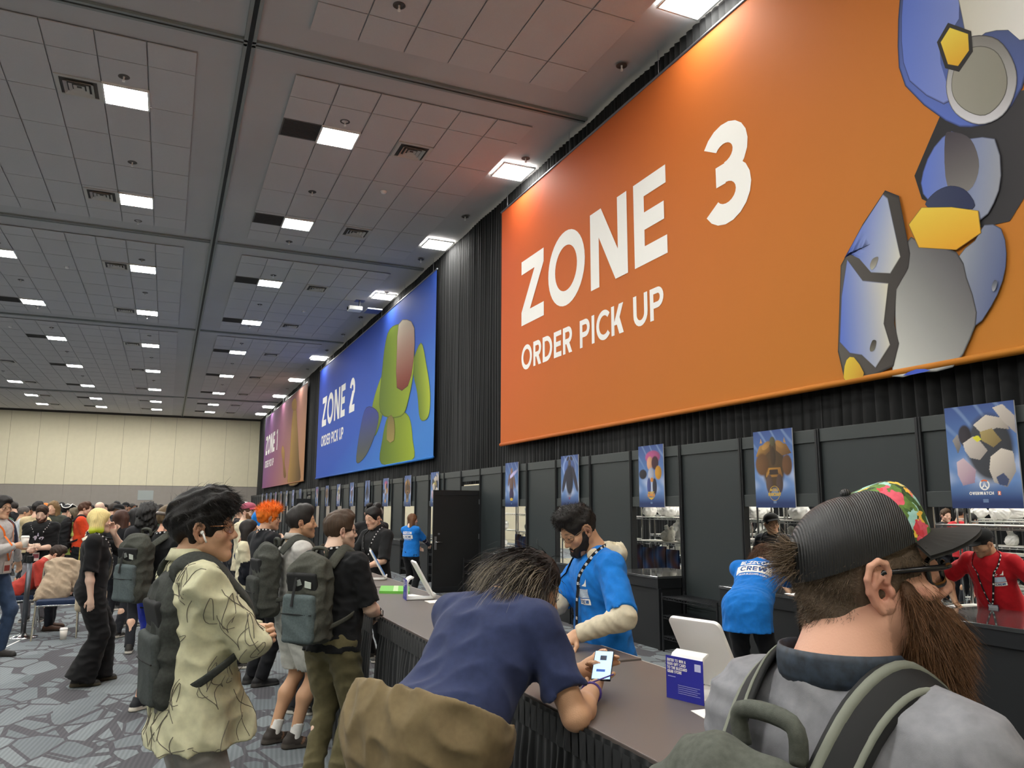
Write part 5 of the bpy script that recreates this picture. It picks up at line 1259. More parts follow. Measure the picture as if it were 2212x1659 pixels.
obj('cloth', flat_drape((9.0, 2.0, 0), (14.8, 7.2, 0), 3.0, 4), mat('black_drape_cloth', '0e0f10', .8), bd)
bd2 = thing('stock_drape', 'dark drape far behind the stock racks', 'drape', (14.6, 14, 0)); obj('cloth', flat_drape((14.6, 7.4, 0), (14.6, 26, 0), 3.2, 5), mat('black_drape_cloth', '0e0f10', .8), bd2)
# ------------------------------------------------------------------ skirted tables
M_TTOP = mat('brown_grey_tabletop', '615955', .42, spec=.45, noise=(2.5, .05)); M_SKIRT = mat('black_pleated_skirt', '101316', .55, spec=.45, sheen=.12)
TX0, TX1, TZ = 1.30, 2.06, 1.0
def table(y0, y1, label, dz=0., dx=0.):
    t = thing('skirted_table', label, 'table', ((TX0+TX1)/2, (y0+y1)/2, 0), 'skirted pick-up tables'); x0, x1 = TX0+dx, TX1+dx
    obj('tabletop', MB().bb((x0, y0+.004, TZ-.022+dz), (x1, y1-.004, TZ+dz)).mesh('tabletop', bevel=.004), M_TTOP, t)
    obj('edge_trim', MB().bb((x1-.001, y0+.01, TZ-.02+dz), (x1+.003, y1-.01, TZ+.001+dz)).mesh('edge_trim'), mat('worn_white_edge', 'b9b2aa', .6), t)
    for xx in (x0+.10, x1-.10):
        for yy in (y0+.2, y1-.2): obj('leg', MB().cyl((xx, yy, 0), (xx, yy, TZ-.022+dz), .018, 8).mesh('leg'), M_SCREW, t)
    # skirt: box pleats with a gathered header
    n = int((y1-y0)/.012); ys = np.linspace(y0, y1, n); r = np.random.default_rng(int(abs(y0)*100)); ph = ys/.060*2*math.pi+1.5*np.sin(ys*5)+.9*np.sin(ys*17+1)
    rows = ((TZ-.004+dz, .004, 0), (TZ-.05+dz, .010, 0), (TZ-.095+dz, .013, 0), (TZ-.11+dz, .006, 0), (TZ-.2+dz, .016, .2), (.6, .021, .5), (.3, .024, .8), (.015, .027, 1.1)); vs = []
    for z, am, w in rows:
        tri = np.arcsin(np.sin(ph+w*.6*np.sin(ys*3.1)))*.64; x = x0-.012-.022*(1-(z/TZ))-am*(.5+.5*np.tanh(2.4*tri))*(1+.35*np.sin(ys*23+z*2))-.010*w*np.sin(ys*9+z); vs.append(np.stack([x, ys, np.full(n, z)], 1))
    v = np.concatenate(vs); i = np.arange(n-1); q = np.concatenate([np.stack([k*n+i, (k+1)*n+i, (k+1)*n+i+1, k*n+i+1], 1) for k in range(len(rows)-1)])
    sk = obj('skirt', mesh_np('skirt', v, q), M_SKIRT, t)
    hb = MB()
    for k in range(int((y1-y0)/.052)):
        yy = y0+.026+k*.052; hb.add([(x0-.028, yy-.020, TZ-.012+dz), (x0-.030, yy+.020, TZ-.012+dz), (x0-.030, yy+.016, TZ-.10+dz), (x0-.026, yy-.018, TZ-.10+dz)], [(0, 1, 2, 3)])
    h_ = sub('header_pleats', hb.mesh('header_pleats'), M_SKIRT, sk); h_['kind'] = 'stuff'
table(-.49, 1.335, 'black skirted table at the near end behind the bearded man'); table(1.34, 3.165, 'black skirted table under the near white tablet stand'); table(3.17, 4.995, 'black skirted table where the hooded man works', .006, .01); table(5.0, 6.825, 'black skirted table beside the man in olive trousers', .0, -.03); table(6.83, 8.3, 'black skirted table at the far end of the row', .004, -.01)
# ------------------------------------------------------------------ tablet stands
def tablet(label):
    t = thing('tablet_stand', label, 'tablet stand', group='white tablet stands')
    # origin under the middle; screen leans toward +x, its white back faces -x
    c, s = math.cos(math.radians(30)), math.sin(math.radians(30)); R = np.array([[c, 0, -s], [0, 1, 0], [s, 0, c]])   # local z runs up the tablet
    R = np.stack([V(c, 0, s), V(0, 1, 0), V(-s, 0, c)], 1)
    cen = V(.045, 0, .155)
    def slab(hy, hz, r, x0, x1):
        pts = []
        for cy, cz, a0 in ((hy-r, hz-r, 0), (-hy+r, hz-r, 90), (-hy+r, -hz+r, 180), (hy-r, -hz+r, 270)):
            for k in range(6): q = math.radians(a0+k*18); pts.append((cy+r*math.cos(q), cz+r*math.sin(q)))
        mb = MB(); n = len(pts); rows = [(x0, .90), (x0+(x1-x0)*.12, .985), (x0+(x1-x0)*.4, 1), (x1, 1)]
        for x, k in rows: mb.v += [tuple(cen+R@V(x, y-(1-k)*np.sign(y)*.05, z-(1-k)*np.sign(z)*.05)) for y, z in pts]
        mb.n = len(mb.v)
        for j in range(len(rows)-1): mb.f += [(j*n+k, j*n+(k+1) % n, (j+1)*n+(k+1) % n, (j+1)*n+k) for k in range(n)]
        mb.f += [tuple(range(n))[::-1], tuple((len(rows)-1)*n+k for k in range(n))]; return mb.mesh('tablet_body')
    tb = obj('tablet_body', ang_smooth(slab(.118, .150, .024, -.008, .007), 50), M_WHITE, t)
    sub('screen', MB().box(cen+R[:, 0]*.0075, (.001, .102, .134), R).mesh('screen'), mat('lit_screen', '20385c', .2, emit=('6f9fd8', .35)), tb)
    sub('camera_dot', MB().cyl(cen-R[:, 0]*.0072+R@V(0, -.108, -.085), cen-R[:, 0]*.0085+R@V(0, -.108, -.085), .004, 8).mesh('camera_dot'), M_BLACK, tb)
    w = .072
    pr = [(.125, .0), (.135, .012), (.13, .040), (.122, .044)]
    mb = MB(); prof = [(-.085, .004), (.115, .004), (.135, .012), (.142, .045), (.132, .047), (.124, .020), (.112, .014), (-.073, .014), (-.073, .125), (-.060, .150), (-.035, .160), (-.030, .170), (-.040, .172), (-.068, .160), (-.085, .130)]
    n = len(prof)
    for sy in (-w, w):
        for x, z in prof: mb.v.append((x, sy, z))
    mb.n = 2*n; mb.f = [(k, (k+1) % n, n+(k+1) % n, n+k) for k in range(n)]+[tuple(range(n))[::-1], tuple(range(n, 2*n))]
    obj('stand', mb.mesh('stand', bevel=.002), M_WHITE, t)
    cd = obj('sign_card', MB().bb((-.0885, -.085, -.000), (-.0865, .085, .152)).mesh('sign_card'), mat('deep_blue_card', '2b2f9e', .5), t)
    o, u, v = V(-.0892, .078, .132), V(0, -1, 0), V(0, 0, 1)
    sub('lettering', text_mesh(['ENTER TO WIN A', '$500 GIFT CARD', 'TO THE BLIZZARD', 'GEAR STORE'], o, u, v, .0105, T=.24, gap=.10, lead=1.28, sx=.78), M_LETTER, cd)
    mb = MB()
    for k in range(5): mb.quad(*[V(-.0892, .030-a, .052-.007*k+b) for a, b in ((0, 0), (.088 if k % 2 else .10, 0), (.088 if k % 2 else .10, .0018), (0, .0018))])
    mb.quad(*[V(-.0892, .076-a, .078+b) for a, b in ((0, 0), (.036, 0), (.036, .003), (0, .003))])
    sub('small_print', mb.mesh('small_print'), mat('pale_blue_print', 'a9aee0', .6), cd)['kind'] = 'stuff'
    sub('logo_tile', MB().quad(*[V(-.0892, -.048-a, .112+b) for a, b in ((0, 0), (.028, 0), (.028, .026), (0, .026))]).mesh('logo_tile'), mat('pale_blue_print2', 'c9cdf0', .6), cd)
    return t
tab = tablet('white tablet stand with blue sign card on the near table'); tab.location = (1.865, 2.47, TZ); tab.rotation_euler = (0, 0, math.radians(15))
dup(tab, (1.80, 5.86, TZ), math.radians(-8), 'white tablet stand beside a green card, middle table'); dup(tab, (1.86, 7.5, TZ+.004), math.radians(-15), 'white tablet stand at the far end of the tables')
def flat(name, pts, z, m, label, cat, th=.0015, group=None):
    mb = MB(); n = len(pts); mb.v = [(x, y, z) for x, y in pts]+[(x, y, z+th) for x, y in pts]; mb.n = 2*n; mb.f = [tuple(range(n))[::-1], tuple(range(n, 2*n))]+[(k, (k+1) % n, n+(k+1) % n, n+k) for k in range(n)]
    return tag(obj(name, mb.mesh(name), m), label, cat, group)
M_PAPER = mat('white_paper', 'f2f0ec', .7)
def poly(pts, z=TZ): return [tuple(onZ(x, y, z)[:2]) for x, y in pts]
flat('paper_sheet', poly([(1492, 1536), (1586, 1526), (1600, 1540), (1572, 1556), (1520, 1552)]), TZ+.0005, M_PAPER, 'white paper sheet lying beside the near tablet stand', 'paper')
flat('paper_slip', poly([(917, 1299), (945, 1297), (957, 1302), (929, 1304)]), TZ+.001, M_PAPER, 'folded white slip in front of the middle tablet stand', 'paper', .004)
flat('paper_slip', poly([(878, 1286), (890, 1284), (915, 1288), (890, 1292)]), TZ+.001, M_PAPER, 'white slip under the middle tablet stand', 'paper', .002)
g = thing('green_box', 'flat green box with a pale band on the middle table', 'box', tuple(onZ(850, 1276, TZ)), None)
gp = poly([(819, 1282), (823, 1270), (884, 1271), (884, 1283)]); gc = np.mean(gp, 0); mb = MB(); mb.v = [(x, y, TZ) for x, y in gp]+[(x, y, TZ+.02) for x, y in gp]; mb.n = 8; mb.f = [(0, 1, 2, 3), (7, 6, 5, 4), (0, 4, 5, 1), (1, 5, 6, 2), (2, 6, 7, 3), (3, 7, 4, 0)]
gm = mb.mesh('box_body'); obj('box_body', gm, mat('green_card', '6fbf4a', .5), g); gb = [np.array(gp[0])*(1-f)+np.array(gp[3])*f for f in (.46, .62)]; gt = [np.array(gp[1])*(1-f)+np.array(gp[2])*f for f in (.46, .62)]
obj('pale_band', MB().quad(*[V(p[0], p[1], TZ+.0212) for p in (gb[0], gb[1], gt[1], gt[0])]).mesh('pale_band'), mat('pale_green', 'bfd8a8', .5), g)
wp = thing('wrapped_goods', 'clear plastic wrapped white packet under the pointing hand', 'packet', tuple(onZ(1175, 1400, TZ+.006)))
pS = Sdf(); pc = onZ(1168, 1398, TZ+.03); pS.ell(pc, (.045, .06, .045)); pS.ell(pc+V(.02, -.02, .02), (.03, .04, .05)); pS.plane((0, 0, TZ+.007), (0, 0, -1)); v, q = pS.mesh(.007, disp=folds(5, .006, .04, axis=(.5, .5, .5))); obj('plastic_wrap', mesh_np('plastic_wrap', v, q), mat('clear_plastic', 'eef2f4', .15, trans=.35), wp)
pk = thing('paper_pads', 'stack of folded white papers beside the plastic packet', 'papers', tuple(onZ(1192, 1400, TZ+.006)))
for k in range(3):
    a = rotz(.1*k-.45); c = onZ(1190, 1400-k, TZ+.006); obj('folded_sheet', MB().box(c+V(0, 0, .004+.007*k), (.045, .075, .003), a).mesh('folded_sheet'), M_PAPER, pk)
# ------------------------------------------------------------------ stacking chairs, stanchion, paper cups
M_NAVY = cloth('23304a')
def chair(label):
    t = thing('stacking_chair', label, 'chair', group='chrome stacking chairs'); w, d = .235, .225
    obj('seat', MB().box((0, 0, .455), (w, d, .032)).mesh('seat', bevel=.02), M_NAVY, t)
    bk = [(-.2, -.235, .60), (-.2, -.26, .84), (.2, -.26, .84), (.2, -.235, .60)]
    obj('backrest', MB().add([V(*p) for p in bk]+[V(*p)+V(0, -.035, 0) for p in bk], [(3, 2, 1, 0), (4, 5, 6, 7), (0, 1, 5, 4), (1, 2, 6, 5), (2, 3, 7, 6), (3, 0, 4, 7)]).mesh('backrest', bevel=.012), M_NAVY, t)
    for e in (-1, 1):
        obj('leg', MB().tube([(e*w, d-.01, .43), (e*(w+.015), d+.05, .0)], .0125, 8).mesh('leg'), M_CHROME, t); obj('leg', MB().tube([(e*w, -d+.02, .43), (e*(w+.02), -d-.10, .0)], .0125, 8).mesh('leg'), M_CHROME, t)
        obj('back_frame', MB().tube([(e*w, -d+.02, .43), (e*.215, -d-.02, .60), (e*.205, -d-.06, .87)], .0125, 8).mesh('back_frame'), M_CHROME, t)
    obj('seat_frame', MB().tube([(-w, d-.01, .42), (w, d-.01, .42), (w, -d+.02, .42), (-w, -d+.02, .42)], .011, 8, closed=True).mesh('seat_frame'), M_CHROME, t)
    return t
ch = chair('chrome stacking chair with blue seat under a draped beige jacket'); CHP = (-1.22, 12.02); ch.location = (*CHP, 0); ch.rotation_euler = (0, 0, math.radians(180+4))
dup(ch, (-1.78, 12.75, 0), math.radians(-78), 'chrome stacking chair carrying the seated person in red')
jk = Sdf(); jc = V(CHP[0]+.0, CHP[1]+.27, 0)
jk.box(jc+V(0, 0, .80), (.225, .05, .15), .045); jk.cone(jc+V(-.06, -.03, .88), jc+V(-.15, -.20, .52), .10, .13, k=.06, flat=((0, 1, 0), .45)); jk.cone(jc+V(.05, -.03, .88), jc+V(.0, -.16, .56), .10, .13, k=.06, flat=((0, 1, 0), .45)); jk.cone(jc+V(.17, 0, .86), jc+V(.17, -.06, .58), .06, .055, k=.04); jk.ell(jc+V(-.02, 0, .93), (.17, .07, .07), k=.05)
jk.cone(jc+V(-.18, -.12, .60), jc+V(-.24, -.26, .50), .06, .05, k=.05)
v, q = jk.mesh(.012, disp=folds(12, .012, .12, axis=(.6, 0, .4))); dj = thing('draped_jacket', 'beige jacket draped over the back of a chrome chair', 'jacket', (CHP[0], CHP[1]+.27, .6)); obj('cloth', mesh_np('cloth', v, q), cloth('b09d86'), dj)
sp_ = thing('stanchion', 'chrome and grey queue stanchion post beside the man in grey hoodie', 'stanchion', (-1.59, 12.08, 0))
c0 = V(-1.59, 12.08, 0)
obj('base', MB().lathe([(0, 0), (.175, 0), (.175, .012), (.12, .022), (.05, .04), (.035, .06), (0, .06)], c0, 24).mesh('base', True), M_CHROME, sp_); obj('post', MB().cyl(c0+V(0, 0, .05), c0+V(0, 0, .98), .032, 14).mesh('post', True), mat('post_grey', '5d6066', .3, metal=.7), sp_); obj('head', MB().cyl(c0+V(0, 0, .96), c0+V(0, 0, 1.04), .042, 14).mesh('head'), M_BLACK, sp_)
flat('floor_tape', [(-1.72, 11.1), (-1.70, 11.1), (-1.58, 11.85), (-1.60, 11.86)], .001, M_PAPER, 'thin white strip lying on the carpet by the stanchion', 'strip')
def cup(label, loc, s=1., group='white paper cups'):
    t = thing('paper_cup', label, 'cup', loc, group); c = V(*loc)
    obj('cup_body', MB().lathe([(0, 0), (.030*s, 0), (.041*s, .108*s), (0, .108*s)], c, 20).mesh('cup_body', True), mat('paper_cup_white', 'e9e3da', .6), t)
    obj('lid', MB().lathe([(0, .106*s), (.0435*s, .106*s), (.0435*s, .112*s), (.039*s, .114*s), (.037*s, .126*s), (.030*s, .126*s), (.028*s, .121*s), (0, .121*s)], c, 20).mesh('lid', True), M_WHITE, t); return t
cup('white lidded paper cup standing on the carpet by a chair leg', tuple(onZ(136, 1381, 0)), 1.15)
# ------------------------------------------------------------------ backpacks
def backpack(F, label, col='2e3130', pocket='3a3f42', size=1., dz=0., dy=0., group='worn backpacks', tags=True, vox=.008, straps='rl', low=0., stripe=None, seed=5, wide=1., thin=1.):
    s, g, Up = F.s, F.g, F.Up; BT = F.BT; rt, fw, up = BT[:, 0], BT[:, 1], BT[:, 2]; z = size
    t = thing('backpack', label, 'backpack', tuple(Up((0, -.25, 1.0))), group); y0 = -.115*g-.02+dy
    def q(x, y, h): return Up((x*z, y0-y*z*thin, 1.22+dz+h*z))
    TH = np.array([1, thin, 1.])
    S = Sdf(); S.box(q(0, .09, -.03), np.array([.148, .082, .225])*s*z*TH, .055*s*thin, BT, k=.03); S.ell(q(0, .085, .18), np.array([.128, .075, .09])*s*z*TH, BT, k=.04); S.box(q(0, .09, -.22), np.array([.14, .085, .07])*s*z*TH, .048*s*thin, BT, k=.04)
    S.cone(q(-.125, .168, -.22), q(-.115, .150, .16), .008*s, k=.012); S.cone(q(.125, .168, -.22), q(.115, .150, .16), .008*s, k=.012)
    v, qd = S.mesh(vox, disp=folds(seed, .007, .13, axis=tuple(up))); m = mat('pack_'+col, col, .8, noise=(90, .22), bump=(700, .15), spec=.2)
    b = obj('bag', mesh_np('bag', v, qd), m, t)
    P = Sdf(); P.box(q(0, .178, -.13), np.array([.122, .032, .145])*s*z*TH, .028*s*thin, BT, k=.02); v, qd = P.mesh(vox, disp=folds(seed+1, .004, .12, axis=tuple(up))); obj('front_pocket', mesh_np('front_pocket', v, qd), mat('pack_'+pocket, pocket, .8, noise=(90, .2), bump=(700, .15), spec=.2), t)
    sub('pocket_seam', MB().tube([q(-.118, .206, -.10), q(0, .213, -.10), q(.118, .206, -.10)], .0035*s, 5).mesh('pocket_seam'), mat('pack_black', '141516', .8), bpy.data.objects[t.children[-1].name])
    P = Sdf(); P.box(q(0, .160, .085), np.array([.118, .018, .062])*s*z, .016*s, BT@rotx(.22), k=.02); v, qd = P.mesh(vox); obj('upper_pocket', mesh_np('upper_pocket', v, qd), mat('pack_black', '141516', .8), t)
    if tags:
        R = BT@rotx(.22)
        obj('tag', MB().box(q(.062, .184, .075), np.array([.024, .0015, .020])*s*z, R@roty(.15)).mesh('tag'), mat('tag_white', 'cfd6cc', .6), t, label='small white and green luggage tag'); obj('tag', MB().box(q(-.012, .184, .085), np.array([.020, .0015, .018])*s*z, R@roty(-.3)).mesh('tag'), mat('tag_grey', '8f9490', .5), t)
        obj('buckle_strap', MB().tube([q(-.03, .182, .12), q(-.03, .205, .02), q(-.03, .217, -.055)], .011*s, 6, flat=(-fw, .3)).mesh('buckle_strap'), mat('pack_black', '141516', .8), t)
    obj('handle', MB().tube(smoothpath([q(-.05, .01, .235), q(-.045, .015, .285), q(.045, .015, .285), q(.05, .01, .235)], 5), .013*s, 8).mesh('handle', True), m, t)
    for k in straps:
        e = 1 if k == 'r' else -1
        pts = [(e*.085, y0-.01, 1.40+dz*.5), (e*.10, -.075*g-.01, 1.475), (e*.112, -.03, 1.50+.012*g), (e*.118, .05, 1.475+.01*g), (e*.122, .105*g+.01, 1.40), (e*.128, .135*g*wide+.012, 1.30), (e*.150*wide, .11*g*wide+.01, 1.18), (e*.168*g*wide, min(.02, y0+.09), 1.09), (e*.135*z, y0-.07*thin, 1.03+low)]
        nn = [(e*.5, -.5, 1), (e*.7, -.5, 1), (e*.9, .0, 1), (e*.8, .6, 1), (e*.6, 1, .5), (e*.5, 1, .1), (e*.8, 1, 0), (e, .2, 0), (e, -.4, 0)]
        Pp = [Up(p) for p in smoothpath(pts, 5)]; Nn = [BT@nrm(p) for p in smoothpath(nn, 5)]
        r = [.036*s if i < 27 else .017*s for i in range(len(Pp))]
        st_ = obj('strap', MB().tube(Pp, r, 8, flat=(Nn, .22)).mesh('strap', True), mat('pack_black', '141516', .8) if stripe else m, t)
        if stripe:
            for sd in (-1, 1):
                off = []
                for i in range(29):
                    tg = nrm(Pp[i+1]-Pp[max(i-1, 0)]); off.append(Pp[i]+nrm(np.cross(tg, Nn[i]))*sd*.021*s+nrm(Nn[i])*.0062*s)
                sub('strap_band', MB().tube(off, [.0055*s if sd > 0 else .008*s]*29, 6, flat=(Nn[:29], .35)).mesh('strap_band', True), mat('pack_'+stripe, stripe, .8), st_)
    return t
def cap(F, t, col, brim=None, front=None, frontm=None, crownm=None, fh=.0, name='cap', label=None, tilt=.018, z0=.048):
    """baseball cap: crown (front panel as its own part), brim, button"""
    o, R, s = F.head, F.RH, F.hs; m = crownm or cloth(col)
    def p(x, y, z): return o+R@np.array([x, y, z])*s
    nu, nv = 40, 12
    def pt(a, j):
        th = math.pi/2*j/nv; fr = max(0, math.cos(a))**1.5   # a=0 is the front
        rx, ry, rz = .0905, .1115, .096-(z0-.028)*.5+fh*fr*math.sin(2*th)*1.2
        k = math.cos(th)**(1-.35*fr) if th < math.pi/2-1e-6 else 0.
        h = math.sin(th)**(.85)
        y = math.cos(a)*ry*k-.012; x = math.sin(a)*rx*k; slope = -tilt*math.cos(a)*(1-h)
        return p(x, y, z0+slope*-1+rz*h)
    A = [2*math.pi*i/nu-math.pi for i in range(nu)]
    def build(sel):
        v, f = [], []
        for i in sel:
            a = A[i]; b = A[(i+1) % nu]
            for j in range(nv): f.append(tuple(range(len(v), len(v)+4))); v += [pt(a, j), pt(b if (i+1) < nu else math.pi, j), pt(b if (i+1) < nu else math.pi, j+1), pt(a, j+1)]
        mb = MB(); mb.add(v, f); me = mb.mesh('crown'); bm = bmesh.new(); bm.from_mesh(me); bmesh.ops.remove_doubles(bm, verts=bm.verts, dist=1e-5); bmesh.ops.recalc_face_normals(bm, faces=bm.faces); bm.to_mesh(me); bm.free()
        me.polygons.foreach_set('use_smooth', np.ones(len(me.polygons), bool)); return me
    fs = [i for i in range(nu) if abs(A[i]+math.pi/nu) < 1.02]; rest = [i for i in range(nu) if i not in fs]
    if front or frontm:
        c = obj(name, build(rest), m, t, label=label); sub('front_panel', build(fs), frontm or cloth(front), c)
    else: c = obj(name, build(list(range(nu))), m, t, label=label)
    sub('button', MB().sph(p(0, -.012, z0+.098-(z0-.028)*.5), .009*s, 8, 5).mesh('button', True), m, c)
    mb = MB(); v, f = [], []; n = 18
    for k, dz in ((0, .003), (1, -.003)):
        for i in range(n+1):
            a = (-.95+1.9*i/n); r0 = 1.; x, y = math.sin(a)*.091, math.cos(a)*.112-.012
            L = .074*max(0., 1-(a/.96)**2)**.42
            x2, y2 = math.sin(a)*(.091+.004), y+L; zz = z0+tilt*math.cos(a); dr = .022*(x2/.07)**2
            v += [p(x*.99, y*.99, zz+dz-.002), p(x2, y2, zz+dz-.004-dr*.6-.004)]
    for k in range(2):
        for i in range(n):
            q = k*2*(n+1)+2*i; f.append((q, q+1, q+3, q+2) if k == 0 else (q+2, q+3, q+1, q))
    m_ = 2*(n+1)
    for i in range(n): f.append((2*i+1, 2*i+3, m_+2*i+3, m_+2*i+1))
    mb.add(v, f); sub('brim', mb.mesh('brim', True), cloth(brim or col), c)
    return c
WORLD = lambda p: ('w', *p)
# ------------------------------------------------------------------ man in the pale printed jacket
F = figure(.13, 3.42, 76, 1.735, 1.12, lean=-1, hs=1.12, head=(18, 2, 0), wr=(-.04, .27, 1.17), wl=(.06, .24, 1.20), pr=(1, .25, -.75), pl=(-1, .2, -.8))
SKETCH = mat('sketch_ink', '6a655c', .8)
t = build_person(F, 'man in a pale jacket scrawled with lines, arms folded, wearing glasses', skin='asian', vox=.0048, hair='tousled', haircol=(20, 18, 18), top=dict(col='c9c7a6', sleeve='long', hem=.80, loose=1.10, name='jacket', flare=.012, extra=[((.06, .10, 1.05), (.09, .22, .74), .07, .08), ((-.06, .10, 1.05), (-.08, .20, .74), .07, .09)], amp=.010, wide=1.1, collar=('fold', 'c9c7a6'), vox=.008), bottom=dict(col='8f8c88', loose=1.02), eyes=True, brow=(24, 20, 20), jaw=1.0, hairvox=.005, ears=1.12)
def strands_on(F, n, L, w, col, seed, lift=.6, along=(0, 0, 0), sel=None, mesh=None, grav=.3, curl=.004, spread=.35, wave=0., segs=4, name='hair_strands', cfn=None):
    v, q = mesh or F.hairmesh; r = np.random.default_rng(seed); p = v[q]; nn = np.cross(p[:, 1]-p[:, 0], p[:, 2]-p[:, 0]); nn /= np.linalg.norm(nn, axis=1)[:, None]+1e-12; c = p.mean(1)
    if sel is not None:
        loc = ((c-F.head)@F.RH)/F.hs; k = sel(loc); c, nn = c[k], nn[k]
    i = r.integers(0, len(c), n); d = nn[i]*lift+np.asarray(F.RH@np.asarray(along, float))
    vv, qq = strands(c[i]-nn[i]*.002, d, L, segs, w, curl, grav, seed, spread, wave)
    base = np.tile(np.array(lin(col)), (len(vv), 1))*np.repeat(r.uniform(.6, 1.5, n), (segs+1)*2)[:, None]
    if cfn is not None: base = cfn(vv, base, np.repeat(np.arange(n), (segs+1)*2), r)
    me = mesh_np(name, vv, qq, col=base); o = sub(name, me, mat('hair', attr=True), F.hair if mesh is None else F.beardo); o['kind'] = 'stuff'; return o
strands_on(F, 3600, .040, .0009, (24, 21, 20), 3, .22, (0, .55, -.15), lambda l: l[:, 2] > .0, curl=.014, grav=.9, spread=.28)
glasses(F, t, (176, 120, 84), .0013, (.023, .021))
def pod(): 
    o, R, s = F.head, F.RH, F.hs; p = lambda x, y, z: o+R@np.array([x, y, z])*s
    return MB().sph(p(.083, -.004, -.014), .0075*s, 8, 6).tube([p(.085, -.002, -.016), p(.087, .004, -.034), p(.086, .010, -.050)], .0038*s, 8).mesh('earbud', True)
obj('earbud', pod(), mat('earbud_white', 'f2f2f0', .25), t)
def scrawl(F, t, n=46, seed=2):
    """dark pen lines printed on the cloth, following its surface"""
    me = F.top.data; from mathutils.bvhtree import BVHTree
    bv = BVHTree.FromPolygons([tuple(x.co) for x in me.vertices], [tuple(p.vertices) for p in me.polygons]); r = np.random.default_rng(seed); mb = MB(); V_ = me.vertices; N_ = len(V_)
    for k in range(n):
        c = np.array(V_[int(r.integers(0, N_))].co); h, nrm_, *_ = bv.find_nearest(Vector(c)); nn = np.array(nrm_); a = nrm(np.cross(nn, V(0, 0, 1))+1e-6); b = np.cross(nn, a)
        kind = k % 3; path = []; sc = r.uniform(.05, .12); rot = r.uniform(-.5, .5)
        for i in range(15):
            u = i/14
            if kind == 0: x, y = .25*math.sin(u*3), u*1.6-.8
            elif kind == 1: x, y = .5*math.sin(u*6.5)*(1-u*.3), .9*math.cos(u*5)*(.5+u*.5)
            else: x, y = (u-.5)*1.1+.2*math.sin(u*9), (.8-abs(u-.45)*2.4)
            x, y = x*math.cos(rot)-y*math.sin(rot), x*math.sin(rot)+y*math.cos(rot); q = c+(a*x+b*y)*sc
            h, n2, *_ = bv.find_nearest(Vector(q))
            if h is None or (np.array(h)-q)@(np.array(h)-q) > .003: break
            path.append(np.array(h)+np.array(n2)*.0012)
        if len(path) > 6: mb.tube(path, .0014, 4)
    o = sub('printed_lines', mb.mesh('printed_lines'), SKETCH, F.top); o['kind'] = 'stuff'
scrawl(F, t, 120)
backpack(F, 'tall dark grey backpack worn by the man in the pale jacket', '3d403d', '454a49', .93, .0, .115, tags=False, vox=.007, low=-.03, wide=1.22, thin=.72)
FJ = F
# ------------------------------------------------------------------ person leaning on the table with a phone
HOLD = onZ(1300, 1445, 1.10)
F = figure(.80, 2.46, 62, 1.80, 1.12, lean=46, head=(36, 10, 0), wl=WORLD(onZ(1258, 1452, 1.075)), wr=WORLD(onZ(1280, 1492, 1.045)), pr=(.55, -.3, -.9), pl=(-.6, -.1, -.9), drop=.02, headfwd=.06,
           hl=(V(.85, .1, .35), V(.3, -.9, .3), dict(curl=.55)), hr=(V(.72, .55, .42), V(-.5, .6, .5), dict(curl=.7)))
def ash(v, c):
    l = (v-F.head)@F.RH/F.hs; tip = np.clip((-.02-l[:, 2])/.10, 0, 1)*(l[:, 1] < .04)*(.5+.5*np.sin(v@np.array([160., 140, 30]))); return c*(1-tip[:, None])+np.array(lin((140, 130, 112)))*tip[:, None]
t = build_person(F, 'person in navy T-shirt bent over the table looking at a phone', skin='tan', vox=.0052, hair='bob', haircol=(30, 25, 23), hairfn=ash, top=dict(col='2c3556', sleeve='short', hem=.93, loose=1.12, wide=1.15, collar=('rib', '2c3556'), vox=.008, amp=.006, slen=.60), bottom=dict(col='1f2542', loose=1.15), fem=False)
def ashs(vv, base, idx, r):
    n = idx.max()+1; hl = r.random(n) < .35; k = np.tile(np.repeat(np.arange(6), 2), n)/5.; l = (vv-F.head)@F.RH/F.hs
    a = (hl[idx]*np.clip(k*1.2, 0, 1)*(l[:, 2] < .02))[:, None]; return base*(1-a)+np.array(lin((165, 152, 130)))*a
strands_on(F, 9000, .20, .0012, (34, 28, 26), 8, .25, (0, -.55, -.45), lambda l: (l[:, 2] > -.10), grav=1.3, spread=.16, curl=.002, segs=5, cfn=ashs)
glasses(F, t, (190, 190, 195), .0013)
mb = MB(); w_, e_ = F.wr['r'], F.el['r']; ax = nrm(w_-e_); a_ = nrm(np.cross(ax, V(0, 0, 1))); b_ = np.cross(ax, a_)
mb.tube([w_-ax*.02+(a_*math.cos(q)+b_*math.sin(q))*.034 for q in np.linspace(0, 6.28, 16)[:-1]], .005, 6, closed=True).tube([w_-ax*.02-b_*.034, w_-ax*.02+a_*.03-b_*.05+V(.06, 0, .01)], .003, 5)
obj('wristband', mb.mesh('wristband', True), mat('violet_band', '4c3a86', .7), t)
ph = thing('phone', 'lit phone held in both hands over the table', 'phone', tuple(HOLD)); PR = rotz(math.radians(-38))@rotx(math.radians(32)); pc = onZ(1302, 1438, 1.12)
obj('phone_body', MB().box(pc, (.036, .074, .004), PR).mesh('phone_body', bevel=.003), mat('phone_black', '101218', .3), ph); obj('screen', MB().box(pc+PR@V(0, 0, .0045), (.033, .070, .0006), PR).mesh('screen'), mat('phone_screen', '9fc4ec', .2, emit=('a8d0f4', 1.0)), ph)
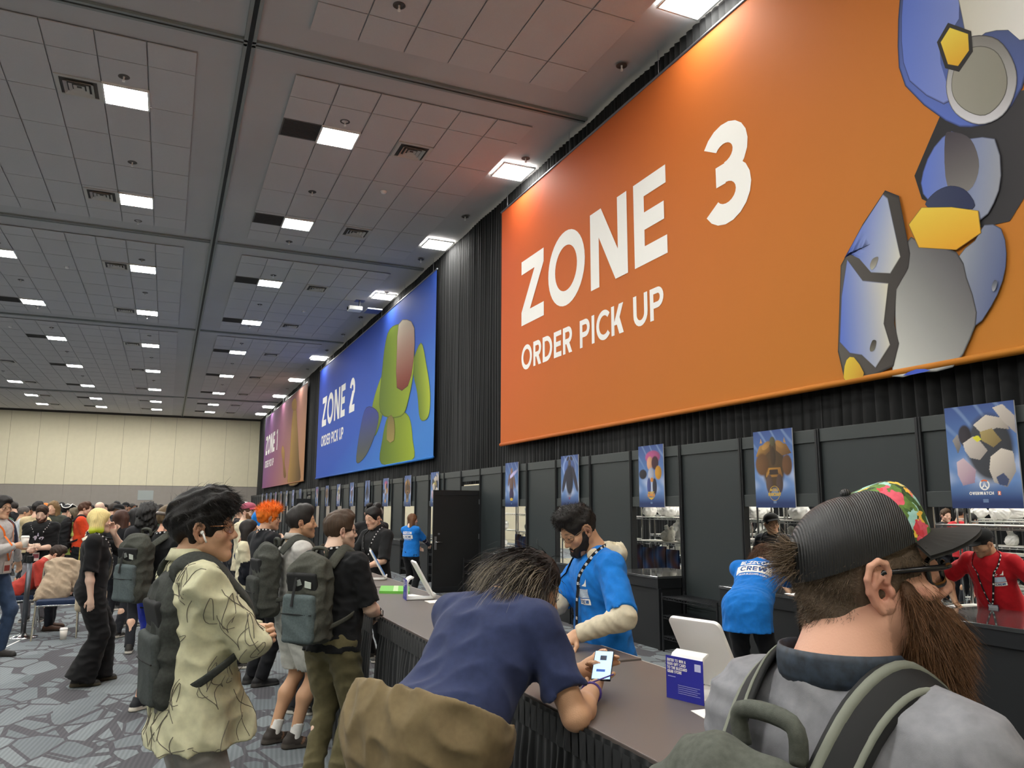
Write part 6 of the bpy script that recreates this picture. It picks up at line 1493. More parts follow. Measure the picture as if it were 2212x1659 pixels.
obj('screen_picture', MB().box(pc+PR@V(.0, .035, .0054), (.012, .012, .0003), PR).mesh('screen_picture'), mat('screen_dark', '3c4658', .3), ph); obj('screen_button', MB().box(pc+PR@V(-.004, -.03, .0054), (.016, .006, .0003), PR).mesh('screen_button'), mat('screen_blue', '3a62c0', .3), ph)
def tied_shirt(F, t, col):
    s, g = F.s, F.g; S = Sdf(); f, r, u = F.f, F.r, F.u; c = F.pel+f*.02
    S.cone(c+r*.05-f*.02+u*.05, c-r*.05-f*.02+u*.05, .225*g**.7, k=.03, flat=(f, .95)); S.cone(c-f*.07-u*.0, c-f*.12-u*.42, .21, .23, k=.05, flat=(f, .6)); S.cone(c+r*.12-f*.02, c+r*.17-f*.02-u*.42, .085, .11, k=.05); S.cone(c-r*.12-f*.02, c-r*.17-f*.02-u*.42, .085, .11, k=.05)
    S.cone(c+f*.15+r*.05+u*.02, c+f*.17+r*.09-u*.36, .045, .06, k=.03); S.cone(c+f*.15-r*.02+u*.02, c+f*.19-r*.02-u*.33, .04, .05, k=.03); S.plane(c+u*.125-f*.0, u+f*.5)
    v, q = S.mesh(.009, disp=folds(21, .010, .10, axis=(.2, .2, .8))); return obj('tied_overshirt', mesh_np('tied_overshirt', v, q), cloth(col), t, label='olive brown overshirt tied round the waist')
tied_shirt(F, t, '75664a')
c = F.pel-F.f*.17-F.r*.02; obj('hanging_strap', MB().tube([c+F.u*.12+F.f*.04, c+F.u*.0-F.f*.02, c-F.u*.30-F.f*.05], .024, 6, flat=(-F.f, .15)).mesh('hanging_strap'), mat('black_white_strap', '16161a', .7), t)
FB = F
# ------------------------------------------------------------------ hooded man in blue tee behind the table
F = figure(2.20, 3.68, 278, 1.73, 1.02, lean=9, head=(-6, -24, 0), wl=WORLD(onZ(1243, 1372, 1.075)), wr=WORLD(onZ(1150, 1352, 1.10)), pl=(-.9, -.4, -.5), pr=(.9, -.4, -.5), headfwd=.05, neckfwd=.02,
           hl=(V(-.85, -.15, -.42), V(-.1, .1, -1), dict(curl=.35, point=True)))
BLUE_TEE = '1673c8'
t = build_person(F, 'bearded crew man in blue T-shirt over a cream hoodie pointing down', skin='olive', vox=.0050, hair='quiff', haircol=(26, 22, 20), top=dict(col='cfc5ac', sleeve='long', hem=.92, loose=1.0, name='hoodie', collar=('hood', 'cfc5ac'), vox=.008, amp=.005, seed=31), bottom=dict(col='17181c'), eyes=True, beard=dict(d=.007, col=(28, 22, 20)), brow=(22, 18, 17), ears=1.08)
make_top(F, t, col=BLUE_TEE, sleeve='short', hem=.84, loose=1.15, name='tee_shirt', vox=.008, seed=31, amp=.005, wide=1.05, slen=.74)
strands_on(F, 1500, .020, .0010, (28, 24, 22), 4, .9, (0, .2, .1), lambda l: l[:, 2] > .05, curl=.012, grav=.2)
glasses(F, t, (120, 100, 80), .0012, (.024, .018))
lanyard(F, t, badge=('2a3f7a', [(.04, .014, 'd8dce4'), (-.03, .012, 'c8ccd4')]), drop=.42)
def chest_logo(F, t, x=-.085, z=1.30, s=.05, ink=None, back=False, tb=None, parts=True):
    """white crew print: burst mark, framed block and the word CREW"""
    me = (tb or F.top).data; from mathutils.bvhtree import BVHTree
    bv = BVHTree.FromPolygons([tuple(q.co) for q in me.vertices], [tuple(p.vertices) for p in me.polygons]); d = F.BT@V(0, -1 if back else 1, 0)
    o = F.Up((x, (-.6 if back else .6), z)); u = F.BT@V(1, 0, 0)*(1 if back else -1); v = F.BT@V(0, 0, 1)
    def stick(me_):
        co = [q.co.copy() for q in me_.vertices]; ok = True
        for q in me_.vertices:
            h, n_, *_ = bv.ray_cast(q.co, Vector(-d), 1.2)
            q.co = (h+n_*.0025) if h is not None else q.co-Vector(d)*.45
        return me_
    ink = ink or M_LETTER
    def rect(x0, y0, x1, y1, nx=6, ny=4):
        mb = MB()
        for i in range(nx):
            for j in range(ny):
                q = lambda a, b: o+u*(x0+(x1-x0)*a/nx)*s+v*(y0+(y1-y0)*b/ny)*s
                mb.quad(q(i, j), q(i+1, j), q(i+1, j+1), q(i, j+1))
        return mb
    tee = tb or F.top
    sub('print_block', stick(rect(-.5, -.15, .5, .40).mesh('print_block')), mat('pale_print', 'b9c9dc', .7), tee); sub('print_plate', stick(rect(-.5, -.56, .5, -.2).mesh('print_plate')), ink, tee)
    tm = text_mesh('CREW', o+v*(-.48)*s, u, v, .21*s, T=.2, gap=.12, align='c', sx=1.0); 
    mcol = mat('print_knockout', '1b4f8c', .7)
    m2 = stick(tm)
    for q in m2.vertices: q.co += Vector(d)*.0015
    sub('lettering', m2, mcol, tee)
    mb = MB(); 
    for k in range(5): a = k*1.256; mb.quad(*[o+u*(-.2+.20*math.cos(a+w)*r_)*s+v*(.70+.22*math.sin(a+w)*r_)*s for w, r_ in ((-.35, .5), (0, 1), (.35, .5), (0, .2))])
    mb.add([o+u*.1*s+v*.6*s, o+u*.42*s+v*.55*s, o+u*.45*s+v*1.0*s, o+u*.32*s+v*.74*s], [(0, 1, 2, 3)])
    sub('print_mark', stick(mb.mesh('print_mark')), ink, tee)['kind'] = 'stuff'
chest_logo(F, t, -.09, 1.285, .085)
FC = F
# ------------------------------------------------------------------ man in black tee and olive trousers
F = figure(1.0, 5.02, 50, 1.665, 1.12, head=(34, 2, 0), wr=(.14, .30, 1.06), wl=(-.10, .30, 1.08), pr=(.6, -.7, -.5), pl=(-.6, -.4, -.6), lean=1, hr=(None, None, dict(curl=.9)))
t = build_person(F, 'man in black T-shirt and olive trousers with a backpack at the table', skin='pale', vox=.006, hair='short', haircol=(70, 54, 40), top=dict(col='17181a', sleeve='short', hem=.86, loose=1.10, collar=('rib', '17181a'), slen=.72), bottom=dict(col='625b40', loose=1.14, amp=.006), stubble=(120, 90, 70), eyes=True)
glasses(F, t, (38, 30, 26), .0018, (.023, .018), True); lanyard(F, t, drop=.36)
w_, e_ = F.wr['r'], F.el['r']; ax = nrm(w_-e_); 
def watch(F, t, k='r', col='1e2228'):
    w_, e_ = F.wr[k], F.el[k]; ax = nrm(w_-e_); a_ = nrm(np.cross(ax, V(0, 0, 1))); b_ = np.cross(ax, a_); c = w_-ax*.03
    wt = obj('watch', MB().tube([c+(a_*math.cos(q)+b_*math.sin(q))*.034 for q in np.linspace(0, 6.28, 20)[:-1]], .010, 6, closed=True, flat=(ax, .35)).mesh('watch', True), mat('strap_'+col, col, .6), t)
    e = 1 if k == 'r' else -1; out = nrm(F.r*e+V(0, 0, .2)); out = nrm(out-ax*np.dot(out, ax)); sd = np.cross(ax, out); sub('watch_case', MB().box(c+out*.039, (.017, .020, .005), np.stack([sd, ax, out], 1)).mesh('watch_case', bevel=.004), mat('watch_metal', 'cfcfd2', .25, metal=.8), wt); sub('watch_face', MB().box(c+out*.0445, (.0145, .0175, .0008), np.stack([sd, ax, out], 1)).mesh('watch_face'), mat('phone_black', '101218', .2), wt)
watch(F, t)
backpack(F, 'charcoal backpack worn by the man in olive trousers', '4a4b44', '566162', 1.02, .0, .0, vox=.007)
# ------------------------------------------------------------------ man in pale grey polo and shorts
F = figure(.92, 6.05, 80, 1.70, 1.06, head=(16, 3, 0), wr=(.10, .26, 1.10), wl=(-.10, .28, 1.10), pr=(.6, -.7, -.5), stepr=.04, stepl=-.05)
t = build_person(F, 'man in pale grey polo and light shorts standing in line, wearing a backpack', skin='tan', vox=.0065, hair='short', haircol=(34, 30, 28), top=dict(col='b9b7b2', sleeve='long', hem=.86, loose=1.05, collar=('fold', 'a9a6a0')), bottom=dict(col='b9bab2', length='short', loose=1.15, name='shorts'), stubble=(110, 84, 66), barelegs=True, eyes=True, sock='e2e0dc', shoes=((52, 46, 42), (70, 64, 58), (120, 90, 70)))
backpack(F, 'slim dark backpack worn by the man in the grey polo', '42443f', '3a3c39', .98, .0, .0, tags=False, low=.03)
# ------------------------------------------------------------------ woman with blond and lime bob
F = figure(-.62, 8.78, 84, 1.665, 1.08, head=(2, 2, 0), wr=(.22, .0, .82), wl=(-.02, .17, 1.50), pl=(-.3, 1, -.6), stepr=.0, stepl=.16, hl=(V(-.3, -.2, .9), V(0, -1, 0), dict(curl=.5)))
def lime(v, c):
    l = (v-F.head)@F.RH/F.hs; a = np.clip((-.045-l[:, 2])/.05, 0, 1)[:, None]; return c*(1-a)+np.array(lin((196, 214, 40)))*a
t = build_person(F, 'woman with blond bob tipped lime, black top and wide black trousers', skin='pale', vox=.0075, hair='bob', haircol=(226, 205, 140), hairfn=lime, top=dict(col='131316', sleeve='short', hem=.95, loose=1.12, slen=.80), bottom=dict(col='121214', loose=1.32, flare=.05), fem=True, shoes=((20, 19, 20), (74, 66, 52)))
lanyard(F, t, drop=.30)
sb = [F.Up(p) for p in smoothpath([(.10, -.12, 1.44), (.115, -.02, 1.485), (.10, .08, 1.44), (.02, .17, 1.25), (-.10, .16, 1.05), (-.2, .05, .90)], 6)]; bag = thing('shoulder_bag', 'cream shoulder strap bag worn by the blond woman', 'bag', tuple(F.Up((-.2, 0, .9))))
obj('strap', MB().tube(sb, .022, 8, flat=([nrm(p-F.Up((0, 0, p[2]/F.s-.1))) for p in sb], .15)).mesh('strap', True), cloth('d8ccb8'), bag)
S = Sdf(); S.box(F.Up((-.25, .02, .80)), (.05, .14, .11), .04, F.BT); v, q = S.mesh(.009); obj('bag_body', mesh_np('bag_body', v, q), cloth('cdbfa6'), bag)
# ------------------------------------------------------------------ man with sunglasses on his head, blue shorts
F = figure(.02, 7.50, 52, 1.70, 1.22, head=(18, 2, 0), wr=(.16, .30, 1.12), wl=(-.16, .30, 1.14), stepr=.10, stepl=-.05)
t = build_person(F, 'man in black T-shirt and blue shorts with a backpack, seen from behind', skin='ruddy', vox=.007, hair='short', haircol=(96, 78, 54), top=dict(col='161719', sleeve='short', hem=.86, loose=1.12, collar=('rib', '161719')), bottom=dict(col='1b2f9c', length='short', loose=1.25, name='shorts'), beard=dict(d=.008, col=(78, 52, 36)), barelegs=True, shoes=((26, 27, 34), (214, 208, 196), (190, 205, 220)), sock='1a1b20')
lanyard(F, t, drop=.34)
obj('sunglasses', MB().tube([F.head+F.RH@V(.088*math.cos(a), -.012+.108*math.sin(a), .045-.02*math.sin(a))*F.hs for a in np.linspace(-2.9, .0, 14)], .010, 6, flat=((0, 0, 1), 1.4)).mesh('sunglasses', True), mat('clear_smoke', '6a625e', .2), t)
backpack(F, 'dark backpack with grey front pocket worn by the man in blue shorts', '454741', '566062', 1.06, .02, -.03)
# ------------------------------------------------------------------ big bearded man with the floral-fronted cap, close by
F = figure(.935, .88, 84, 1.70, 1.30, head=(38, 8, 0), wr=(.30, .22, .95), wl=(-.3, .2, .95), headfwd=.05, hs=.985, headup=.022, shw=.88)
t = build_person(F, 'heavy bearded man in a floral-fronted cap and grey shirt, close by at right', skin='ruddy', vox=.0038, hair='ring', haircol=(92, 76, 60), top=dict(col='8a8a8e', sleeve='short', hem=.82, loose=1.05, nk=1.22, vox=.008, amp=.004, m=mat('heather_grey', '85858a', .9, noise=(45, .14), bump=(900, .10), spec=.15)), bottom=dict(col='2a2c34', loose=1.15), beard=dict(d=.013, L=.085, back=.022, col=(88, 62, 42)), eyes=True, neck=1.14, ears=1.22, stubble=(110, 80, 60), hairvox=.004)
F.beardo = [c for c in t.children if c.name.startswith('beard')][0]
strands_on(F, 9000, .014, .0005, (92, 78, 62), 3, .7, (0, -.5, -.5), lambda l: (l[:, 2] < .03) & ~((np.abs(l[:, 0]) > .055) & (np.abs(l[:, 1]+.012) < .036) & (l[:, 2] < .022)), grav=.3, spread=.4, curl=.003, segs=3)
strands_on(F, 700, .045, .0007, (96, 80, 62), 5, 1.0, (0, -.6, .2), lambda l: (l[:, 1] < -.085) & (l[:, 2] > .015) & (l[:, 2] < .06) & (np.abs(l[:, 0]) < .03), grav=.5, spread=.5, curl=.01, segs=4)
strands_on(F, 14000, .046, .00045, (104, 72, 46), 6, .35, (0, .05, -.9), None, mesh=F.beardmesh, grav=.5, spread=.26, curl=.005, segs=4, name='beard_strands')
def floral():
    m = bpy.data.materials.new('floral_print'); m.use_nodes = True; N = m.node_tree.nodes; L = m.node_tree.links; b = N['Principled BSDF']; b.inputs['Roughness'].default_value = .8
    tc = N.new('ShaderNodeTexCoord'); vo = N.new('ShaderNodeTexVoronoi'); vo.inputs['Scale'].default_value = 62; vo.inputs['Randomness'].default_value = 1.; wn = N.new('ShaderNodeTexNoise'); wn.inputs['Scale'].default_value = 55; L.new(tc.outputs['Object'], wn.inputs['Vector']); wa = N.new('ShaderNodeVectorMath'); wa.operation = 'MULTIPLY_ADD'; wa.inputs[1].default_value = (.035, .035, .035); L.new(wn.outputs['Color'], wa.inputs[0]); L.new(tc.outputs['Object'], wa.inputs[2]); L.new(wa.outputs[0], vo.inputs['Vector'])
    sp = N.new('ShaderNodeSeparateColor'); L.new(vo.outputs['Color'], sp.inputs[0]); cr = N.new('ShaderNodeValToRGB'); cr.color_ramp.interpolation = 'CONSTANT'; L.new(sp.outputs[0], cr.inputs[0]); e = cr.color_ramp.elements
    for i, (p, c) in enumerate(((0, (60, 92, 40)), (.30, (160, 205, 196)), (.46, (96, 128, 56)), (.62, (226, 92, 110)), (.74, (236, 190, 70)), (.84, (214, 60, 70)), (.92, (44, 66, 34)))):
        q = e[i] if i < 2 else e.new(p); q.position = p; q.color = (*lin(c), 1)
    n = N.new('ShaderNodeTexNoise'); n.inputs['Scale'].default_value = 120; L.new(tc.outputs['Object'], n.inputs['Vector']); mx = N.new('ShaderNodeMix'); mx.data_type = 'RGBA'; mx.blend_type = 'OVERLAY'; mx.inputs[0].default_value = .55; L.new(cr.outputs[0], mx.inputs[6]); L.new(n.outputs[0], mx.inputs[7]); L.new(mx.outputs[2], b.inputs['Base Color']); return m
def meshcap():
    m = bpy.data.materials.new('black_cap_mesh'); m.use_nodes = True; N = m.node_tree.nodes; L = m.node_tree.links; b = N['Principled BSDF']; b.inputs['Roughness'].default_value = .45; b.inputs['Base Color'].default_value = (*lin((22, 23, 24)), 1)
    tc = N.new('ShaderNodeTexCoord'); mp_ = N.new('ShaderNodeMapping'); mp_.inputs['Rotation'].default_value = (0, 0, math.radians(32)); L.new(tc.outputs['Object'], mp_.inputs['Vector'])
    ml = N.new('ShaderNodeTexWave'); ml.bands_direction = 'X'; ml.inputs['Scale'].default_value = 100; ml.inputs['Distortion'].default_value = .5; ml.inputs['Detail Scale'].default_value = 3; L.new(mp_.outputs[0], ml.inputs['Vector']); bp = N.new('ShaderNodeBump'); bp.inputs['Strength'].default_value = .6; bp.inputs['Distance'].default_value = .002; L.new(ml.outputs[1], bp.inputs['Height']); L.new(bp.outputs[0], b.inputs['Normal']); return m
cap(F, t, '1b1b1c', brim='232220', frontm=floral(), crownm=meshcap(), fh=.024, label='black mesh cap with a floral front panel', tilt=.028, z0=.028)
glasses(F, t, (14, 14, 16), .0042, (.026, .021), True)
# dark patterned neck strap
rt, fw, up = F.BT[:, 0], F.BT[:, 1], F.BT[:, 2]; c0 = F.neck+up*.045; P = [c0+rt*math.cos(a)*.088+fw*(math.sin(a)*.088+.01)-up*(.055*max(0, math.sin(a))+.0*math.cos(a)) for a in np.linspace(0, 6.283, 37)[:-1]]
obj('neck_strap', MB().tube(P, .024, 10, closed=True, flat=([nrm(p-c0-up*np.dot(p-c0, up)) for p in P], .2)).mesh('neck_strap', True), mat('navy_patterned_strap', '2a3440', .6, noise=(60, .7)), t)
backpack(F, 'olive grey backpack with striped straps worn by the bearded man', '53564f', '474a45', .98, -.035, .0, tags=False, vox=.006, stripe='75786c', seed=9)
q0 = F.Up((-.01, -.115*1.38-.02-.15, 1.22+.03+.17)); zp = F.t
zb = bpy.data.objects[[o.name for o in bpy.data.objects if o.name.startswith('backpack')][-1]]
zc = MB(); pz = [F.Up((x, -.115*1.30-.115-.16*math.cos(x*5), 1.34-.9*x*x)) for x in np.linspace(-.12, .12, 13)]
obj('zip', MB().tube(pz, .005, 6).mesh('zip'), mat('pack_black', '141516', .8), zb)
for k in (8, 10): obj('zip_pull', MB().tube([pz[k]+V(-.004, 0, .002), pz[k]+F.r*.012-V(0, 0, .022), pz[k]+F.r*.018-V(0, 0, .034)], .0032, 6).mesh('zip_pull', True), M_CHROME, zb)
# ------------------------------------------------------------------ crew woman bent over the second counter
F = figure(4.50, 5.28, 58, 1.72, 1.06, lean=54, head=(6, 22, 0), wr=WORLD((5.62, 5.86, .90)), wl=WORLD((5.68, 6.06, .90)), pr=(.7, -.1, -1), pl=(-.7, -.1, -1), drop=.06, hr=(V(.8, .5, -.05), V(0, 0, -1), dict(curl=.3)), hl=(V(.8, .1, .0), V(0, 0, -1), dict(curl=.3)))
t = build_person(F, 'crew woman in blue T-shirt leaning on the counter, brown shoulder-length hair', skin='light', vox=.007, hair='bob', haircol=(78, 52, 34), top=dict(col=BLUE_TEE, sleeve='short', hem=.76, loose=1.14, slen=.72, amp=.005, vox=.009), bottom=dict(col='141519', loose=1.05), fem=True)
strands_on(F, 1400, .10, .0016, (84, 56, 36), 4, .2, (0, -.6, -.5), None, grav=.7, spread=.18, segs=4)
def back_print(F, s=.20, z=1.33, x=0., top_line='BLIZZCON', site='GEAR.BLIZZARD.COM'):
    me = F.top.data; from mathutils.bvhtree import BVHTree
    bv = BVHTree.FromPolygons([tuple(q.co) for q in me.vertices], [tuple(p.vertices) for p in me.polygons]); d = F.BT@V(0, -1, 0); o = F.Up((x, -.6, z)); u = F.BT@V(1, 0, 0); v = F.BT@V(0, 0, 1)
    def stick(me_, e=.003):
        for q in me_.vertices:
            h, n_, *_ = bv.ray_cast(q.co, Vector(-d), 1.2); q.co = (h+n_*e) if h is not None else q.co-Vector(d)*.42
        return me_
    def rect(x0, y0, x1, y1, nx=10, ny=4):
        mb = MB()
        for i in range(nx):
            for j in range(ny): mb.quad(*[o+u*(x0+(x1-x0)*a/nx)*s+v*(y0+(y1-y0)*b/ny)*s for a, b in ((i, j), (i+1, j), (i+1, j+1), (i, j+1))])
        return mb.mesh('print_plate')
    sub('print_plate', stick(rect(-.62, -.28, .62, .06)), M_LETTER, F.top); sub('lettering', stick(text_mesh('CREW', o+v*(-.21)*s, u, v, .20*s, T=.2, align='c', sx=1.25), .005), mat('print_knockout', '1b4f8c', .7), F.top)
    sub('lettering', stick(text_mesh(top_line, o+v*.13*s, u, v, .24*s, T=.22, gap=.08, align='c', sx=.72)), M_LETTER, F.top); sub('lettering', stick(text_mesh(site, o+v*(-.40)*s, u, v, .07*s, T=.2, align='c')), M_LETTER, F.top)
back_print(F, .24, 1.33)
watch(F, t, 'r', '3a3a3c')
flat('form_sheet', [(5.55, 5.78), (5.72, 5.72), (5.80, 6.0), (5.62, 6.05)], .867, M_PAPER, 'white form on the counter under the leaning crew woman', 'paper')
# ------------------------------------------------------------------ man in red crew T-shirt inside the near window
F = figure(6.66, 4.56, 258, 1.58, 1.12, lean=22, head=(28, -8, 0), wl=(-.36, .12, .92), wr=(.30, .30, 1.02), pl=(-.9, -.3, -.2), pr=(.9, -.3, -.2))
t = build_person(F, 'man in red crew T-shirt and black cap behind the near counter', skin='tan', vox=.0075, hair='buzz', haircol=(30, 26, 24), top=dict(col='b4141f', sleeve='short', hem=.88, loose=1.10, slen=.70, amp=.005), bottom=dict(col='1d2026'), stubble=(70, 54, 44))
cap(F, t, '161617'); lanyard(F, t, badge=('23304f', [(.045, .014, 'dfe3e8'), (.0, .018, '3a66b8'), (-.042, .014, 'd4d8dc')]), drop=.40, patch='d8d8d4'); chest_logo(F, t, -.10, 1.29, .085)
F = figure(6.55, 7.15, 255, 1.64, 1.05, lean=6, head=(-55, 0, 0), wl=(-.25, .25, .95), wr=(.25, .2, 1.0))
t = build_person(F, 'man in black cap, glasses and dark T-shirt behind the second window', skin='tan', vox=.009, hair='buzz', haircol=(40, 36, 34), top=dict(col='24272e', sleeve='short', hem=.88, loose=1.1), bottom=dict(col='20232a'))
cap(F, t, '1c1a19'); glasses(F, t, (60, 56, 50), .0018); lanyard(F, t, patch='d0d0d0')
# ------------------------------------------------------------------ others by the tables and the door
F = figure(1.16, 6.95, 120, 1.55, 1.05, lean=26, head=(10, -16, 0), wr=(.2, .3, 1.0), wl=(-.2, .3, 1.0))
def streak(v, c):
    l = (v-F.head)@F.RH/F.hs; a = ((l[:, 2] < .03) & (np.abs(l[:, 0]+.03*np.sin(l[:, 2]*30)) > .062) & (l[:, 1] > -.02))[:, None]; return np.where(a, np.array(lin((206, 190, 160))), c)
build_person(F, 'person with messy black and blond-streaked hair and a red collar, bending', skin='tan', vox=.009, hair='messy', haircol=(30, 26, 26), hairfn=streak, top=dict(col='c8452e', sleeve='long', hem=.90, loose=1.1), bottom=dict(col='222226'))
F = figure(2.26, 8.85, 243, 1.70, .98, lean=6, head=(0, -8, 0), wr=(.20, .36, 1.06), wl=(-.14, .36, 1.06), pr=(.8, -.4, -.5))
t = build_person(F, 'woman with a dark hair bun in black work shirt at the far table end', skin='light', vox=.008, hair='bun', haircol=(24, 20, 20), top=dict(col='1b1c1e', sleeve='short', hem=.88, loose=1.1, collar=('fold', '1b1c1e'), slen=.8), bottom=dict(col='17181b'), fem=True); lanyard(F, t, badge=('2b3340', [(.03, .014, 'b8c8dc')]), drop=.34)
F = figure(4.28, 14.35, 62, 1.56, 1.12, head=(22, 0, 0), wr=(.10, .50, 1.04), wl=(-.16, .40, 1.04))
t = build_person(F, 'crew woman in blue T-shirt with long brown hair by the open door', skin='pale', vox=.010, hair='longback', haircol=(104, 70, 44), top=dict(col=BLUE_TEE, sleeve='short', hem=.86, loose=1.1, slen=.75), bottom=dict(col='121316', loose=1.1), fem=True); back_print(F, .2, 1.30)
for k in 'lr': obj('arm_sleeve', MB().tube([F.el[k], F.wr[k]], [.046, .036], 10).mesh('arm_sleeve', True), cloth('23283c'), t)
F = figure(.925, 8.12, 68, 1.70, 1.05, head=(14, 2, 0), wr=(.1, .3, 1.1), wl=(-.1, .3, 1.1))
t = build_person(F, 'man with bright orange hair, glasses and black T-shirt', skin='asian', vox=.008, hair='tousled', haircol=(232, 120, 30), top=dict(col='16181d', sleeve='short', hem=.86, loose=1.12), bottom=dict(col='15161a', loose=1.1), shoes=((24, 24, 26), (60, 58, 56))); lanyard(F, t); glasses(F, t, (30, 28, 28), .0016)
strands_on(F, 1200, .05, .0013, (240, 128, 34), 3, .9, (0, .0, .5), lambda l: l[:, 2] > .06, grav=.1, curl=.01)
F = figure(.83, 9.05, 96, 1.545, 1.0, head=(0, 4, 0), wr=(.06, .26, 1.08), wl=(-.05, .26, 1.10))
def varsity(v):
    u = (v[:, 2]-F.O[2])/F.s; c = np.tile(np.array(lin('d6d0b2')), (len(v), 1)); c[(u > .895) & (u < .905)] = lin('f0ede2'); c[(u > .872) & (u < .893)] = lin('1a1a1e')
    for k in 'lr':
        a = np.linalg.norm(v-F.el[k], axis=1) < .155*F.s; c[a & (np.abs((v-F.O)@F.r) > .12)] = lin('1a1c24')
    return c
t = build_person(F, 'woman in cream jacket with black cuffs and glasses, dark wavy hair', skin='brown', vox=.008, hair='long', haircol=(28, 22, 20), top=dict(col='d6d0b2', sleeve='long', hem=.86, loose=1.12, paint=varsity, name='jacket'), bottom=dict(col='17181a', loose=1.1), fem=True); glasses(F, t, (190, 170, 130), .0014)
F = figure(1.0, 11.1, 118, 1.74, 1.10, head=(8, 0, 0), wr=(.1, .3, 1.1), wl=(-.1, .3, 1.1))
t = build_person(F, 'bearded man in pink cap and cream jacket behind the cream-jacketed woman', skin='pale', vox=.010, hair='buzz', haircol=(90, 64, 44), top=dict(col='cfc6a8', sleeve='long', hem=.86, loose=1.15), bottom=dict(col='24262c'), beard=dict(d=.009, col=(112, 78, 52))); cap(F, t, 'a8566a', brim='a23a4c'); glasses(F, t, (150, 130, 110), .0016)
F = figure(1.0, 12.1, 100, 1.76, 1.05)
t = build_person(F, 'man in black and white cap partly behind the pink-capped man', skin='light', vox=.011, hair='buzz', haircol=(40, 34, 30), top=dict(col='1a1b1f', sleeve='long', hem=.86), bottom=dict(col='24262c')); cap(F, t, '18181a', front='d8d8d8')
F = figure(1.10, 10.4, 40, 1.66, 1.0, wr=(.22, .25, 1.35), wl=(-.2, .2, 1.0))
build_person(F, 'person with bright blue hair in dark top behind the orange-haired man', skin='light', vox=.011, hair='bob', haircol=(24, 128, 220), top=dict(col='1c2a48', sleeve='long', hem=.88), bottom=dict(col='22242a'))
# ------------------------------------------------------------------ people on the left
F = figure(-1.76, 10.65, 118, 1.80, 1.05, head=(10, 0, 0), wr=(.02, .26, 1.21), wl=WORLD((-1.60, 11.2, 1.03)), pr=(.8, -.5, -.6), pl=(-.8, -.3, -.5), stance=.13, stepl=.1, hr=(None, None, dict(curl=.65)))
t = build_person(F, 'man in grey hoodie and jeans holding a paper coffee cup, far left', skin='asian', vox=.0085, hair='swept', haircol=(24, 20, 20), top=dict(col='b3b0ae', sleeve='long', hem=.90, loose=1.14, collar=('hood', 'b3b0ae'), name='hoodie'), bottom=dict(col='34455f', loose=1.05, name='jeans'), eyes=True, shoes=((48, 46, 44), (40, 38, 36))); glasses(F, t, (40, 36, 34), .0018, (.024, .018), True)
lanyard(F, t, col='e0702c', patches=False, badge=('cbbfb6', [(-.01, .03, '8e3a34')]), drop=.42); sub_ = F.Up((-.06, .20, 1.10))
cp_ = F.wr['r']+nrm(F.wr['r']-F.el['r'])*.085; cup('white lidded coffee cup held by the man in grey hoodie', tuple(cp_+V(0, 0, -.045)), 1.05)
obj('strap', MB().tube([F.Up(p) for p in smoothpath([(-.12, -.08, 1.46), (-.125, .0, 1.50), (-.13, .10, 1.42), (-.15, .13, 1.22), (-.18, .05, 1.08)], 5)], .024, 6, flat=((0, 0, 1), .6)).mesh('strap', True), mat('navy_strap', '20263c', .8), thing('backpack', 'navy backpack strap on the shoulder of the man in grey hoodie', 'backpack', tuple(F.Up((-.13, -.1, 1.3))), 'worn backpacks'))
F = figure(-1.70, 13.7, 186, 1.70, 1.10, head=(4, -16, 0), wr=(.03, .25, 1.14), wl=(-.03, .24, 1.10), pr=(.45, -.5, -.8), pl=(-.45, -.5, -.8), hr=(None, None, dict(curl=.5)))
t = build_person(F, 'bearded man in black T-shirt and grey trousers standing behind the draped chair', skin='pale', vox=.0085, hair='short', haircol=(58, 42, 32), top=dict(col='141517', sleeve='short', hem=.88, loose=1.12, slen=.85), bottom=dict(col='77757a', loose=1.1), beard=dict(d=.010, col=(70, 46, 34))); lanyard(F, t, badge=('e6dcd6', [(.01, .03, '8a3f4c')]), drop=.42)
print_on(F, [[(-.06, -.01), (-.03, -.03), (-.01, .01), (-.02, .04), (-.05, .035)], [(.01, .0), (.05, -.03), (.08, .01), (.06, .03), (.03, .02)], [(-.012, .03), (.012, .03), (.004, .08), (-.004, .08)]], mat('pale_violet_print', 'c4bcd0', .7))
F = figure(-1.35, 15.9, 88, 1.76, 1.14, wr=(.06, .32, 1.14), wl=(-.06, .32, 1.14), stepr=-.1, stepl=.12)
def stripe(v):
    u = (v-F.O)@F.r; w = (v-F.O)@F.f; c = np.tile(np.array(lin('15161a')), (len(v), 1)); c[(u > .10) & (np.abs(np.abs(w-.03)-.012) < .006)] = lin('d8c65a'); return c
t = build_person(F, 'man in bright orange-red sweater and black shorts with yellow stripes', skin='light', vox=.009, hair='short', haircol=(78, 50, 34), top=dict(col='d2431e', sleeve='long', hem=.88, loose=1.14, name='sweater'), bottom=dict(col='15161a', length='short', loose=1.25, name='shorts'), barelegs=True, sock='18181a', shoes=((30, 30, 32), (80, 78, 76)))
F.bot.data.color_attributes.new('Col', 'FLOAT_COLOR', 'POINT'); vv = np.array([x.co for x in F.bot.data.vertices]); cc = np.ones((len(vv), 4), np.float32); cc[:, :3] = stripe(vv); F.bot.data.color_attributes['Col'].data.foreach_set('color', cc.ravel()); F.bot.data.materials.clear(); F.bot.data.materials.append(mat('painted_cloth', rough=.85, attr=True, bump=(420, .25), spec=.2))
backpack(F, 'black backpack worn by the man in the orange-red sweater', '1c1d1f', '232426', 1.0, vox=.011)
F = figure(-1.78, 12.78, 96, 1.70, 1.08, lean=38, head=(0, 10, 0), wr=(.10, .52, .70), wl=(-.05, .5, .70), seat=True, drop=.42, stepr=.05)
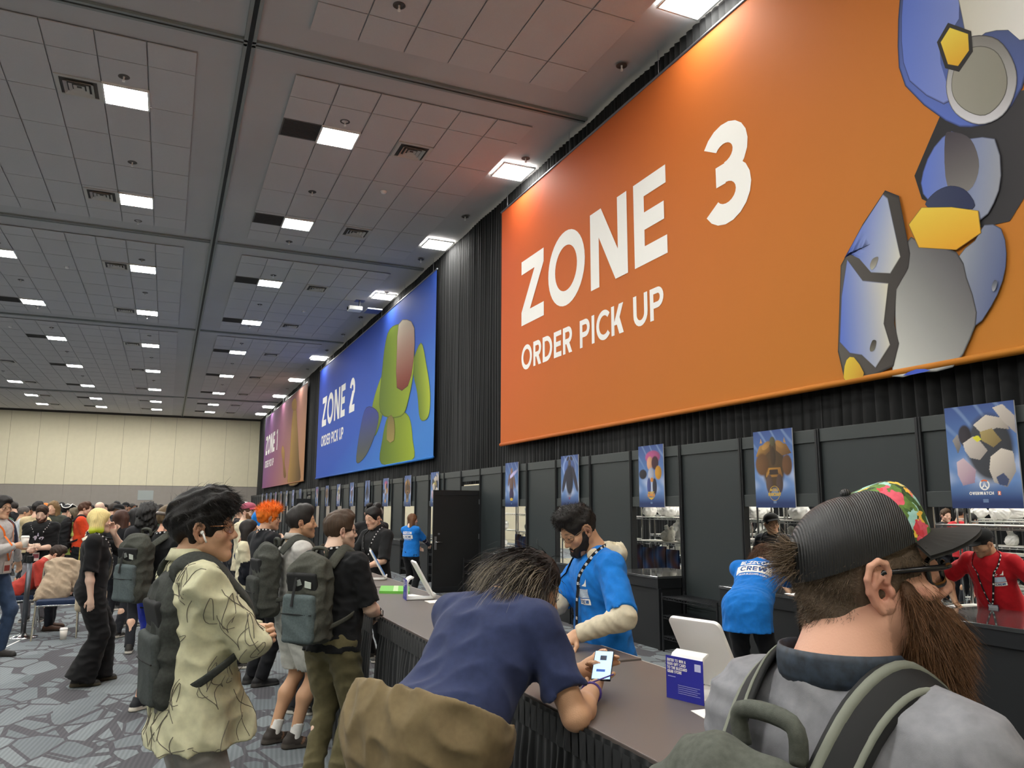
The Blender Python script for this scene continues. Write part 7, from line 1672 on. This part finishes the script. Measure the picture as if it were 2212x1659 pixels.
build_person(F, 'seated person in red jacket and dark trousers leaning forward behind the chair', skin='light', vox=.010, hair='short', haircol=(50, 36, 28), top=dict(col='a8382e', sleeve='short', hem=.92, loose=1.1, slen=.8), bottom=dict(col='1c1e26'), shoes=((74, 46, 30), (50, 36, 28)))
# ------------------------------------------------------------------ queue behind: bystanders near the blond woman, then the distant crowd
def bystander(px, d, face, H, hair, hc, tc, label, fem=False, g=1.05, skin='light', bc='22242a', arms=None, sleeve='short', capc=None, beard=None, vox=.012, hatter=None):
    p = at(px, 1100, d); F = figure(p[0], p[1], face, H, g, wr=(arms or (.1, .3, 1.1)), wl=(-.1, .3, 1.08)); 
    t = build_person(F, label, skin=skin, vox=vox, hair=hair, haircol=hc, top=dict(col=tc, sleeve=sleeve, hem=.88, loose=1.1), bottom=dict(col=bc), fem=fem, detail=vox < .0125, beard=beard)
    if capc: cap(F, t, capc)
    return F, t
bystander(262, 10.3, 30, 1.64, 'long', (70, 44, 34), '15161a', 'woman with long brown hair in black top just behind the blond woman', True)
bystander(292, 11.3, 70, 1.66, 'long', (20, 18, 20), '1a1b20', 'woman with long black hair in dark top behind the sunglasses man', True, skin='brown')
bystander(322, 9.3, 10, 1.70, 'curlymane', (22, 20, 20), '26262a', 'person with huge fluffy black hair in dark coat', sleeve='long')
bystander(50, 14.4, 70, 1.68, 'buzz', (86, 80, 76), 'c9ced4', 'man with shaved grey hair in white top behind the grey hoodie', skin='tan')
bystander(80, 13.6, 20, 1.76, 'short', (24, 20, 20), 'c6b48e', 'man with short black hair in tan hooded top, seen from behind', sleeve='long')
bystander(97, 17.0, 20, 1.74, 'bob', (236, 120, 26), '2a2c30', 'person with bright orange hair behind the tan hooded top', True)
bystander(116, 14.8, 200, 1.78, 'long', (120, 94, 62), '3a3d36', 'person with long light brown hair in grey-green jacket', sleeve='long')
F_, t_ = bystander(141, 16.4, 60, 1.70, 'tied', (26, 24, 26), 'b8bcae', 'person in black tricorn hat with white edging')
o_, R_, s_ = F_.head, F_.RH, F_.hs; mb = MB(); n = 24; vs = []; P_ = []
for i in range(n):
    a = 2*math.pi*i/n; k = .17+.05*math.cos(3*a); z = .075+.05*(1-math.cos(3*a)*1.0)*.5*1.6; vs += [o_+R_@V(.09*math.sin(a), .11*math.cos(a), .065)*s_, o_+R_@V(k*math.sin(a), k*math.cos(a), z)*s_]; P_.append(vs[-1])
mb.add(vs, [(2*i, 2*i+1, (2*i+3) % (2*n), (2*i+2) % (2*n)) for i in range(n)]).sph(o_+R_@V(0, 0, .075)*s_, (.092, .112, .07), 12, 8, R_); h_ = obj('hat', mb.mesh('hat', True), mat('hat_felt', '17171c', .8), t_); sub('hat_edging', MB().tube(P_, .010, 6, closed=True).mesh('hat_edging', True), M_LETTER, h_)
bystander(164, 13.9, 250, 1.66, 'long', (98, 88, 70), 'c2d070', 'woman with ash hair in lime high-visibility top', True)
bystander(213, 17.2, 60, 1.78, 'none', (0, 0, 0), '2c2e33', 'bald man in dark top behind the blond woman', skin='pale')
bystander(258, 13.0, 200, 1.72, 'buzz', (30, 28, 28), '1d1e22', 'person in black cap facing away from the counters', capc='151517')
bystander(242, 16.5, 40, 1.74, 'short', (50, 40, 34), '26282c', 'man with thick brown hair right of the bald man')
bystander(252, 19.5, 190, 1.80, 'short', (26, 24, 24), '1e2023', 'tall dark-haired man facing the camera in the queue', skin='tan')
bystander(272, 20., 200, 1.78, 'buzz', (30, 28, 28), '20262e', 'man in black beanie-like cap further back in the queue', capc='18181a', beard=dict(d=.008, col=(50, 38, 30)))
bystander(284, 21., 130, 1.76, 'buzz', (40, 34, 30), '2c3c58', 'man in slate blue T-shirt at the right end of the queue', skin='brown')
bystander(800, 11.5, 30, 1.72, 'bun', (20, 18, 18), '19191b', 'woman with high black bun standing at the counters beyond the tables', True)
bystander(816, 12.6, 250, 1.70, 'short', (170, 166, 160), '17181a', 'grey-haired person in black beside the high-bun woman')
bystander(2072, 13.4, 100, 1.72, 'fade', (24, 22, 22), 'b01c24', 'man in red T-shirt far back among the stock racks', skin='tan')
bystander(2094, 12.4, 100, 1.62, 'tied', (22, 20, 22), '1c1d20', 'person with black hair in front of the far red T-shirt')
bystander(2040, 14.2, 200, 1.68, 'short', (70, 50, 30), '2a2a2c', 'dark figure at the left among the stock racks behind the red shirt')
# distant crowd: shared figures, recoloured
crowd = []
for k, (hair, hc, fem, sk) in enumerate((('short', (40, 32, 28), False, 'light'), ('long', (60, 44, 34), True, 'tan'), ('buzz', (30, 26, 24), False, 'brown'), ('bob', (34, 28, 26), True, 'light'), ('fade', (28, 24, 22), False, 'asian'))):
    F = figure(0, 0, 0, 1.73 if not fem else 1.63, 1.05, wr=(.1, .3, 1.1), wl=(-.1, .3, 1.1)); F.O = V(0, 0, 0)
    t = build_person(F, 'crowd', skin=sk, vox=.017, hair=hair, haircol=hc, top=dict(col='2a2c30', sleeve='short', hem=.88, loose=1.1, vox=.018), bottom=dict(col='22242a', vox=.02), detail=False, fem=fem, shoes=((40, 40, 42), (90, 88, 86)), hairvox=.014); crowd.append(t)
TOPC = [('black', '17181b'), ('grey', '6e7074'), ('navy', '222c48'), ('white', 'c9c8c4'), ('red', '9a2a2c'), ('green', '3a5040'), ('blue', '2a5c9c'), ('tan', '9c8868'), ('purple', '4a3a66'), ('charcoal', '35373c')]
HN = ['short brown hair', 'long brown hair', 'cropped dark hair', 'a dark bob', 'short black hair']
spots = [(30, 19), (44, 23), (62, 20), (70, 27), (104, 24), (118, 19), (124, 30), (133, 22), (150, 26), (168, 22), (180, 30), (190, 20), (198, 25), (206, 34), (224, 21), (232, 28), (238, 24), (262, 30), (268, 25), (278, 36), (292, 40), (300, 33), (312, 44), (330, 24), (338, 32), (350, 19), (366, 27), (380, 22), (395, 30), (520, 17), (512, 24), (526, 30), (498, 21), (538, 26), (550, 34), (486, 28), (472, 33), (566, 20), (14, 16), (4, 25)]
rr = random.Random(11); used_ = {}
for k, (px, d) in enumerate(spots):
    b = k % 5; cn, cc = TOPC[(k*7+b*3) % 10]; p = at(px, 1100, d); where = 'left half' if px < 200 else 'middle' if px < 420 else 'right end'
    lb = 'person, %s, %s top, %s of the distant queue' % (HN[b], cn, where); used_[lb] = used_.get(lb, 0)+1
    if used_[lb] > 1: lb += ', %s one' % order_word(used_[lb]-1)
    first = k < 5; o = crowd[b] if first else dup(crowd[b], (0, 0, 0), label=lb, group='people in the distant queue')
    o['label'] = lb; o['group'] = 'people in the distant queue'; o.location = (p[0], p[1], 0); o.rotation_euler = (0, 0, math.radians(-rr.choice([20, 60, 90, 100, 150, 190, 240, 300]))); o.scale = [rr.uniform(.96, 1.04)]*3
    for c in o.children:
        if c.name.startswith('shirt'): c.material_slots[0].link = 'OBJECT'; c.material_slots[0].material = mat('crowd_'+cc, cc, .85)
